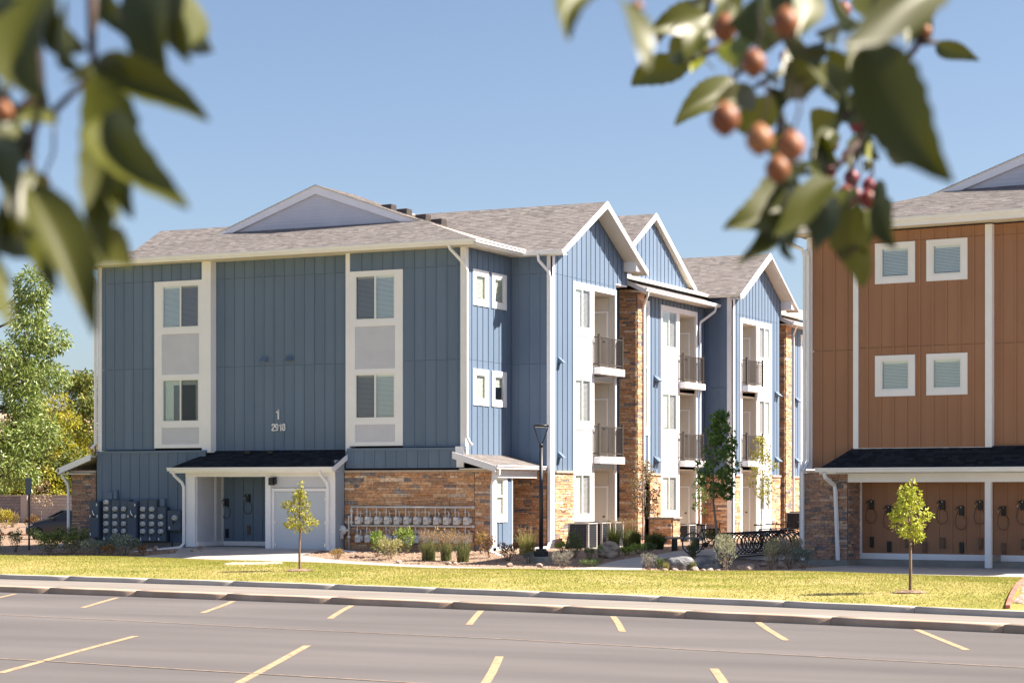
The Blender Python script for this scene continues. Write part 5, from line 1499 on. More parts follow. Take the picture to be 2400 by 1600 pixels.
# ================================================================ the brown building at right
BROWN = thing('apartment_building', 'brown three storey apartment block with four small square windows and dark porch roof', 'building', (15.45, -1.03, 0), math.radians(-6.5))
pb = Pieces(BROWN)
BF = Fr((0, 0), (1, 0), (0, -1))
BR = Fr((0, 0.16), (1, 0), (0, -1))
ZB = 9.58
g = G()
for a, b in [((-3.6, 1.2, -.3), (11, 22, 9.5)), ((-3.6, .45, 2.62), (11, 1.2, 9.5)), ((-3.5, -.30, -.3), (-2.28, 1.2, 2.5))]: g.box(a, b)
obj('inner_wall', g, M_DARK, BROWN)
BW = [(-1.44, -0.20, 8.04, 9.235), (0.15, 1.39, 8.04, 9.235), (-1.44, -0.20, 4.735, 5.935), (0.15, 1.39, 4.735, 5.935)]
siding(pb, BR, -3.52, -2.13, 2.62, ZB, M_BROWN, joints=(6.15,), phase=0.30, spacing=0.407)
siding(pb, BF, -1.97, 1.92, 3.22, ZB, M_BROWN, joints=(6.18, 9.27), holes=BW, phase=0.28, spacing=0.407)
siding(pb, BR, 2.10, 10.8, 3.22, ZB, M_BROWN, joints=(6.18, 9.27), phase=0.25, spacing=0.407)
trim(BROWN, BR, -3.70, -3.52, 2.62, ZB, 0.03)
trim(BROWN, BF, -2.13, -1.97, 3.20, ZB, 0.035, -0.2); trim(BROWN, BF, 1.92, 2.12, 3.20, ZB, 0.035, -0.2)
trim(BROWN, BF, -1.97, 1.92, 3.19, 3.225, 0.03, -.03)
for i, w in enumerate(BW): cased(BROWN, BF, w, c=0.17)
# eaves and roof
ze, ptb = 9.86, 0.3135
xl, yf = -4.45, -0.62
kk = 4.2
roof_plane(BROWN, [(xl, yf, ze), (12, yf, ze), (12, yf + kk, ze + ptb * kk), (xl + kk, yf + kk, ze + ptb * kk)], M_SHINGLE)
roof_plane(BROWN, [(xl, 24, ze), (xl, yf, ze), (xl + kk, yf + kk, ze + ptb * kk), (3.75, yf + kk, ze + ptb * (3.75 - xl)), (3.75, 24, ze + ptb * (3.75 - xl))][::-1], M_SHINGLE, shingled=False)
roof_plane(BROWN, [(12, yf, ze), (12, 24, ze), (3.75, 24, ze + ptb * 8.2), (3.75, yf + kk, ze + ptb * 8.2)], M_SHINGLE, shingled=False)
GB = 3.4
dl, dc, dz0, dz1 = -1.2, 3.75, 10.95, 12.6
sl = (dz1 - dz0) / (dc - dl)
z = dz0
while z < dz1 - 0.2:
    t = z + 0.13; a0 = dl + (z - dz0) / sl; a1 = dl + (t - dz0) / sl
    g = G(); b0, b1 = 2 * dc - a0, 2 * dc - a1
    g.add([(a0, GB, z), (b0, GB, z), (b1, GB + .014, t), (a1, GB + .014, t), (a0, GB + .1, z), (b0, GB + .1, z), (b1, GB + .1, t), (a1, GB + .1, t)], [(0, 1, 2, 3), (0, 4, 5, 1), (3, 2, 6, 7), (4, 7, 6, 5)])
    pb.add('lap_board', g, M_LAP); z = t
for s in (dl - .12, 2 * dc - dl + .12):
    a = Vector((s, GB - 0.09, dz0 - 0.04)); b = Vector((dc, GB - 0.09, dz1 + 0.03)); up = Vector((0, 0, .3))
    q = [a, b, b - up * .95, a + (b - a) * 0.17 - Vector((0, 0, .235))]
    g = G(); g.prism(q if s < dc else q[::-1], (0, .07, 0)); obj('rake_board', g, M_WHITE, BROWN)
g = G(); g.box((dl + .2, GB - .05, dz0 - .06), (2 * dc - dl - .2, GB - .01, dz0 + .05)); obj('trim_board', g, M_WHITE, BROWN)
roof_plane(BROWN, [(dl - .12, GB + 3, dz0 - .02), (dl - .12, GB - .12, dz0 - .02), (dc, GB - .12, dz1 + .06), (dc, GB + 3, dz1 + .06)], M_SHINGLE, thick=.03)
roof_plane(BROWN, [(2 * dc - dl + .12, GB - .12, dz0 - .02), (2 * dc - dl + .12, GB + 3, dz0 - .02), (dc, GB + 3, dz1 + .06), (dc, GB - .12, dz1 + .06)], M_SHINGLE, thick=.03)
g = G(); g.box((xl + .05, yf + .05, ZB + .05), (12, 0.4, ZB + .09)); obj('soffit', g, M_SOFFIT, BROWN)
g = G(); g.box((xl + .02, yf, ZB + .04), (12, yf + .035, ze - .01)); obj('fascia_board', g, M_WHITE, BROWN)
gutter(BROWN, (xl - .05, yf - .12, ze + .01), (12, yf - .12, ze + .01))
gutter(BROWN, (xl - .12, 10, ze + .01), (xl - .12, yf - .1, ze + .01))
downspout(BROWN, [(-4.5, -0.35, 9.72), (-4.45, -.3, 9.55), (-3.8, 0.0, 9.22), (-3.74, 0.06, 9.0), (-3.74, 0.06, 2.9), (-3.78, -.1, 2.6), (-3.78, -.1, 0.1)], 0.10)
downspout(BROWN, [(-3.70, 0.10, 9.2), (-3.60, 0.02, 9.0), (-3.60, 0.02, 2.85), (-3.56, -.48, 2.5), (-3.56, -.48, -.1)], 0.10)
# stone corner, porch and bicycle wall
SB = Fr((0, -0.36), (1, 0), (0, -1)); SBR = Fr((-2.18, 0), (0, 1), (1, 0))
ledge_stone(pb, SB, -3.56, -2.16, -0.06, 2.50, M_STONE_B, hmin=0.06, hmax=0.10, lmin=0.15, lmax=0.42)
ledge_stone(pb, SBR, -0.34, 0.48, -0.06, 2.50, M_STONE_B, hmin=0.06, hmax=0.10, lmin=0.12, lmax=0.34)
u = -3.60
while u < -2.15:
    g = G(); SB.hexa(g, u, min(u + .52, -2.12), 2.505, 2.575, -0.5, .09); pb.add('stone_cap', g, M_CAP); u += .524
g = G(); g.box((-3.60, -0.44, -.45), (-2.14, 0.5, -.065)); g.box((-2.14, .30, -.45), (11, .6, -.06)); obj('foundation', g, M_FOUND, BROWN)
BB = Fr((0, 0.52), (1, 0), (0, -1))
siding(pb, BB, -2.08, 10.5, 0.12, 2.45, M_BROWN, phase=0.36, spacing=0.407)
trim(BROWN, BB, -2.08, 10.5, -0.055, 0.12, 0.035); trim(BROWN, BB, -2.16, -2.08, -.055, 2.4, 0.03)
g = G(); g.box((2.05, -.42, -.22), (2.22, -.27, 2.24)); obj('porch_post', g, M_WHITE, BROWN)
g = G(); g.box((2.07, -.27, -.055), (2.20, .49, .12)); g.box((2.05, -.42, -.42), (2.22, -.1, -.22)); obj('foundation', g, M_FOUND, BROWN)
g = G(); g.box((-2.12, -.46, 2.22), (11, -.24, 2.50)); obj('beam', g, M_WHITE, BROWN)
g = G(); g.box((-2.3, -.9, 2.47), (11, .55, 2.50)); g.box((-2.1, -.23, 2.40), (11, .5, 2.43)); obj('soffit', g, M_SOFFIT, BROWN)
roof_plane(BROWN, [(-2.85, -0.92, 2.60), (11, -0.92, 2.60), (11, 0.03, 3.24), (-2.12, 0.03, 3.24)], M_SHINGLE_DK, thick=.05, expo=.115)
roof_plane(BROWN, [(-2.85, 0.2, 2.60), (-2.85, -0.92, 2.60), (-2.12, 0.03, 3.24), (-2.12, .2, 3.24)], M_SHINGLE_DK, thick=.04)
g = G(); g.box((-2.84, -.90, 2.46), (11, -.87, 2.60)); obj('fascia_board', g, M_WHITE, BROWN)
gutter(BROWN, (-2.92, -1.04, 2.64), (11, -1.04, 2.64))
downspout(BROWN, [(-2.66, -.95, 2.5), (-2.64, -.9, 2.36), (-2.52, -.5, 2.12), (-2.50, -.48, 1.95), (-2.42, -.48, -.08)], 0.10)
pb.flush()

# ================================================================ service equipment on the blue building
# ---- electric meter cabinets: two switch cabinets, six meter stacks, one single meter box
def el_meter(parent, x, y, z, r=0.082):
    g = G(); g.lathe([(r * 1.12, 0.0), (r * 1.12, -0.03), (r, -0.035), (r * .98, -0.10), (r * .7, -0.125), (.004, -0.13)], (x, y, z), 14, 'y', 0)
    m = obj('meter', g, M_METERGREY, parent, True)
    g = G(); g.box((x - .028, y - .137, z + .002), (x + .034, y - .128, z + .03)); obj('meter_display', g, M_BLACK, m)
    return m
YC = -0.16
def cabinet(name, label, x0, x1, z0, z1, depth, meters=(), switch=False, conduits=(), group=None, labels=()):
    t = thing(name, label, 'meter cabinet', ((x0 + x1) / 2, YC, z0), 0, group)
    w = (x1 - x0) / 2; h = z1 - z0
    g = G(); g.box((-w, -depth, 0), (w, 0, h)); obj('cabinet_body', g, M_CABINET, t, bevel=.008)
    g = G(); g.box((-w + .02, -depth - .012, .02), (w - .02, -depth - .001, h - .02)); obj('cabinet_door', g, M_CABINET, t)
    for (mx, mz) in meters:
        el_meter(t, mx, -depth - .012, mz - z0)
        g = G(); g.box((mx - .05, -depth - .045, mz - z0 - .155), (mx - .015, -depth - .012, mz - z0 - .10)); obj('breaker', g, M_BLACK, t)
    if switch:
        g = G(); g.tube([(-.04, -depth - .03, h * .74), (-.0, -depth - .06, h * .68), (.07, -depth - .06, h * .61)], 0.018, 6); obj('switch_handle', g, M_CHROME, t)
        g = G(); g.box((-.09, -depth - .02, h * .55), (.05, -depth - .012, h * .60)); obj('name_plate', g, M_BLACK, t)
    for lx, lz in labels:
        g = G(); g.box((lx - .025, -depth - .017, lz), (lx + .025, -depth - .013, lz + .09)); obj('paper_label', g, M_LABEL, t)
    for cx, r in conduits:
        g = G(); g.tube([(cx, -depth * .55, 0.02), (cx, -depth * .55, -z0 - .02)], r, 8); obj('conduit', g, M_CABINET, t, True)
    return t
GE = 'electric meter stacks'
cabinet('switch_cabinet', 'blue grey switch cabinet with a lever at the left end of the meters', -14.80, -14.40, 0.31, 1.60, 0.34, switch=True, conduits=((-.05, .05), (.10, .05)), labels=((.13, 1.12), (-.16, .72), (.15, .72), (-.15, .08)))
cabinet('switch_cabinet', 'tall blue grey switch cabinet between the third and fourth meter stacks', -13.14, -12.76, 0.31, 1.60, 0.34, switch=True, conduits=((-.02, .05), (.3, .05)), labels=((.13, 1.12), (-.16, .72), (.15, .72)))
rows4 = (1.33, 1.07, 0.81, 0.55)
LB = ('five meters', 'leftmost and tallest stack of five round meters beside the left switch cabinet')
for (x0, x1, z1, zz, lab) in [(-14.31, -13.93, 1.66, (1.57,) + rows4, 'stack of five round electric meters beside the left switch cabinet'),
                              (-13.92, -13.55, 1.66, rows4, 'stack of four round meters next right of the five meter stack'),
                              (-13.54, -13.16, 1.66, rows4, 'stack of four round meters touching the left side of the middle switch cabinet'),
                              (-12.72, -12.35, 1.67, rows4, 'stack of four round meters just right of the middle switch cabinet'),
                              (-12.34, -11.97, 1.67, rows4, 'stack of four round meters beside the shorter three meter stack'),
                              (-11.96, -11.58, 1.41, rows4[1:], 'shorter stack with only three round meters')]:
    cabinet('meter_stack', lab, x0, x1, 0.20, z1, 0.22, meters=[(0.0, z) for z in zz], group=GE, labels=((-.12, .04),))
t = cabinet('meter_box', 'single meter box on two conduits beside the porch downspout', -11.50, -10.92, 0.58, 1.29, 0.26, conduits=((-.17, .03), (.2, .012)), labels=((-.2, .06),))
m = el_meter(t, 0.06, -.272, .45, .09)
g = G(); g.box((-.16, -.34, .25), (-.02, -.272, .42)); obj('breaker', g, M_CABINET, t)
for x0, x1, z0, z1 in ((-14.3, -13.95, 1.67, 1.92), (-13.92, -13.78, 1.67, 1.98), (-11.94, -11.72, 1.42, 1.7)):
    t = thing('junction_box', {-14.3: 'flat blue junction box above the five meter stack', -13.92: 'narrow blue junction box above the second meter stack', -11.94: 'blue junction box above the three meter stack'}[x0], 'junction box', ((x0 + x1) / 2, YC, z0))
    g = G(); w = (x1 - x0) / 2; g.box((-w, -.12, 0), (w, 0, z1 - z0)); obj('cabinet_body', g, M_BLUE, t, bevel=.006)
    g = G(); g.box((-w + .02, -.132, .02), (w - .02, -.121, z1 - z0 - .02)); obj('cabinet_door', g, M_BLUE, t)

# ---- gas meters: two rows of twelve hung from two white pipes
YG = -0.20
t = thing('gas_pipe_rack', 'white gas pipework with two long horizontal pipes on the stone wall', 'gas pipe', (-1.9, YG, 0.8))
for z, nm in ((1.43, 'pipe'), (0.81, 'pipe')):
    g = G(); g.tube([(-2.25, -.10, z - .8), (2.33, -.10, z - .8)], .032, 8); g.lathe([(.05, 2.30), (.05, 2.38)], (0, -.1, z - .8), 10, 'x'); obj(nm, g, M_PIPE, t, True)
g = G(); g.tube([(-2.23, -.10, .63), (-2.23, -.10, .01)], .034, 8)
for z in (.5, .12): g.lathe([(.055, z - .04), (.06, z), (.055, z + .04)], (-2.23, -.1, 0), 10)
obj('pipe', g, M_PIPE, t, True)
g = G(); g.tube([(-2.23, -.10, .33), (-2.32, -.12, .33), (-2.32, -.12, -.78)], .034, 8); g.lathe([(.055, -.42), (.06, -.38), (.055, -.34)], (-2.32, -.12, 0), 10); obj('pipe', g, M_PIPE, t, True)
t = thing('gas_regulator', 'large round grey gas regulator at the left end of the pipe rack', 'gas regulator', (-4.47, -0.36, 0.65))
g = G(); g.lathe([(.02, .08), (.15, .05), (.175, .02), (.175, -.02), (.15, -.05), (.07, -.09), (.01, -.10)], (0, 0, 0), 18, 'y'); obj('diaphragm_case', g, M_METERGREY, t, True)
g = G(); g.tube([(.13, 0, 0), (.25, .03, 0)], .04, 8); obj('pipe_stub', g, M_PIPE, t, True)
g = G(); g.tube([(-.0, -.09, .0), (0, -.16, .02)], .04, 8); obj('spring_cap', g, M_METERGREY, t, True)
t = thing('junction_box', 'small grey box low on the pale porch side wall', 'junction box', (-4.47, -0.42, 0.36))
g = G(); g.box((0, -.06, 0), (.06, .06, .16)); obj('cabinet_body', g, M_METERGREY, t, bevel=.005)
g = G(); g.box((.061, -.05, .01), (.07, .05, .15)); obj('cabinet_door', g, M_METERGREY, t)
def gas_meter(x, z, lab):
    t = thing('gas_meter', lab, 'gas meter', (x, YG - .10, z), 0, 'gas meters on the pipe rack')
    g = G(); w, h, d = .105, .30, .10
    prof = [(-w, .03), (-w * .8, 0), (w * .8, 0), (w, .03), (w, h * .62), (w * .82, h * .80), (w * .5, h * .84), (-w * .5, h * .84), (-w * .82, h * .80), (-w, h * .62)]
    g.prism([(a, -d, b) for a, b in prof], (0, d * 1.7, 0)); obj('meter_body', g, M_METERGREY, t, bevel=.012)
    g = G(); g.lathe([(.062, -d), (.062, -d - .025), (.05, -d - .03)], (-.01, 0, h * .67), 12, 'y'); g.box((-.085, -d - .012, h * .50), (-.02, -d - .001, h * .64)); obj('index_cover', g, M_LABEL, t)
    g = G(); g.box((-.07, -d - .008, h * .40), (-.005, -d - .001, h * .44)); obj('red_label', g, M_RED if R.random() < .55 else M_BLACK, t)
    g = G(); g.tube([(-.06, 0, h * .80), (-.06, 0, h + .10), (-.06, .0, .56)], .018, 6); g.lathe([(.032, .40), (.036, .42), (.032, .44)], (-.06, 0, 0), 8); obj('inlet_pipe', g, M_PIPE, t, True)
    g = G(); g.tube([(.07, 0, h * .80), (.07, 0, h + .06), (.055, -.0, h + .12), (.02, .02, h + .14)], .016, 6); g.tube([(.07, 0, h + .03), (.10, .0, h + .07)], .02, 6); obj('outlet_pipe', g, M_PIPE, t, True)
    g = G(); g.lathe([(.02, .0), (.10, .01), (.10, .05), (.02, .07)], (.10, .02, h * .45), 10, 'x'); obj('side_case', g, M_METERGREY, t, True)
    return t
GXS = (-3.85, -3.46, -3.06, -2.67, -2.26, -1.86, -1.45, -1.02, -0.60, -0.15, 0.23 - .0, 0.23)
GX = [-3.85 + i * (0.21 + 3.85) / 11 for i in range(12)]
ORD = ('first', 'second', 'third', 'fourth', 'fifth', 'sixth', 'seventh', 'eighth', 'ninth', 'tenth', 'eleventh', 'last')
for row, (zb, nm) in enumerate(((0.86, 'upper'), (0.25, 'lower'))):
    for i, x in enumerate(GX):
        if i == 0 and row == 0:
            first = gas_meter(x, zb, 'first white gas meter from the left in the upper row on the stone wall')
        else:
            copy_thing(first, (x, YG - .10, zb), 0, '%s white gas meter from the left in the %s row on the stone wall' % (ORD[i], nm))

# ---- wall mounted bicycle hangers
def bike_hanger(x, y, z, zt, lab, cable, tray, root_rot=0.0, group=None):
    t = thing('bicycle_hanger', lab, 'bike rack', (x, y, z), root_rot, group)
    g = G(); g.box((-.065, -.07, 0), (.065, 0, .27)); obj('bracket', g, M_BLACK, t, bevel=.008)
    g = G(); g.tube([(-.06, -.06, .20), (-.10, -.12, .22), (-.14, -.14, .17)], .013, 6); g.tube([(-.05, -.06, .24), (-.12, -.09, .255)], .011, 6); obj('wheel_hook', g, M_BLACK, t, True)
    g = G(); g.lathe([(.018, -.02), (.022, 0)], (-.12, -.13, .12), 8); g.lathe([(.012, -.075), (.012, -.08)], (0, 0, .23), 8, 'y'); obj('padlock_stud', g, M_CHROME, t)
    pts = [(-.10, -.05, .12), (-.16, -.05, -.05), (-.185, -.05, -.22), (-.13, -.05, -.37), (-.02, -.05, -.42), (.10, -.05, -.38), (.165, -.05, -.25), (.15, -.05, -.10), (.05, -.05, .01)]
    g = G(); g.tube(pts, .011, 5); obj('cable_loop', g, cable, t, True)
    g = G(); q = zt - z
    g.prism([(-.06, -.03, q - .16), (.06, -.03, q - .16), (.06, -.03, q + .16), (.025, -.03, q + .16), (.02, -.03, q + .14), (-.02, -.03, q + .14), (-.025, -.03, q + .16), (-.06, -.03, q + .16)], (0, .03, 0)); obj('wheel_tray', g, tray, t)
    return t
for i, (x, z, zt, lab) in enumerate([(-9.92, 1.42, .62, 'left black bicycle hanger with loop cable inside the blue porch'), (-9.02, 1.58, .74, 'middle, higher black bicycle hanger with bronze wheel tray inside the blue porch'), (-8.14, 1.42, .58, 'right black bicycle hanger with loop cable inside the blue porch')]):
    bike_hanger(x, 0.95, z, zt - .14, lab, M_CABLE, (M_BLACK, M_TRAY, M_TRAY)[i], 0, 'bicycle hangers on the walls')
ca, sa = math.cos(math.radians(-6.5)), math.sin(math.radians(-6.5))
LBN = ['first bicycle hanger from the stone corner on the brown wall, black tray', 'second bicycle hanger from the stone corner on the brown wall, set lower', 'bicycle hanger on the brown wall behind the left of the young tree crown', 'bicycle hanger on the brown wall behind the right of the young tree crown',
       'high bicycle hanger on the brown wall just right of the young tree, bronze tray', 'low bicycle hanger two right of the young tree, dark tray', 'high bicycle hanger touching the white porch post', 'low bicycle hanger just right of the white porch post', 'bicycle hanger on the brown wall at the right edge of the photo']
for i, s in enumerate((-1.75, -1.20, -.64, -.10, .46, 1.03, 1.60, 2.30, 2.86)):
    hi = i in (0, 2, 4, 6, 8)
    tl = 0.46
    lx = 15.45 + ca * s - sa * (0.49); ly = -1.03 + sa * s + ca * 0.49
    bike_hanger(lx, ly, 1.42 if hi else 1.26, (.45 if hi else .32) , LBN[i], M_BROWNCABLE, (M_BLACK, M_BLACK, M_TRAY, M_TRAY, M_TRAY, M_BLACK, M_TRAY, M_TRAY, M_TRAY)[i], math.radians(-6.5), 'bicycle hangers on the walls')

# ---- air conditioning condensers
def condenser(x, y, z, s, h, lab):
    t = thing('air_conditioner', lab, 'air conditioner', (x, y, z), 0, 'air conditioning condensers')
    g = G(); g.box((-.06, -.06, -.06), (s + .06, s + .06, .03)); obj('pad', g, M_FOUND, t)
    g = G(); g.box((.03, .03, .03), (s - .03, s - .03, h - .04)); obj('coil', g, M_ACDARK, t)
    for a in (0, s - .07):
        for b in (0, s - .07):
            g = G(); g.box((a, b, .03), (a + .07, b + .07, h - .03)); obj('corner_post', g, M_ACGREY, t)
    g = G(); z0 = .09
    while z0 < h - .08:
        g.box((.07, .0, z0), (s - .07, .02, z0 + .012)); g.box((s - .02, .07, z0), (s, s - .07, z0 + .012)); z0 += .06
    for k in range(1, 6):
        a = .07 + (s - .14) * k / 6; g.box((a, -.004, .05), (a + .008, .0, h - .05)); g.box((s, a, .05), (s + .004, a + .008, h - .05))
    obj('louvre', g, M_ACWIRE, t, kind='stuff')
    g = G(); g.box((-.015, -.015, h - .04), (s + .015, s + .015, h)); obj('top_panel', g, M_ACGREY, t, bevel=.01)
    g = G(); g.lathe([(s * .40, h), (s * .40, h + .035), (s * .36, h + .04), (s * .36, h + .01), (.05, h + .012)], (s / 2, s / 2, 0), 18); obj('fan_grille', g, M_RAIL, t, True)
    return t
c0 = condenser(2.05, 3.6, 0.02, .76, .86, 'nearest of the three tall condensers by the stone bay at the lamp post')
copy_thing(c0, (2.05, 4.75, .02), 0, 'middle tall condenser in the row beside the stone bay')
copy_thing(c0, (2.05, 5.9, .02), 0, 'farthest tall condenser beside the stone bay, half behind feather grass')
c1 = condenser(1.35, 14.7, 0.0, .80, .66, 'near condenser behind the bench and the low stone wall')
copy_thing(c1, (1.35, 15.75, 0.0), 0, 'far condenser behind the bench, next to the slim tree')
c2 = condenser(1.2, 29.2, 0.3, .8, .7, 'small far condenser in the grass at the end of the blue building')

# ---- low stone wall with a concrete top
t = thing('low_stone_wall', 'short stone wall with a flat concrete top in the courtyard', 'wall', (2.2, 10.6, -0.02))
pw = Pieces(t)
ledge_stone(pw, Fr((0, 0), (1, 0), (0, -1)), 0, .86, 0, .95, M_STONE); ledge_stone(pw, Fr((.86, 0), (0, 1), (1, 0)), 0, .7, 0, .95, M_STONE)
g = G(); g.box((0.02, .02, -.1), (.84, .7, .95)); obj('inner_wall', g, M_DARK, t)
g = G(); g.box((-.06, -.10, .955), (.98, .78, 1.03)); obj('stone_cap', g, M_FOUND, t, bevel=.01)
pw.flush()
t = thing('planter_wall', 'low tan concrete planter wall behind the bike rack', 'wall', (9.7, 11.2, -.1))
g = G(); g.box((-1.2, 0, 0), (2.6, .25, .52)); obj('wall_body', g, M_FOUND, t)
g = G(); g.box((-1.26, -.05, .522), (2.66, .30, .60)); obj('wall_cap', g, M_CAP, t, bevel=.01)

# ---- bench
t = thing('bench', 'backless bench with a grey slab seat and black legs in the courtyard', 'bench', (6.1, 2.5, ground_z(6.5, 2.5)))
g = G(); g.box((-.06, 0, .39), (1.12, .45, .45)); obj('seat', g, M_BENCH, t, bevel=.012)
for a in (.12, .88):
    g = G(); g.box((a, .06, 0), (a + .09, .39, .385)); obj('leg', g, M_BLACK, t, bevel=.008)

# ---- hoop bike rack with parked bicycles
rk = thing('bicycle_rack', 'long black bike rack of many round hoops in the courtyard', 'bike rack', (8.75, 1.0, ground_z(8.75, 1.0) + .01))
for yy in (-.0, 6.1):
    pass
for x in (-.32, .32):
    g = G(); g.box((x - .03, -.15, 0), (x + .03, 6.3, .05)); obj('base_rail', g, M_BLACK, rk)
def hoop_mesh():
    g = G(); pts = []
    for k in range(19):
        a = math.radians(-55 + 290 * k / 18)
        pts.append((.50 * math.cos(a), .10 * (k / 18 - .5), .37 + .36 * math.sin(a)))
    g.tube(pts, .021, 7)
    return mesh_of('hoop', g, M_BLACK, True)
hm = hoop_mesh()
for i in range(18):
    o = obj('hoop', hm, M_BLACK, rk); o.location = (0, i * .36, 0.045)
def bicycle(x, y, rz, lab, lean, paint, group='bicycles parked in the hoop rack'):
    t = thing('bicycle', lab, 'bicycle', (x, y, ground_z(x, y) + .015), rz, group)
    r = .335
    ml = Matrix.Rotation(lean, 3, 'X')
    def P(a, b=0.0, c=0.0): return tuple(ml @ Vector((a, b, c)))
    for cx in (0, 1.02):
        g = G(); g.tube([P(cx + r * math.cos(k * math.pi / 14), 0, r + r * math.sin(k * math.pi / 14)) for k in range(29)], .019, 6, cap=False); w = obj('wheel', g, M_TYRE, t, True)
        g = G(); g.tube([P(cx + (r - .03) * math.cos(k * math.pi / 14), 0, r + (r - .03) * math.sin(k * math.pi / 14)) for k in range(29)], .009, 5, cap=False); obj('rim', g, M_CHROME, w, True)
        g = G()
        for k in range(14):
            a = k * math.pi / 7; g.tube([P(cx, 0, r), P(cx + (r - .03) * math.cos(a), 0, r + (r - .03) * math.sin(a))], .0022, 3)
        g.tube([P(cx, -.05, r), P(cx, .05, r)], .02, 6); obj('spoke', g, M_CHROME, w, kind='stuff')
    g = G(); bb = P(.43, 0, .30); seat = P(.30, 0, .78); head = P(.86, 0, .80); hl = P(.89, 0, .66)
    for a, b in ((bb, seat), (seat, head), (bb, hl), (bb, P(0, .04, r)), (bb, P(0, -.04, r)), (seat, P(0, .04, r)), (seat, P(0, -.04, r)), (head, hl), (hl, P(1.02, .05, r)), (hl, P(1.02, -.05, r))): g.tube([a, b], .017, 7)
    obj('frame', g, paint, t, True)
    g = G(); g.tube([seat, P(.27, 0, .90)], .013, 6); g.hexa([P(.12, -.07, .90), P(.44, -.02, .91), P(.44, .02, .91), P(.12, .07, .90), P(.12, -.06, .945), P(.42, -.015, .94), P(.42, .015, .94), P(.12, .06, .945)]); obj('saddle', g, M_BLACK, t, bevel=.008)
    g = G(); g.tube([head, P(.84, 0, .95), P(.88, 0, .99)], .014, 6); g.tube([P(.80, -.29, 1.0), P(.88, -.12, .99), P(.88, .12, .99), P(.80, .29, 1.0)], .013, 6); obj('handlebar', g, M_BLACK, t, True)
    g = G(); g.lathe([(.09, -.045), (.09, -.038)], bb, 14, 'y'); g.tube([P(.43, -.06, .30), P(.36, -.06, .16)], .011, 5); g.tube([P(.43, .06, .30), P(.50, .06, .44)], .011, 5); g.box((P(.32, 0, .14)[0], P(.32, -.12, .14)[1], .14), (P(.40, 0, 0)[0], P(.40, -.06, .16)[1], .165)); obj('crankset', g, M_BLACK, t)
    return t
bicycle(7.55, 1.0, math.radians(8), 'black bicycle at the near end of the hoop rack, beside the bench', math.radians(-5), M_BLACK)
bicycle(8.2, 4.7, math.radians(5), 'bicycle in the middle of the hoop rack with a low dark saddle', math.radians(4), M_CARPAINT)
bicycle(8.2, 5.75, math.radians(8), 'silver bicycle towards the far end of the hoop rack', math.radians(-4), M_CHROME)
bicycle(8.3, 6.6, math.radians(6), 'farthest bicycle in the hoop rack, wide handlebar showing over the hoops', math.radians(4), M_BLACK)

# ---- lamp posts and the sign post
def lamp_post(x, y, h, lab, grp=None):
    t = thing('street_lamp', lab, 'lamp post', (x, y, ground_z(x, y)), 0.0, grp)
    g = G(); g.box((-.27, -.27, -.2), (.27, .27, .16)); obj('footing', g, M_FOUND, t, bevel=.02)
    g = G(); g.box((-.165, -.165, .16), (.165, .165, .34)); g.box((-.13, -.13, .34), (.13, .13, .40)); obj('base_cover', g, M_POST, t, bevel=.01)
    g = G(); g.tube([(0, 0, .38), (0, 0, h - .68)], [.068, .058], 12); g.lathe([(.066, h - .70), (.066, h - .62), (.03, h - .58)], (0, 0, 0), 12); obj('pole', g, M_POST, t, True)
    g = G()
    for a in (0.45, 0.45 + math.pi):
        c, s = math.cos(a), math.sin(a)
        g.tube([(.02 * c, .02 * s, h - .62), (.07 * c, .07 * s, h - .52), (.20 * c, .20 * s, h - .14), (.22 * c, .22 * s, h - .06)], .017, 6)
    obj('yoke_arm', g, M_POST, t, True)
    g = G(); g.lathe([(.20, h - .085), (.25, h - .06), (.255, h - .045), (.21, h - .015), (.10, h), (.005, h)], (0, 0, 0), 24); hd = obj('lamp_head', g, M_POST, t, True)
    g = G(); g.lathe([(.19, h - .095), (.19, h - .086)], (0, 0, 0), 20); obj('lens', g, M_FRAME, hd)
    return t
lamp_post(4.35, -3.44, 4.18, 'black lamp post with a disc head on two arms in front of the blue building')
t = thing('sign_post', 'thin dark sign post with a narrow plate at the left of the blue building', 'sign', (-16.6, -1.6, ground_z(-16.6, -1.6)))
g = G(); g.tube([(0, 0, -.1), (0, 0, 2.45)], .035, 6); obj('post', g, M_POST, t)
g = G(); g.box((-.13, -.045, 1.95), (.13, -.03, 2.55)); obj('sign_plate', g, M_CABINET, t)
t = thing('street_lamp', 'distant pale lamp post behind the left canopy', 'lamp post', (-42.0, 40.0, -.2))
g = G(); g.tube([(0, 0, 0), (0, 0, 4.5)], .06, 8); obj('pole', g, M_METERGREY, t, True)
g = G(); g.lathe([(.1, 4.42), (.32, 4.5), (.3, 4.56), (.05, 4.62)], (0, 0, 0), 14); obj('lamp_head', g, M_METERGREY, t, True)

# ================================================================ planting in front of the buildings
SG = 'shrubs in the beds'
GGp = 'grass clumps in the beds'
shrub('leafy_shrub', 'upright bright green leafy shrub in front of the left gas meters', -1.77, -2.75, .40, .72, L_BRIGHT, 240, .085, group=SG, upright=.5, width=.35)
shrub('leafy_shrub', 'rounded pale yellow green shrub before the lower gas meters', -0.92, -3.41, .78, .60, L_PALE, 620, .05, group=SG)
shrub('leafy_shrub', 'bright green willow leaved shrub leaning right of the pale yellow shrub', -1.23, -1.78, .62, .72, L_BRIGHT, 240, .09, group=SG, upright=.4, width=.35)
grass_clump('grass_clump', 'first green grass clump with a rosy haze of seed heads, by the gas meters', 0.50, -3.48, .70, .76, G_MID, 300, .011, G_PINK, 90, group=GGp, plume_h=1.02)
grass_clump('grass_clump', 'narrow middle grass clump of the three before the gas meters', 1.14, -3.52, .55, .72, G_MID, 260, .011, G_PINK, 70, group=GGp, plume_h=1.02)
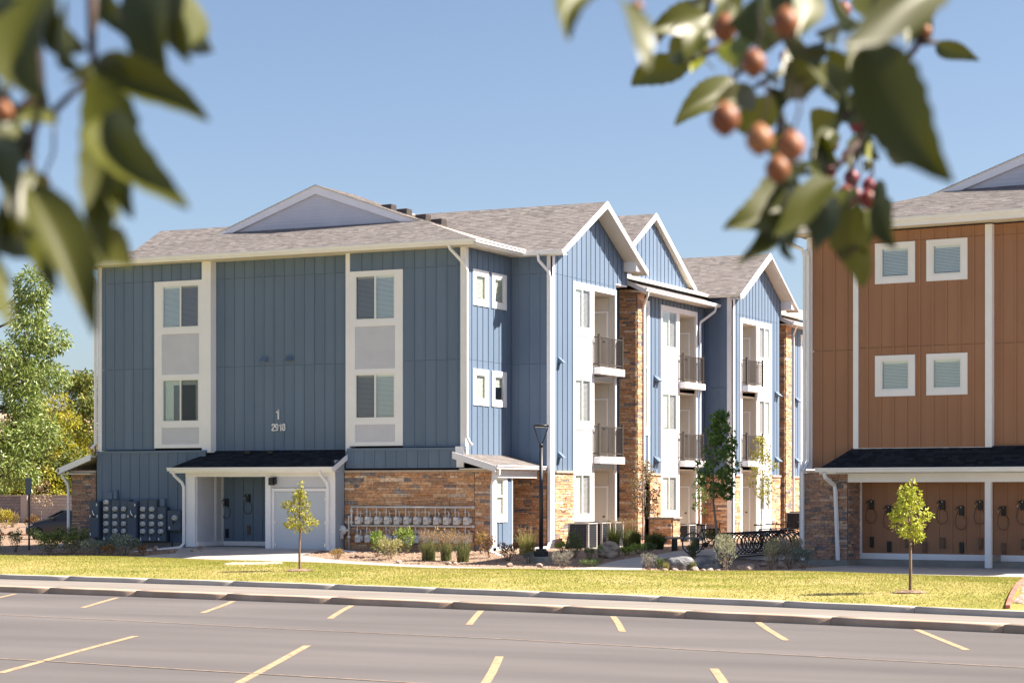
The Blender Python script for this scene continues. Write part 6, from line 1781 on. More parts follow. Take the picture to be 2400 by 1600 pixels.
grass_clump('grass_clump', 'rightmost of the three seeding grass clumps before the gas meters', 1.85, -3.77, .62, .74, G_MID, 290, .011, G_PINK, 80, group=GGp, plume_h=1.02)
shrub('leafy_shrub', 'thin yellowing shrub behind the three grass clumps', 0.50, -2.46, .75, .80, L_ORANGE, 200, .05, group=SG, upright=.5)
shrub('leafy_shrub', 'yellow orange shrub by the stone corner at the canopy downspout', 1.38, -1.58, .42, .66, L_ORANGE, 260, .05, group=SG, upright=.4)
shrub('leafy_shrub', 'thin dark leaved shrub beside the canopy downspout', 2.16, -2.59, .40, .58, L_RED, 200, .055, group=SG, upright=.4)
shrub('leafy_shrub', 'low dark shrub with reddish tips between canopy and lamp post', 3.13, -3.23, .58, .46, L_RED, 330, .055, group=SG)
grass_clump('grass_clump', 'wispy straw yellow grass leaning by the side entry stone wall', 2.89, -1.37, .86, .80, G_YELLOW, 190, .011, G_TAN, 14, group=GGp, arch=.3)
shrub('leafy_shrub', 'small blue grey mound just left of the lamp post', 4.18, -3.95, .28, .28, L_BLUE, 240, .035, group=SG)
shrub('leafy_shrub', 'low orange and green flower clump by the porch corner', -2.76, -3.54, .44, .28, L_ORANGE, 320, .04, group=SG)
shrub('leafy_shrub', 'dense low green shrub right of the lamp post', 4.75, -1.90, .62, .38, L_SHRUB, 420, .045, group=SG)
shrub('leafy_shrub', 'small yellow green shrub at the foot of the white bay downspout', 3.57, -0.27, .42, .28, L_BRIGHT, 200, .05, group=SG)
shrub('leafy_shrub', 'tall spiky green shrub in front of the condensers', 4.89, -2.16, .50, .82, L_SHRUB, 420, .05, group=SG, upright=.7, width=.3)
shrub('leafy_shrub', 'thin upright shrub before the condenser pad', 5.82, -3.11, .30, .40, L_SHRUB, 160, .045, group=SG, upright=.6)
shrub('leafy_shrub', 'small bright green shrub left of the tan boulder', 5.79, -2.04, .36, .32, L_BRIGHT, 240, .05, group=SG)
shrub('leafy_shrub', 'grey lavender mound at the path edge below the lamp post', 6.30, -6.15, .68, .38, L_LAV, 600, .045, group=SG, upright=.6, width=.25)
shrub('leafy_shrub', 'low dark green ground cover beside the lavender mound', 6.85, -5.4, .56, .20, L_SHRUB, 380, .045, group=SG)
grass_clump('feather_grass', 'feather reed grass with tan plumes against the farthest tall condenser', 3.12, 5.06, .62, .80, G_GREEN, 280, .012, G_TAN, 26, group=GGp, arch=.25, plume_h=1.15)
grass_clump('feather_grass', 'tan plumed grass between the boulder and the stone pier', 3.56, 5.27, .60, .78, G_MID, 240, .012, G_TAN, 60, group=GGp, arch=.3, plume_h=1.1)
grass_clump('grass_clump', 'upright green grass just left of the bronzing tree', 3.95, 5.0, .60, .74, G_GREEN, 300, .012, group=GGp, arch=.3)
shrub('ground_cover', 'low bright green ground cover left of the bronzing tree trunk', 6.20, -1.12, .40, .20, L_BRIGHT, 260, .05, group=SG)
shrub('ground_cover', 'wide low green ground cover along the path by the bronzing tree', 6.25, -0.3, .56, .24, L_BRIGHT, 380, .05, group=SG)
shrub('ground_cover', 'small green ground cover cushion near the bench leg', 6.1, 1.0, .36, .24, L_SHRUB, 240, .05, group=SG)
shrub('leafy_shrub', 'spiky grey green lavender at the island tip by the path', 9.33, -7.0, .44, .40, L_LAV, 330, .05, group=SG, upright=.7, width=.22)
shrub('leafy_shrub', 'small green shrub between the lavender and the grey boulders', 9.55, -6.7, .26, .30, L_SHRUB, 180, .045, group=SG, upright=.5)
grass_clump('fountain_grass', 'large dark green fountain grass in front of the low stone wall', 5.06, 4.0, .95, .64, G_GREEN, 620, .012, group=GGp, arch=.8)
grass_clump('fountain_grass', 'second fountain grass touching the low stone wall end', 4.6, 5.3, .8, .62, G_GREEN, 480, .012, G_TAN, 10, group=GGp, arch=.6, plume_h=1.35)
grass_clump('feather_grass', 'slim tan feather grass standing between bench and bicycle', 7.95, 0.05, .26, .66, G_MID, 110, .011, G_TAN, 16, group=GGp, arch=.15, plume_h=1.12)
shrub('leafy_shrub', 'small green shrub at the rear bicycle wheel', 8.0, -.25, .24, .30, L_SHRUB, 150, .05, group=SG, upright=.4)
shrub('silver_shrub', 'large silver green shrub in front of the near rack hoops', 11.30, -6.2, .74, .90, L_SILVER, 780, .05, group=SG, upright=.4, width=.35)
grass_clump('grass_clump', 'soft grey grass tuft before the grey boulders', 10.29, -6.2, .38, .34, G_MID, 190, .008, group=GGp, arch=.6)
grass_clump('grass_clump', 'small straw coloured tuft left of the grey boulders', 9.79, -6.85, .24, .28, G_YELLOW, 130, .008, group=GGp, arch=.4)
shrub('silver_shrub', 'silver shrub behind the tall grey green column shrub', 10.45, .55, .66, .60, L_SILVER, 520, .05, group=SG, width=.4)
shrub('silver_shrub', 'tall narrow grey green shrub in the island bed', 12.28, -5.2, .46, .78, L_SILVER, 480, .045, group=SG, upright=.75, width=.28)
shrub('yellow_shrub', 'upright yellow shrub glowing behind the olive shrub', 11.0, 0.9, .28, .72, L_YELLOW, 300, .05, group=SG, upright=.5)
shrub('leafy_shrub', 'big olive grey shrub at the right end of the island bed', 12.55, -4.35, .66, .80, L_LAV, 820, .05, group=SG, upright=.55, width=.3)
shrub('leafy_shrub', 'blue green bushy shrub next to the brown building corner', 13.0, -4.55, .56, .58, L_BLUE, 620, .05, group=SG, upright=.35)
shrub('leafy_shrub', 'round green shrub behind the bicycle at the bench', 5.9, 7.2, .5, .55, L_SHRUB, 330, .06, group=SG)
for i, (x, y) in enumerate(((8.6, 11.9), (9.2, 12.0), (9.8, 11.8), (10.4, 12.0), (10.9, 11.8), (8.0, 12.2))):
    grass_clump('grass_clump', ['pale grass clump left of centre above the planter wall', 'tall pale grass clump in the planter behind the hoops', 'pale grass clump in the planter below the far windows', 'pale grass clump in the planter near the brown corner', 'rightmost pale grass clump in the planter', 'leftmost pale grass clump behind the planter wall'][i], x, y, .8, 1.0 + .14, G_YELLOW, 230, .013, G_PINK, 40, group='pale grasses in the planter')
# left bed
shrub('leafy_shrub', 'large dark green shrub at the left, before the parked car', -14.06, -3.7, 1.0, .76, L_SHRUB, 900, .065, group=SG)
shrub('leafy_shrub', 'second large dark green shrub, before the left stone box', -13.23, -3.5, 1.0, .76, L_SHRUB, 900, .065, group=SG)
shrub('leafy_shrub', 'blue green spreading shrub below the left switch cabinet', -12.1, -3.75, .92, .48, L_BLUE, 680, .06, group=SG)
shrub('leafy_shrub', 'blue green shrub below the meter stacks', -11.0, -3.55, 1.0, .62, L_BLUE, 760, .06, group=SG)
shrub('leafy_shrub', 'small rusty shrub in front of the blue green ones', -11.35, -4.0, .46, .32, L_RED, 260, .05, group=SG)
shrub('leafy_shrub', 'little rusty brown shrub beside the river stones', -10.3, -3.55, .28, .30, L_RED, 190, .045, group=SG)
shrub('rose_bush', 'thin rose bush with a few pink blooms at the far left', -16.37, -2.61, .48, .68, L_SHRUB, 240, .06, group=SG, upright=.5)
shrub('leafy_shrub', 'green shrub cut by the left edge of the photo', -16.1, -4.0, .55, .78, L_SHRUB, 420, .06, group=SG)
# boulders and stones
def rock(name, label, x, y, w, h, mat, seed, rz=0.0, d=None, group=None):
    me = rock_mesh(name, w, h, mat, seed, 3 if w > .5 else 2, d=d)
    o = obj(name, me, mat); o.location = (x, y, ground_z(x, y) - h * .04); o.rotation_euler = (0, 0, rz)
    o['label'] = label; o['category'] = 'boulder' if w > .5 else 'rock'
    if group: o['group'] = group
    return o
rock('boulder', 'tan veined boulder between the condensers and the path', 5.95, -1.9, .80, .52, M_BOULDER_T, 3, .3)
rock('boulder', 'long grey blue boulder at the front of the island bed', 9.98, -6.15, .98, .46, M_BOULDER, 5, .5, .7)
rock('boulder', 'grey blue boulder behind the long one, near the bicycle', 10.15, -4.6, .98, .50, M_BOULDER, 9, .2, .75)
RK = [(10.02, -7.55, .21, .12), (10.37, -7.7, .23, .13), (10.64, -7.65, .16, .09), (10.76, -7.2, .30, .17), (10.95, -7.0, .16, .09), (11.13, -6.95, .21, .12), (11.3, -6.75, .16, .09), (11.51, -5.6, .31, .17), (11.43, -4.6, .36, .20), (11.9, -5.9, .29, .16), (11.15, -2.63, .28, .15), (11.49, -2.08, .30, .17), (12.0, -3.6, .30, .17), (12.3, -2.6, .29, .16), (10.41, -4.0, .22, .12),
      (-2.33, -3.08, .18, .10), (-2.03, -3.1, .20, .11), (-2.5, -3.1, .14, .08), (-1.2, -3.9, .19, .10), (0.22, -4.9, .23, .13), (2.14, -5.3, .24, .13), (2.34, -5.2, .18, .10), (4.5, -5.9, .24, .13), (5.6, -6.2, .25, .14), (-9.2, -2.2, .22, .13), (-9.83, -2.6, .18, .1), (-10.37, -2.9, .20, .12), (-10.0, -2.2, .17, .1), (-9.3, -1.6, .16, .09), (-8.9, -2.1, .14, .08), (-10.9, -2.0, .2, .12), (-11.2, -1.5, .2, .12), (-9.6, -1.2, .22, .12)]
ORDN = ('first', 'second', 'third', 'fourth', 'fifth', 'sixth', 'seventh', 'eighth', 'ninth', 'tenth', 'eleventh', 'twelfth', 'thirteenth', 'fourteenth', 'last')
zones = {}
for q in RK:
    zones.setdefault(0 if q[0] > 9 else (1 if q[0] > -5 else 2), []).append(q)
k = 0
for zn, lst in zones.items():
    lst.sort(key=lambda q: (q[0] * .89936 + q[1] * .43722))
    where = ('in the island bed by the grey boulders', 'along the bed by the gas meters', 'at the downspout left of the blue porch')[zn]
    for i, (x, y, w, h) in enumerate(lst):
        rock('river_rock', '%s rounded river rock from the left %s' % (ORDN[i] if i < len(lst) - 1 else 'last', where), x, y, w, h, M_ROCK, 20 + k, R.uniform(0, 6), group='river rocks %s' % where)
        k += 1

# ================================================================ trees
def spread(n, h0, h1, rad, size, top=0.35, squash=0.8):
    """clusters filling an egg shaped crown"""
    out = []
    for i in range(n):
        f = (i + R.random()) / n
        z = h0 + (h1 - h0) * f
        r = rad * (math.sin(math.pi * (0.15 + 0.80 * f)) ** 0.8) * (1 - top * f)
        a = i * 2.39996 + R.uniform(-.4, .4)
        q = R.uniform(.45, .9)
        s = size * R.uniform(.75, 1.25)
        out.append((math.cos(a) * r * q, math.sin(a) * r * q, z, s, s, s * squash, 1.0))
    out.append((0, 0, h1 - size * .3, size * .6, size * .6, size * .7, .5))
    return out
YT = 'young lawn trees'
tree('young_tree', 'small yellow green lawn tree standing before the grey porch doors', (6.53, -20.82, lawn_z(6.53, -20.82)), 2.22, .92, spread(13, 1.0, 1.98, .50, .135, .55) + [(.02, 0, 2.16, .05, .05, .09, .25), (-.38, 0, 1.62, .13, .13, .10, 1.2), (-.34, .05, 1.15, .15, .12, .08, 1.2), (.40, -.05, 1.2, .14, .14, .09, 1.0)], 1150, .075, L_LINDEN, M_BARK, .034, group=YT).scale = (.905,) * 3
tree('young_tree', 'small bright lime lawn tree standing before the brown bicycle wall', (21.4, -24.24, lawn_z(21.4, -24.24)), 2.16, 1.0, spread(19, 1.08, 2.04, .43, .15, .5) + [(.05, 0, 2.12, .06, .06, .07, .3)], 1500, .07, L_YOUNG_GREEN, M_BARK, .036, group=YT).scale = (.92,) * 3
tree('courtyard_tree', 'young tree with bronzing pinkish leaves by the stone pier', (4.89, 3.57, .02), 3.0, .95, spread(16, 1.15, 2.9, .62, .20, .15, 1.3), 1250, .08, L_BRONZE, M_BARK, .032, group='courtyard trees')
tree('courtyard_tree', 'tallest dark green young maple between bench and bike rack', (9.0, -.47, -.16), 4.75, 1.75, spread(22, 1.95, 4.5, .78, .24, .55, .8), 2300, .11, L_MAPLE, M_GREYBARK, .048, group='courtyard trees', lean=(-.42, .05), width=.75)
tree('courtyard_tree', 'yellow green young tree behind the bike rack by the second bay', (4.3, 17.0, .02), 4.2, 1.3, spread(16, 1.6, 4.0, .66, .22, .3, 1.0), 1300, .095, L_LINDEN, M_BARK, .035, group='courtyard trees')
tree('courtyard_tree', 'slim young tree in front of the mid condensers', (2.3, 15.4, .02), 2.55, 1.15, spread(9, 1.2, 2.4, .34, .17, .3, 1.0), 600, .085, L_MAPLE, M_BARK, .028, group='courtyard trees')

# big trees and the neighbourhood beyond the left corner
def big_clusters(n, cx, cy, z0, z1, rx, ry, s0, s1):
    out = []
    for i in range(n):
        f = R.random(); z = z0 + (z1 - z0) * f
        w = math.sin(math.pi * min(.97, .12 + .85 * f)) ** .6
        a = R.uniform(0, 6.283); q = math.sqrt(R.uniform(.15, 1))
        s = R.uniform(s0, s1)
        out.append((cx + math.cos(a) * rx * w * q, cy + math.sin(a) * ry * w * q, z, s, s, s * .75, s * s))
    return out
def view_pt(X, dep, z=0.0):
    a = (X - 1200) / 4915.0
    return (31.4 + dep * (-.43722 + a * .89936), -61.1 + dep * (.89936 + a * .43722), z)
AX, AY, _ = view_pt(-75, 104)
tree('ash_tree', 'large ash tree with long light green leaves at the left edge', (AX, AY, -.3), 14.5, 3.0, big_clusters(34, 0, 0, 2.6, 13.6, 4.6, 4.6, .75, 1.35) + [(math.cos(q) * 1.5 + 1.6, math.sin(q) * 1.2 + .8, 5.5 + 1.15 * i, 1.25 - .05 * i, 1.25 - .05 * i, 1.0, 1.6) for i, q in enumerate((0.3, 1.4, 5.9, .8, 0.1, 1.0, .5))] + big_clusters(10, 2.0, -1.0, 1.6, 5.5, 2.6, 1.8, .55, .95), 30000, .25, L_ASH, M_DARKBARK, .24, droop=.25, width=.36)
def far_tree(X, dep, top, rad, lab, mat, n, seedh=2.0, leaf=.26, kind='shade_tree', nc=22, z0=1.6):
    x, y, _ = view_pt(X, dep)
    return tree(kind, lab, (x, y, -.2), top, seedh, big_clusters(nc, 0, 0, z0, top - .7, rad, rad, .6, 1.15), n, leaf, mat, M_DARKBARK, .17, group='trees beyond the block wall')
far_tree(112, 146, 9.4, 2.4, 'golden autumn tree with a bright yellow crown beyond the block wall', L_GOLD, 5200)
far_tree(150, 150, 10.0, 1.8, 'yellowing slim tree in front of the dark olive one', L_GOLD, 3600)
far_tree(192, 152, 11.4, 1.7, 'tall narrow olive green tree near the building corner', L_OLIVE, 4600)
far_tree(222, 149, 9.2, 1.8, 'olive tree half hidden behind the blue building corner', L_OLIVE, 3800)
far_tree(70, 143, 8.2, 2.6, 'broad green tree beyond the block wall behind the ash', L_OLIVE, 5200)
far_tree(20, 150, 7.2, 3.0, 'wide dark tree at far left beyond the wall', L_OLIVE, 4600)
far_tree(175, 143, 5.2, 1.9, 'low olive tree just behind the wall at the left canopy', L_OLIVE, 3600, 1.0, z0=.8)
far_tree(98, 141, 4.0, 1.7, 'small light green tree just behind the wall', L_GOLD, 2200, 1.0, .22, z0=.9)
x, y, _ = view_pt(97, 128)
tree('young_tree', 'thin young tree with sparse straw leaves in front of the block wall', (x, y, -.15), 2.7, .9, spread(9, 1.3, 2.7, .8, .38, .1), 260, .12, G_TAN, M_BARK, .035)
for X, dep, w, h, m, lab in ((12, 118, .75, 1.05, L_YELLOW, 'yellow green bush left before the block wall'), (30, 121, .6, .9, L_BRONZE, 'thin brown bush left before the block wall'), (77, 122, .85, .6, L_RED, 'dark red low bush on the gravel by the road')):
    x, y, _ = view_pt(X, dep)
    s = shrub('roadside_bush', lab, x, y, w, h, m, 420, .09, group='roadside bushes'); s.location.z = -.18
for i, X in enumerate((250, 290, -120, -160)):
    pass

# concrete block wall behind the road
WY = 46.0
bw = thing('block_wall', 'tan concrete block wall behind the road at the far left, left part in painted shade', 'wall', (-57, WY, -.2))
pk = Pieces(bw)
g = G(); g.box((-30, .03, -.2), (24, .18, 1.84)); obj('wall_core', g, M_MORTAR, bw)
bm_l = None
gb = G(); gb.box((0.006, 0, 0.006), (.392, .06, .192)); blk = mesh_of('block', gb, M_BLOCK)
gd = G(); gd.box((0.006, 0, 0.006), (.392, .06, .192)); blkd = mesh_of('block', gd, M_BLOCK_SHADED)
nblk = 0; bulk = G()
for r in range(9):
    xx = -9.0 + (.2 if r % 2 else 0)
    while xx < 13:
        dark = xx < 1.55
        if -1.0 < xx < 7.8:
            o = obj('block', blkd if dark else blk, None, bw); o.location = (xx, -.03, .2 * r)
        else:
            bulk.box((xx + .006, -.03, .2 * r + .006), (xx + .392, .03, .2 * r + .192))
        xx += .4
obj('block', bulk, M_BLOCK, bw, kind='stuff')
g = G(); g.box((-30, -.08, 1.82), (24, .26, 1.92)); obj('wall_cap', g, M_BLOCK, bw)
g = G(); g.box((1.5, -.22, 0), (2.0, .1, 1.86)); obj('pilaster', g, M_BLOCK, bw)
# neighbouring roof among the trees
x, y, _ = view_pt(10, 190)
h = thing('neighbour_house', 'low house with a tan roof among the trees at far left', 'house', (x, y, -.2), .3)
g = G(); g.box((-9, 0, 0), (9, 8, 7.0)); obj('wall', g, M_TANWALL, h)
g = G(); g.prism([(-9.6, -.6, 7.0), (-9.6, 8.6, 7.0), (-9.6, 4, 9.4)], (19.2, 0, 0)); obj('roof', g, M_TANROOF, h)
for k in range(5):
    F = Fr((0, 0), (1, 0), (0, -1)); window(h, F, -8 + k * 3.4, -6.6 + k * 3.4, 3.6, 5.0, 'slider', None, .03)
# parked car on the road behind
x, y, _ = view_pt(171, 97)
car = thing('parked_car', 'dark grey hatchback parked at the left, its nose showing beside the stone box', 'car', (x, y, -.33), math.radians(10))
def car_section(px, hw, zs):
    """one cross section of the body at px: half widths and heights from sill to roof"""
    return [(px, -w, z) for w, z in zip(hw, zs)] + [(px, w, z) for w, z in zip(hw[::-1], zs[::-1])]
SEC = [(-2.15, (.55, .66, .68, .60, .50, .45), (.30, .34, .52, .62, .66, .67)), (-1.95, (.70, .82, .84, .78, .68, .60), (.22, .28, .58, .74, .79, .80)), (-1.3, (.76, .88, .90, .86, .78, .66), (.20, .26, .66, .88, .94, .96)),
       (-.80, (.78, .88, .90, .88, .80, .68), (.20, .26, .70, .96, 1.02, 1.04)), (-.15, (.78, .88, .90, .88, .74, .62), (.20, .26, .72, .98, 1.36, 1.40)), (.6, (.78, .88, .90, .88, .74, .62), (.20, .26, .72, 1.0, 1.46, 1.50)),
       (1.4, (.78, .88, .90, .88, .74, .60), (.20, .26, .74, 1.02, 1.40, 1.45)), (2.0, (.76, .86, .88, .86, .78, .66), (.24, .30, .78, 1.04, 1.10, 1.12)), (2.2, (.62, .74, .76, .72, .66, .58), (.32, .38, .7, .9, .98, 1.0))]
g = G(); rings = [car_section(*s) for s in SEC]; n = len(rings[0])
g.add([p for r in rings for p in r], [(i * n + k, (i + 1) * n + k, (i + 1) * n + (k + 1) % n, i * n + (k + 1) % n) for i in range(len(rings) - 1) for k in range(n)] + [tuple(range(n)), tuple((len(rings) - 1) * n + k for k in range(n))[::-1]])
body = obj('body', g, M_CARPAINT, car, True); sm = body.modifiers.new('round', 'SUBSURF'); sm.levels = 2; sm.render_levels = 2
M_CARGLASS = new_mat('car_glass', (.02, .025, .03), .06, 0, .6)[0]
for sy in (-1, 1):
    g = G(); q = [(-.62, sy * .875, 1.0), (-.08, sy * .80, 1.32), (.55, sy * .79, 1.41), (.55, sy * .885, 1.0)]; g.prism(q if sy < 0 else q[::-1], (0, sy * .02, 0)); obj('side_window', g, M_CARGLASS, car)
    g = G(); q = [(.62, sy * .885, 1.0), (.62, sy * .79, 1.41), (1.35, sy * .79, 1.36), (1.6, sy * .87, 1.04)]; g.prism(q if sy < 0 else q[::-1], (0, sy * .02, 0)); obj('side_window', g, M_CARGLASS, car)
    g = G(); g.box((-.66, sy * .90, .98), (-.50, sy * 1.05, 1.10)); obj('wing_mirror', g, M_CARPAINT, car, bevel=.03)
    g = G(); q = [(-2.08, sy * .55, .62), (-1.92, sy * .80, .70), (-1.6, sy * .86, .76), (-1.9, sy * .82, .60)]; g.prism(q if sy < 0 else q[::-1], (0, sy * .03, .02)); obj('headlight', g, M_FRAME, car)
    for wx in (-1.32, 1.30):
        g = G(); c = (wx, sy * .80, .325); g.lathe([(.20, -.11), (.325, -.10), (.335, -.07), (.335, .07), (.325, .10), (.20, .11)], c, 22, 'y'); w = obj('wheel', g, M_TYRE, car, True)
        g = G(); g.lathe([(.215, sy * .10), (.205, sy * .125), (.19, sy * .10), (.04, sy * .085)], c, 22, 'y')
        for k in range(9):
            a = 2 * math.pi * k / 9; g.bar((c[0] + .04 * math.cos(a), c[1] + sy * .118, c[2] + .04 * math.sin(a)), (c[0] + .205 * math.cos(a), c[1] + sy * .118, c[2] + .205 * math.sin(a)), .035, .02, (0, 1, 0))
        obj('rim', g, M_CHROME, w)
g = G(); g.prism([(-.92, -.70, 1.06), (-.92, .70, 1.06), (-.22, .60, 1.40), (-.22, -.60, 1.40)], (-.02, 0, .03)); obj('windscreen', g, M_CARGLASS, car)
# trees across the lot, behind the camera (seen mirrored in the window panes)
LEAVES_LEFT=[(30.794,-60.305,2.144,30.824,-60.335,2.061,0.0291,'d'),(30.815,-60.328,2.119,30.873,-60.344,2.077,0.0265,'h'),(30.785,-60.287,2.155,30.85,-60.3,2.124,0.0234,'h'),(30.809,-60.364,2.083,30.862,-60.383,2.022,0.0287,'h'),(30.771,-60.294,2.072,30.778,-60.246,2.059,0.0221,'g'),(30.79,-60.34,2.176,30.818,-60.371,2.123,0.033,'d'),(30.786,-60.264,2.195,30.822,-60.291,2.146,0.0343,'d'),(30.766,-60.185,2.212,30.799,-60.214,2.172,0.0257,'d'),(30.74,-60.309,2.174,30.772,-60.338,2.146,0.0177,'d'),(30.674,-60.23,2.146,30.717,-60.254,2.119,0.0243,'d'),(30.728,-60.259,2.108,30.736,-60.3,2.075,0.0218,'d'),(30.804,-60.389,2.051,30.841,-60.415,2.022,0.0172,'l'),(30.756,-60.246,2.165,30.715,-60.221,2.168,0.0102,'l'),(30.72,-60.207,2.21,30.702,-60.172,2.203,0.013,'l'),(30.785,-60.287,2.137,30.812,-60.318,2.111,0.0118,'l'),(30.681,-60.227,2.214,30.708,-60.258,2.182,0.0195,'d'),(30.736,-60.255,2.139,30.742,-60.297,2.128,0.0093,'g'),(30.682,-60.226,2.173,30.704,-60.26,2.143,0.013,'d'),(30.806,-60.31,2.087,30.841,-60.338,2.075,0.0086,'l'),(30.697,-60.241,2.14,30.719,-60.275,2.108,0.0143,'g'),(30.783,-60.232,2.202,30.816,-60.261,2.163,0.017,'g'),(30.724,-60.294,2.193,30.757,-60.323,2.155,0.0195,'d'),(30.771,-60.294,2.184,30.799,-60.325,2.145,0.0177,'d'),(30.713,-60.256,2.205,30.737,-60.288,2.154,0.0234,'d'),(30.735,-60.256,2.202,30.769,-60.284,2.162,0.0232,'d'),(30.784,-60.243,2.202,30.803,-60.278,2.158,0.0229,'d'),(30.773,-60.204,2.21,30.805,-60.233,2.173,0.0191,'l'),(30.675,-60.229,2.17,30.706,-60.259,2.141,0.0146,'d'),(30.703,-60.238,2.136,30.722,-60.273,2.101,0.0175,'d'),(30.706,-60.27,2.126,30.74,-60.298,2.092,0.0186,'d'),(30.726,-60.282,2.099,30.764,-60.309,2.061,0.0213,'d'),(30.783,-60.321,2.087,30.811,-60.352,2.043,0.0186,'d'),(30.717,-60.187,2.219,30.747,-60.217,2.184,0.0132,'g'),(30.775,-60.27,2.115,30.81,-60.297,2.082,0.018,'d'),(30.743,-60.307,2.078,30.768,-60.34,2.045,0.0147,'d')]
FRUIT_LEFT=[(30.77,-60.239,2.19,0.0068,'r'),(30.745,-60.307,2.131,0.0046,'o'),(30.698,-60.218,2.112,0.0037,'r')]
TWIGS_LEFT=[[(30.725,-60.261,2.205),(30.729,-60.259,2.149),(30.723,-60.262,2.117),(30.73,-60.258,2.098)],[(30.729,-60.259,2.149),(30.717,-60.264,2.14),(30.71,-60.268,2.139)],[(30.752,-60.248,2.202),(30.752,-60.248,2.174),(30.753,-60.247,2.16)],[(30.729,-60.259,2.149),(30.733,-60.257,2.138),(30.751,-60.248,2.158)],[(30.769,-60.239,2.205),(30.771,-60.238,2.196)],[(30.753,-60.247,2.159),(30.754,-60.246,2.135)]]
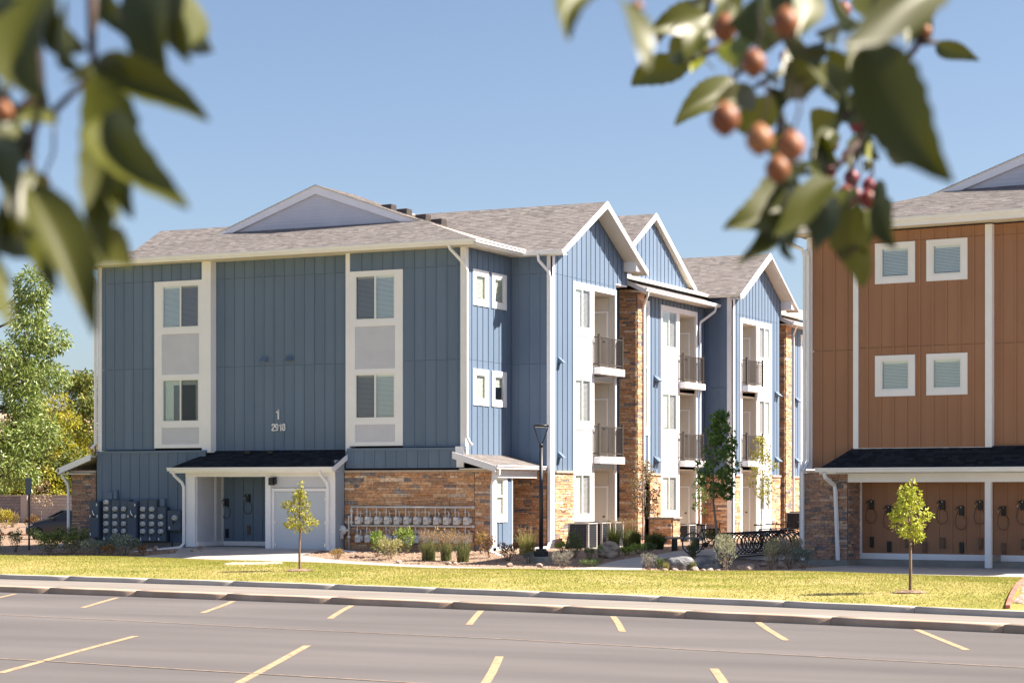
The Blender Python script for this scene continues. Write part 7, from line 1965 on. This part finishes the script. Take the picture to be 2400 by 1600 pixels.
LEAVES_RIGHT=[(30.977,-60.138,2.202,30.985,-60.179,2.171,0.0223,'h'),(31.007,-60.179,2.188,31.038,-60.208,2.147,0.0211,'l'),(30.766,-59.407,2.359,30.737,-59.465,2.333,0.0318,'g'),(30.741,-59.364,2.342,30.694,-59.342,2.339,0.0261,'g'),(30.716,-59.32,2.339,30.649,-59.308,2.321,0.0295,'d'),(30.748,-59.304,2.325,30.723,-59.361,2.277,0.0309,'g'),(30.933,-59.77,2.219,30.924,-59.819,2.198,0.0218,'g'),(30.945,-59.765,2.213,30.912,-59.736,2.194,0.0257,'d'),(30.873,-59.688,2.252,30.88,-59.73,2.253,0.0127,'l'),(30.924,-59.775,2.253,30.935,-59.814,2.228,0.0257,'y'),(30.967,-59.865,2.258,30.983,-59.902,2.216,0.0291,'d'),(31.001,-59.849,2.26,31.008,-59.889,2.226,0.022,'l'),(30.97,-59.808,2.227,30.968,-59.765,2.203,0.0269,'g'),(30.997,-59.85,2.212,31.026,-59.881,2.187,0.0147,'l'),(30.961,-59.701,2.246,30.998,-59.728,2.226,0.0266,'d'),(31.116,-60.126,2.165,31.161,-60.149,2.097,0.0365,'g'),(31.151,-60.109,2.191,31.118,-60.17,2.158,0.0249,'g'),(31.026,-59.781,2.18,31.039,-59.73,2.163,0.0267,'g'),(30.916,-59.223,2.356,30.954,-59.249,2.332,0.0177,'d'),(30.868,-59.357,2.272,30.83,-59.331,2.255,0.0292,'d'),(30.924,-59.663,2.177,30.897,-59.721,2.133,0.0373,'d'),(31.013,-59.843,2.143,30.989,-59.899,2.106,0.023,'s'),(30.912,-59.669,2.143,30.906,-59.717,2.113,0.017,'d'),(30.951,-59.762,2.127,30.967,-59.799,2.101,0.0109,'d'),(30.992,-59.797,2.135,30.994,-59.841,2.101,0.0285,'d'),(30.996,-59.74,2.142,30.981,-59.703,2.086,0.0305,'d'),(31.007,-59.734,2.144,31.027,-59.769,2.112,0.0218,'g'),(30.965,-59.588,2.179,30.986,-59.622,2.144,0.0175,'d'),(30.855,-59.252,2.248,30.855,-59.208,2.243,0.0091,'d'),(30.959,-59.646,2.288,30.957,-59.692,2.265,0.0212,'d'),(30.806,-59.498,2.355,30.801,-59.546,2.334,0.0192,'d'),(30.947,-59.541,2.215,30.954,-59.582,2.195,0.0136,'y'),(30.974,-59.751,2.161,30.976,-59.794,2.146,0.0119,'h'),(30.976,-59.527,2.294,30.997,-59.561,2.306,0.0136,'d'),(30.951,-59.762,2.159,30.975,-59.795,2.16,0.0178,'d'),(30.949,-59.763,2.253,30.988,-59.788,2.235,0.0218,'d'),(31.001,-59.737,2.253,31.005,-59.78,2.228,0.0178,'h'),(30.983,-59.635,2.31,30.989,-59.676,2.279,0.0318,'g'),(30.904,-59.673,2.252,30.928,-59.706,2.234,0.0148,'l'),(30.918,-59.555,2.264,30.939,-59.59,2.235,0.0249,'d'),(30.927,-59.551,2.248,30.956,-59.581,2.228,0.0226,'d'),(30.878,-59.464,2.233,30.903,-59.496,2.21,0.024,'g'),(30.91,-59.448,2.243,30.934,-59.481,2.217,0.0216,'g'),(30.926,-59.663,2.185,30.957,-59.692,2.167,0.017,'h'),(30.781,-59.455,2.337,30.778,-59.501,2.308,0.0272,'d'),(30.948,-59.819,2.242,30.98,-59.848,2.237,0.0191,'d'),(30.921,-59.776,2.275,30.921,-59.821,2.247,0.0218,'d'),(30.918,-59.667,2.218,30.936,-59.702,2.199,0.0127,'d'),(31.075,-59.924,2.219,31.072,-59.97,2.199,0.0203,'g'),(30.979,-59.748,2.286,31.005,-59.78,2.254,0.0277,'d'),(30.929,-59.717,2.298,30.945,-59.753,2.263,0.0246,'d'),(30.887,-59.682,2.31,30.893,-59.723,2.279,0.0233,'g'),(30.926,-59.663,2.274,30.929,-59.706,2.244,0.0191,'d'),(30.943,-59.654,2.271,30.945,-59.698,2.244,0.0233,'d'),(30.959,-59.646,2.264,30.963,-59.689,2.229,0.0233,'d'),(31.006,-59.735,2.243,31.008,-59.779,2.205,0.0237,'d'),(31.062,-59.819,2.26,31.066,-59.861,2.221,0.022,'d'),(30.906,-59.673,2.239,30.925,-59.707,2.211,0.0191,'h'),(30.923,-59.664,2.209,30.925,-59.707,2.182,0.017,'d'),(30.891,-59.457,2.243,30.891,-59.501,2.21,0.0192,'g'),(30.916,-59.445,2.23,30.917,-59.489,2.207,0.0168,'d'),(30.93,-59.661,2.17,30.929,-59.706,2.148,0.0233,'d'),(30.957,-59.648,2.167,30.962,-59.69,2.135,0.0233,'d'),(30.986,-59.689,2.145,30.998,-59.728,2.112,0.0184,'g'),(30.932,-59.659,2.158,30.937,-59.702,2.121,0.0191,'d'),(30.733,-59.423,2.35,30.741,-59.463,2.331,0.0203,'g'),(30.781,-59.455,2.325,30.784,-59.498,2.294,0.0173,'y')]
FRUIT_RIGHT=[(31.032,-60.0,2.207,0.0076,'o'),(30.95,-59.873,2.237,0.008,'o'),(30.983,-59.913,2.205,0.0075,'o'),(30.985,-59.968,2.163,0.0086,'o'),(31.019,-60.006,2.143,0.0076,'p'),(31.035,-59.999,2.139,0.0076,'p'),(30.996,-59.907,2.142,0.0075,'o'),(30.869,-59.357,2.363,0.0064,'r'),(30.88,-59.351,2.266,0.0082,'m'),(30.857,-59.363,2.225,0.0075,'r'),(30.843,-59.258,2.254,0.006,'m'),(30.846,-59.257,2.234,0.0072,'m'),(30.86,-59.25,2.227,0.0064,'m'),(30.9,-59.453,2.189,0.0085,'r'),(30.916,-59.445,2.187,0.0068,'r'),(30.831,-59.264,2.263,0.0047,'r'),(30.878,-59.352,2.204,0.0064,'r'),(30.989,-59.632,2.211,0.0042,'o'),(30.888,-59.57,2.281,0.0045,'m'),(31.01,-59.622,2.279,0.0045,'o'),(30.978,-60.082,2.204,0.0033,'o')]
TWIGS_RIGHT=[[(30.931,-59.66,2.313),(30.928,-59.662,2.283),(30.921,-59.665,2.252),(30.919,-59.666,2.234),(30.915,-59.668,2.206)],[(31.02,-59.617,2.31),(31.01,-59.622,2.282),(31.004,-59.625,2.267),(30.978,-59.637,2.23),(30.967,-59.643,2.2),(30.962,-59.645,2.177),(30.967,-59.643,2.155)],[(30.928,-59.662,2.283),(30.904,-59.673,2.264),(30.887,-59.682,2.245)],[(30.921,-59.665,2.252),(30.9,-59.675,2.239)],[(30.879,-59.686,2.268),(30.857,-59.696,2.257)],[(31.004,-59.625,2.271),(31.018,-59.618,2.271)],[(30.967,-59.643,2.2),(30.951,-59.65,2.179),(30.924,-59.663,2.177)],[(30.919,-59.666,2.234),(30.904,-59.673,2.212)],[(30.915,-59.668,2.206),(30.924,-59.663,2.206)],[(30.978,-59.637,2.23),(30.957,-59.648,2.218)],[(30.873,-59.688,2.31),(30.869,-59.69,2.291)],[(30.975,-59.639,2.206),(30.985,-59.634,2.205)]]

# ================================================================ crabapple branches close to the camera
def apple_leaf_mesh(b, t, w, tone, seed):
    rr = random.Random(seed)
    b = Vector(b); t = Vector(t); ax = t - b; L = ax.length; ax.normalize()
    to_cam = (Vector(cam.location) - b).normalized()
    hint = {'l': SUN * 0.9 + to_cam * 0.55, 'h': SUN * 0.35 + to_cam * 0.8 + Vector((0, 0, .1)), 'd': to_cam * 0.9 - SUN * 0.35, 'g': to_cam * 0.95 - SUN * .10, 'y': to_cam - SUN * .3, 's': to_cam * 0.7 + Vector((0, 0, .9))}[tone]
    hint = hint + Vector((rr.uniform(-.2, .2), rr.uniform(-.2, .2), rr.uniform(-.2, .2)))
    N = hint - ax * hint.dot(ax); N.normalize()
    S = ax.cross(N).normalized()
    # projected width shrinks when the blade turns away from the lens, so widen it to keep its real breadth plausible
    w = min(w * 1.05, L * 0.72)
    fold = {'l': .22, 'h': .72, 'd': .35, 'g': .4, 'y': .25, 's': .12}[tone]
    curl = rr.uniform(.06, .20) * (1 if tone != 's' else .3)
    bend = rr.uniform(-.13, .13)
    wav = rr.uniform(.05, .11); ph = rr.uniform(0, 6)
    nu, nv = 8, 14
    vs = []; uv = []
    for j in range(nv + 1):
        v = j / nv
        prof = (math.sin(math.pi * min(1, v * .98 + .012) ** .82) ** .85) * (1 - .16 * v)
        half = w * .5 * prof + .0004
        c = b + ax * (L * v) - N * (curl * L * (v - .15) ** 2 * 1.2) + S * (L * (bend * math.sin(math.pi * v) + .04 * math.sin(5 * v + ph)))
        for i in range(nu + 1):
            u = i / nu * 2 - 1
            serr = 1 + (.045 * (1 if (j % 2) else -1) if abs(u) == 1 and 0 < j < nv else 0)
            hgt = fold * abs(u) ** 1.3 * half + wav * w * math.sin(6 * v + ph) * abs(u)
            vs.append(c + S * (u * half * serr * math.cos(fold * .6)) + N * hgt)
            uv.append((i / nu, v))
    g = G(); k = nu + 1
    g.add(vs, [(j * k + i, j * k + i + 1, (j + 1) * k + i + 1, (j + 1) * k + i) for j in range(nv) for i in range(nu)])
    me = mesh_of('leaf', g, L_APPLE_Y if tone == 'y' else L_APPLE, True)
    lay = me.uv_layers.new(name='leaf')
    for lp in me.loops: lay.data[lp.index].uv = uv[lp.vertex_index]
    return me
def crab_branch(label, leaves, fruits, twigs, loc, group):
    t = thing('crabapple_branch', label, 'branch', loc, 0, group)
    o = Vector(loc)
    for i, (bx, by, bz, tx, ty, tz, w, tone) in enumerate(leaves):
        b = Vector((bx, by, bz)) - o; e = Vector((tx, ty, tz)) - o
        me = apple_leaf_mesh(b + o, e + o, w, tone, i * 7 + len(leaves))
        me.transform(Matrix.Translation(-o))
        lf = obj('leaf', me, None, t)
    for k, (x, y, z, r, tone) in enumerate(fruits):
        c = Vector((x, y, z)) - o
        g = G(); pr = []
        for q in range(11):
            a = math.pi * q / 10
            rr_ = r * math.sin(a) * (1 + .06 * math.cos(a)); zz = -r * 1.04 * math.cos(a) - (.16 * r * math.exp(-(math.sin(a) * 3.2) ** 2) * (-1 if a < 1.5 else 1)) * -1
            pr.append((max(rr_, .0003), zz * (1 if True else 1)))
        g.lathe(pr, tuple(c), 16)
        f = obj('fruit', g, M_FRUIT[tone], t, True)
        g = G(); g.tube([c + Vector((0, 0, r * .85)), c + Vector((.004, .003, r + .012)), c + Vector((.002, .006, r + .026))], .0008, 5); obj('fruit_stem', g, M_STEM, f)
        g = G(); g.lathe([(.0022, -r * 1.0), (.0034, -r * 1.12), (.001, -r * 1.10)], tuple(c), 6); obj('calyx', g, M_STEM, f)
    for tw in twigs:
        P = [Vector(p) - o for p in tw]
        g = G(); g.tube(P, [.0030 - .0014 * i / max(1, len(P) - 1) for i in range(len(P))], 6)
        obj('twig', g, M_STEM, t, True)
    return t
crab_branch('blurred crabapple branch with big dark leaves hanging at the upper left', LEAVES_LEFT, FRUIT_LEFT, TWIGS_LEFT, (30.78, -60.28, 2.25), 'crabapple branches near the camera')
crab_branch('blurred crabapple branch with orange and red fruit hanging at the upper right', LEAVES_RIGHT, FRUIT_RIGHT, TWIGS_RIGHT, (31.0, -59.6, 2.45), 'crabapple branches near the camera')
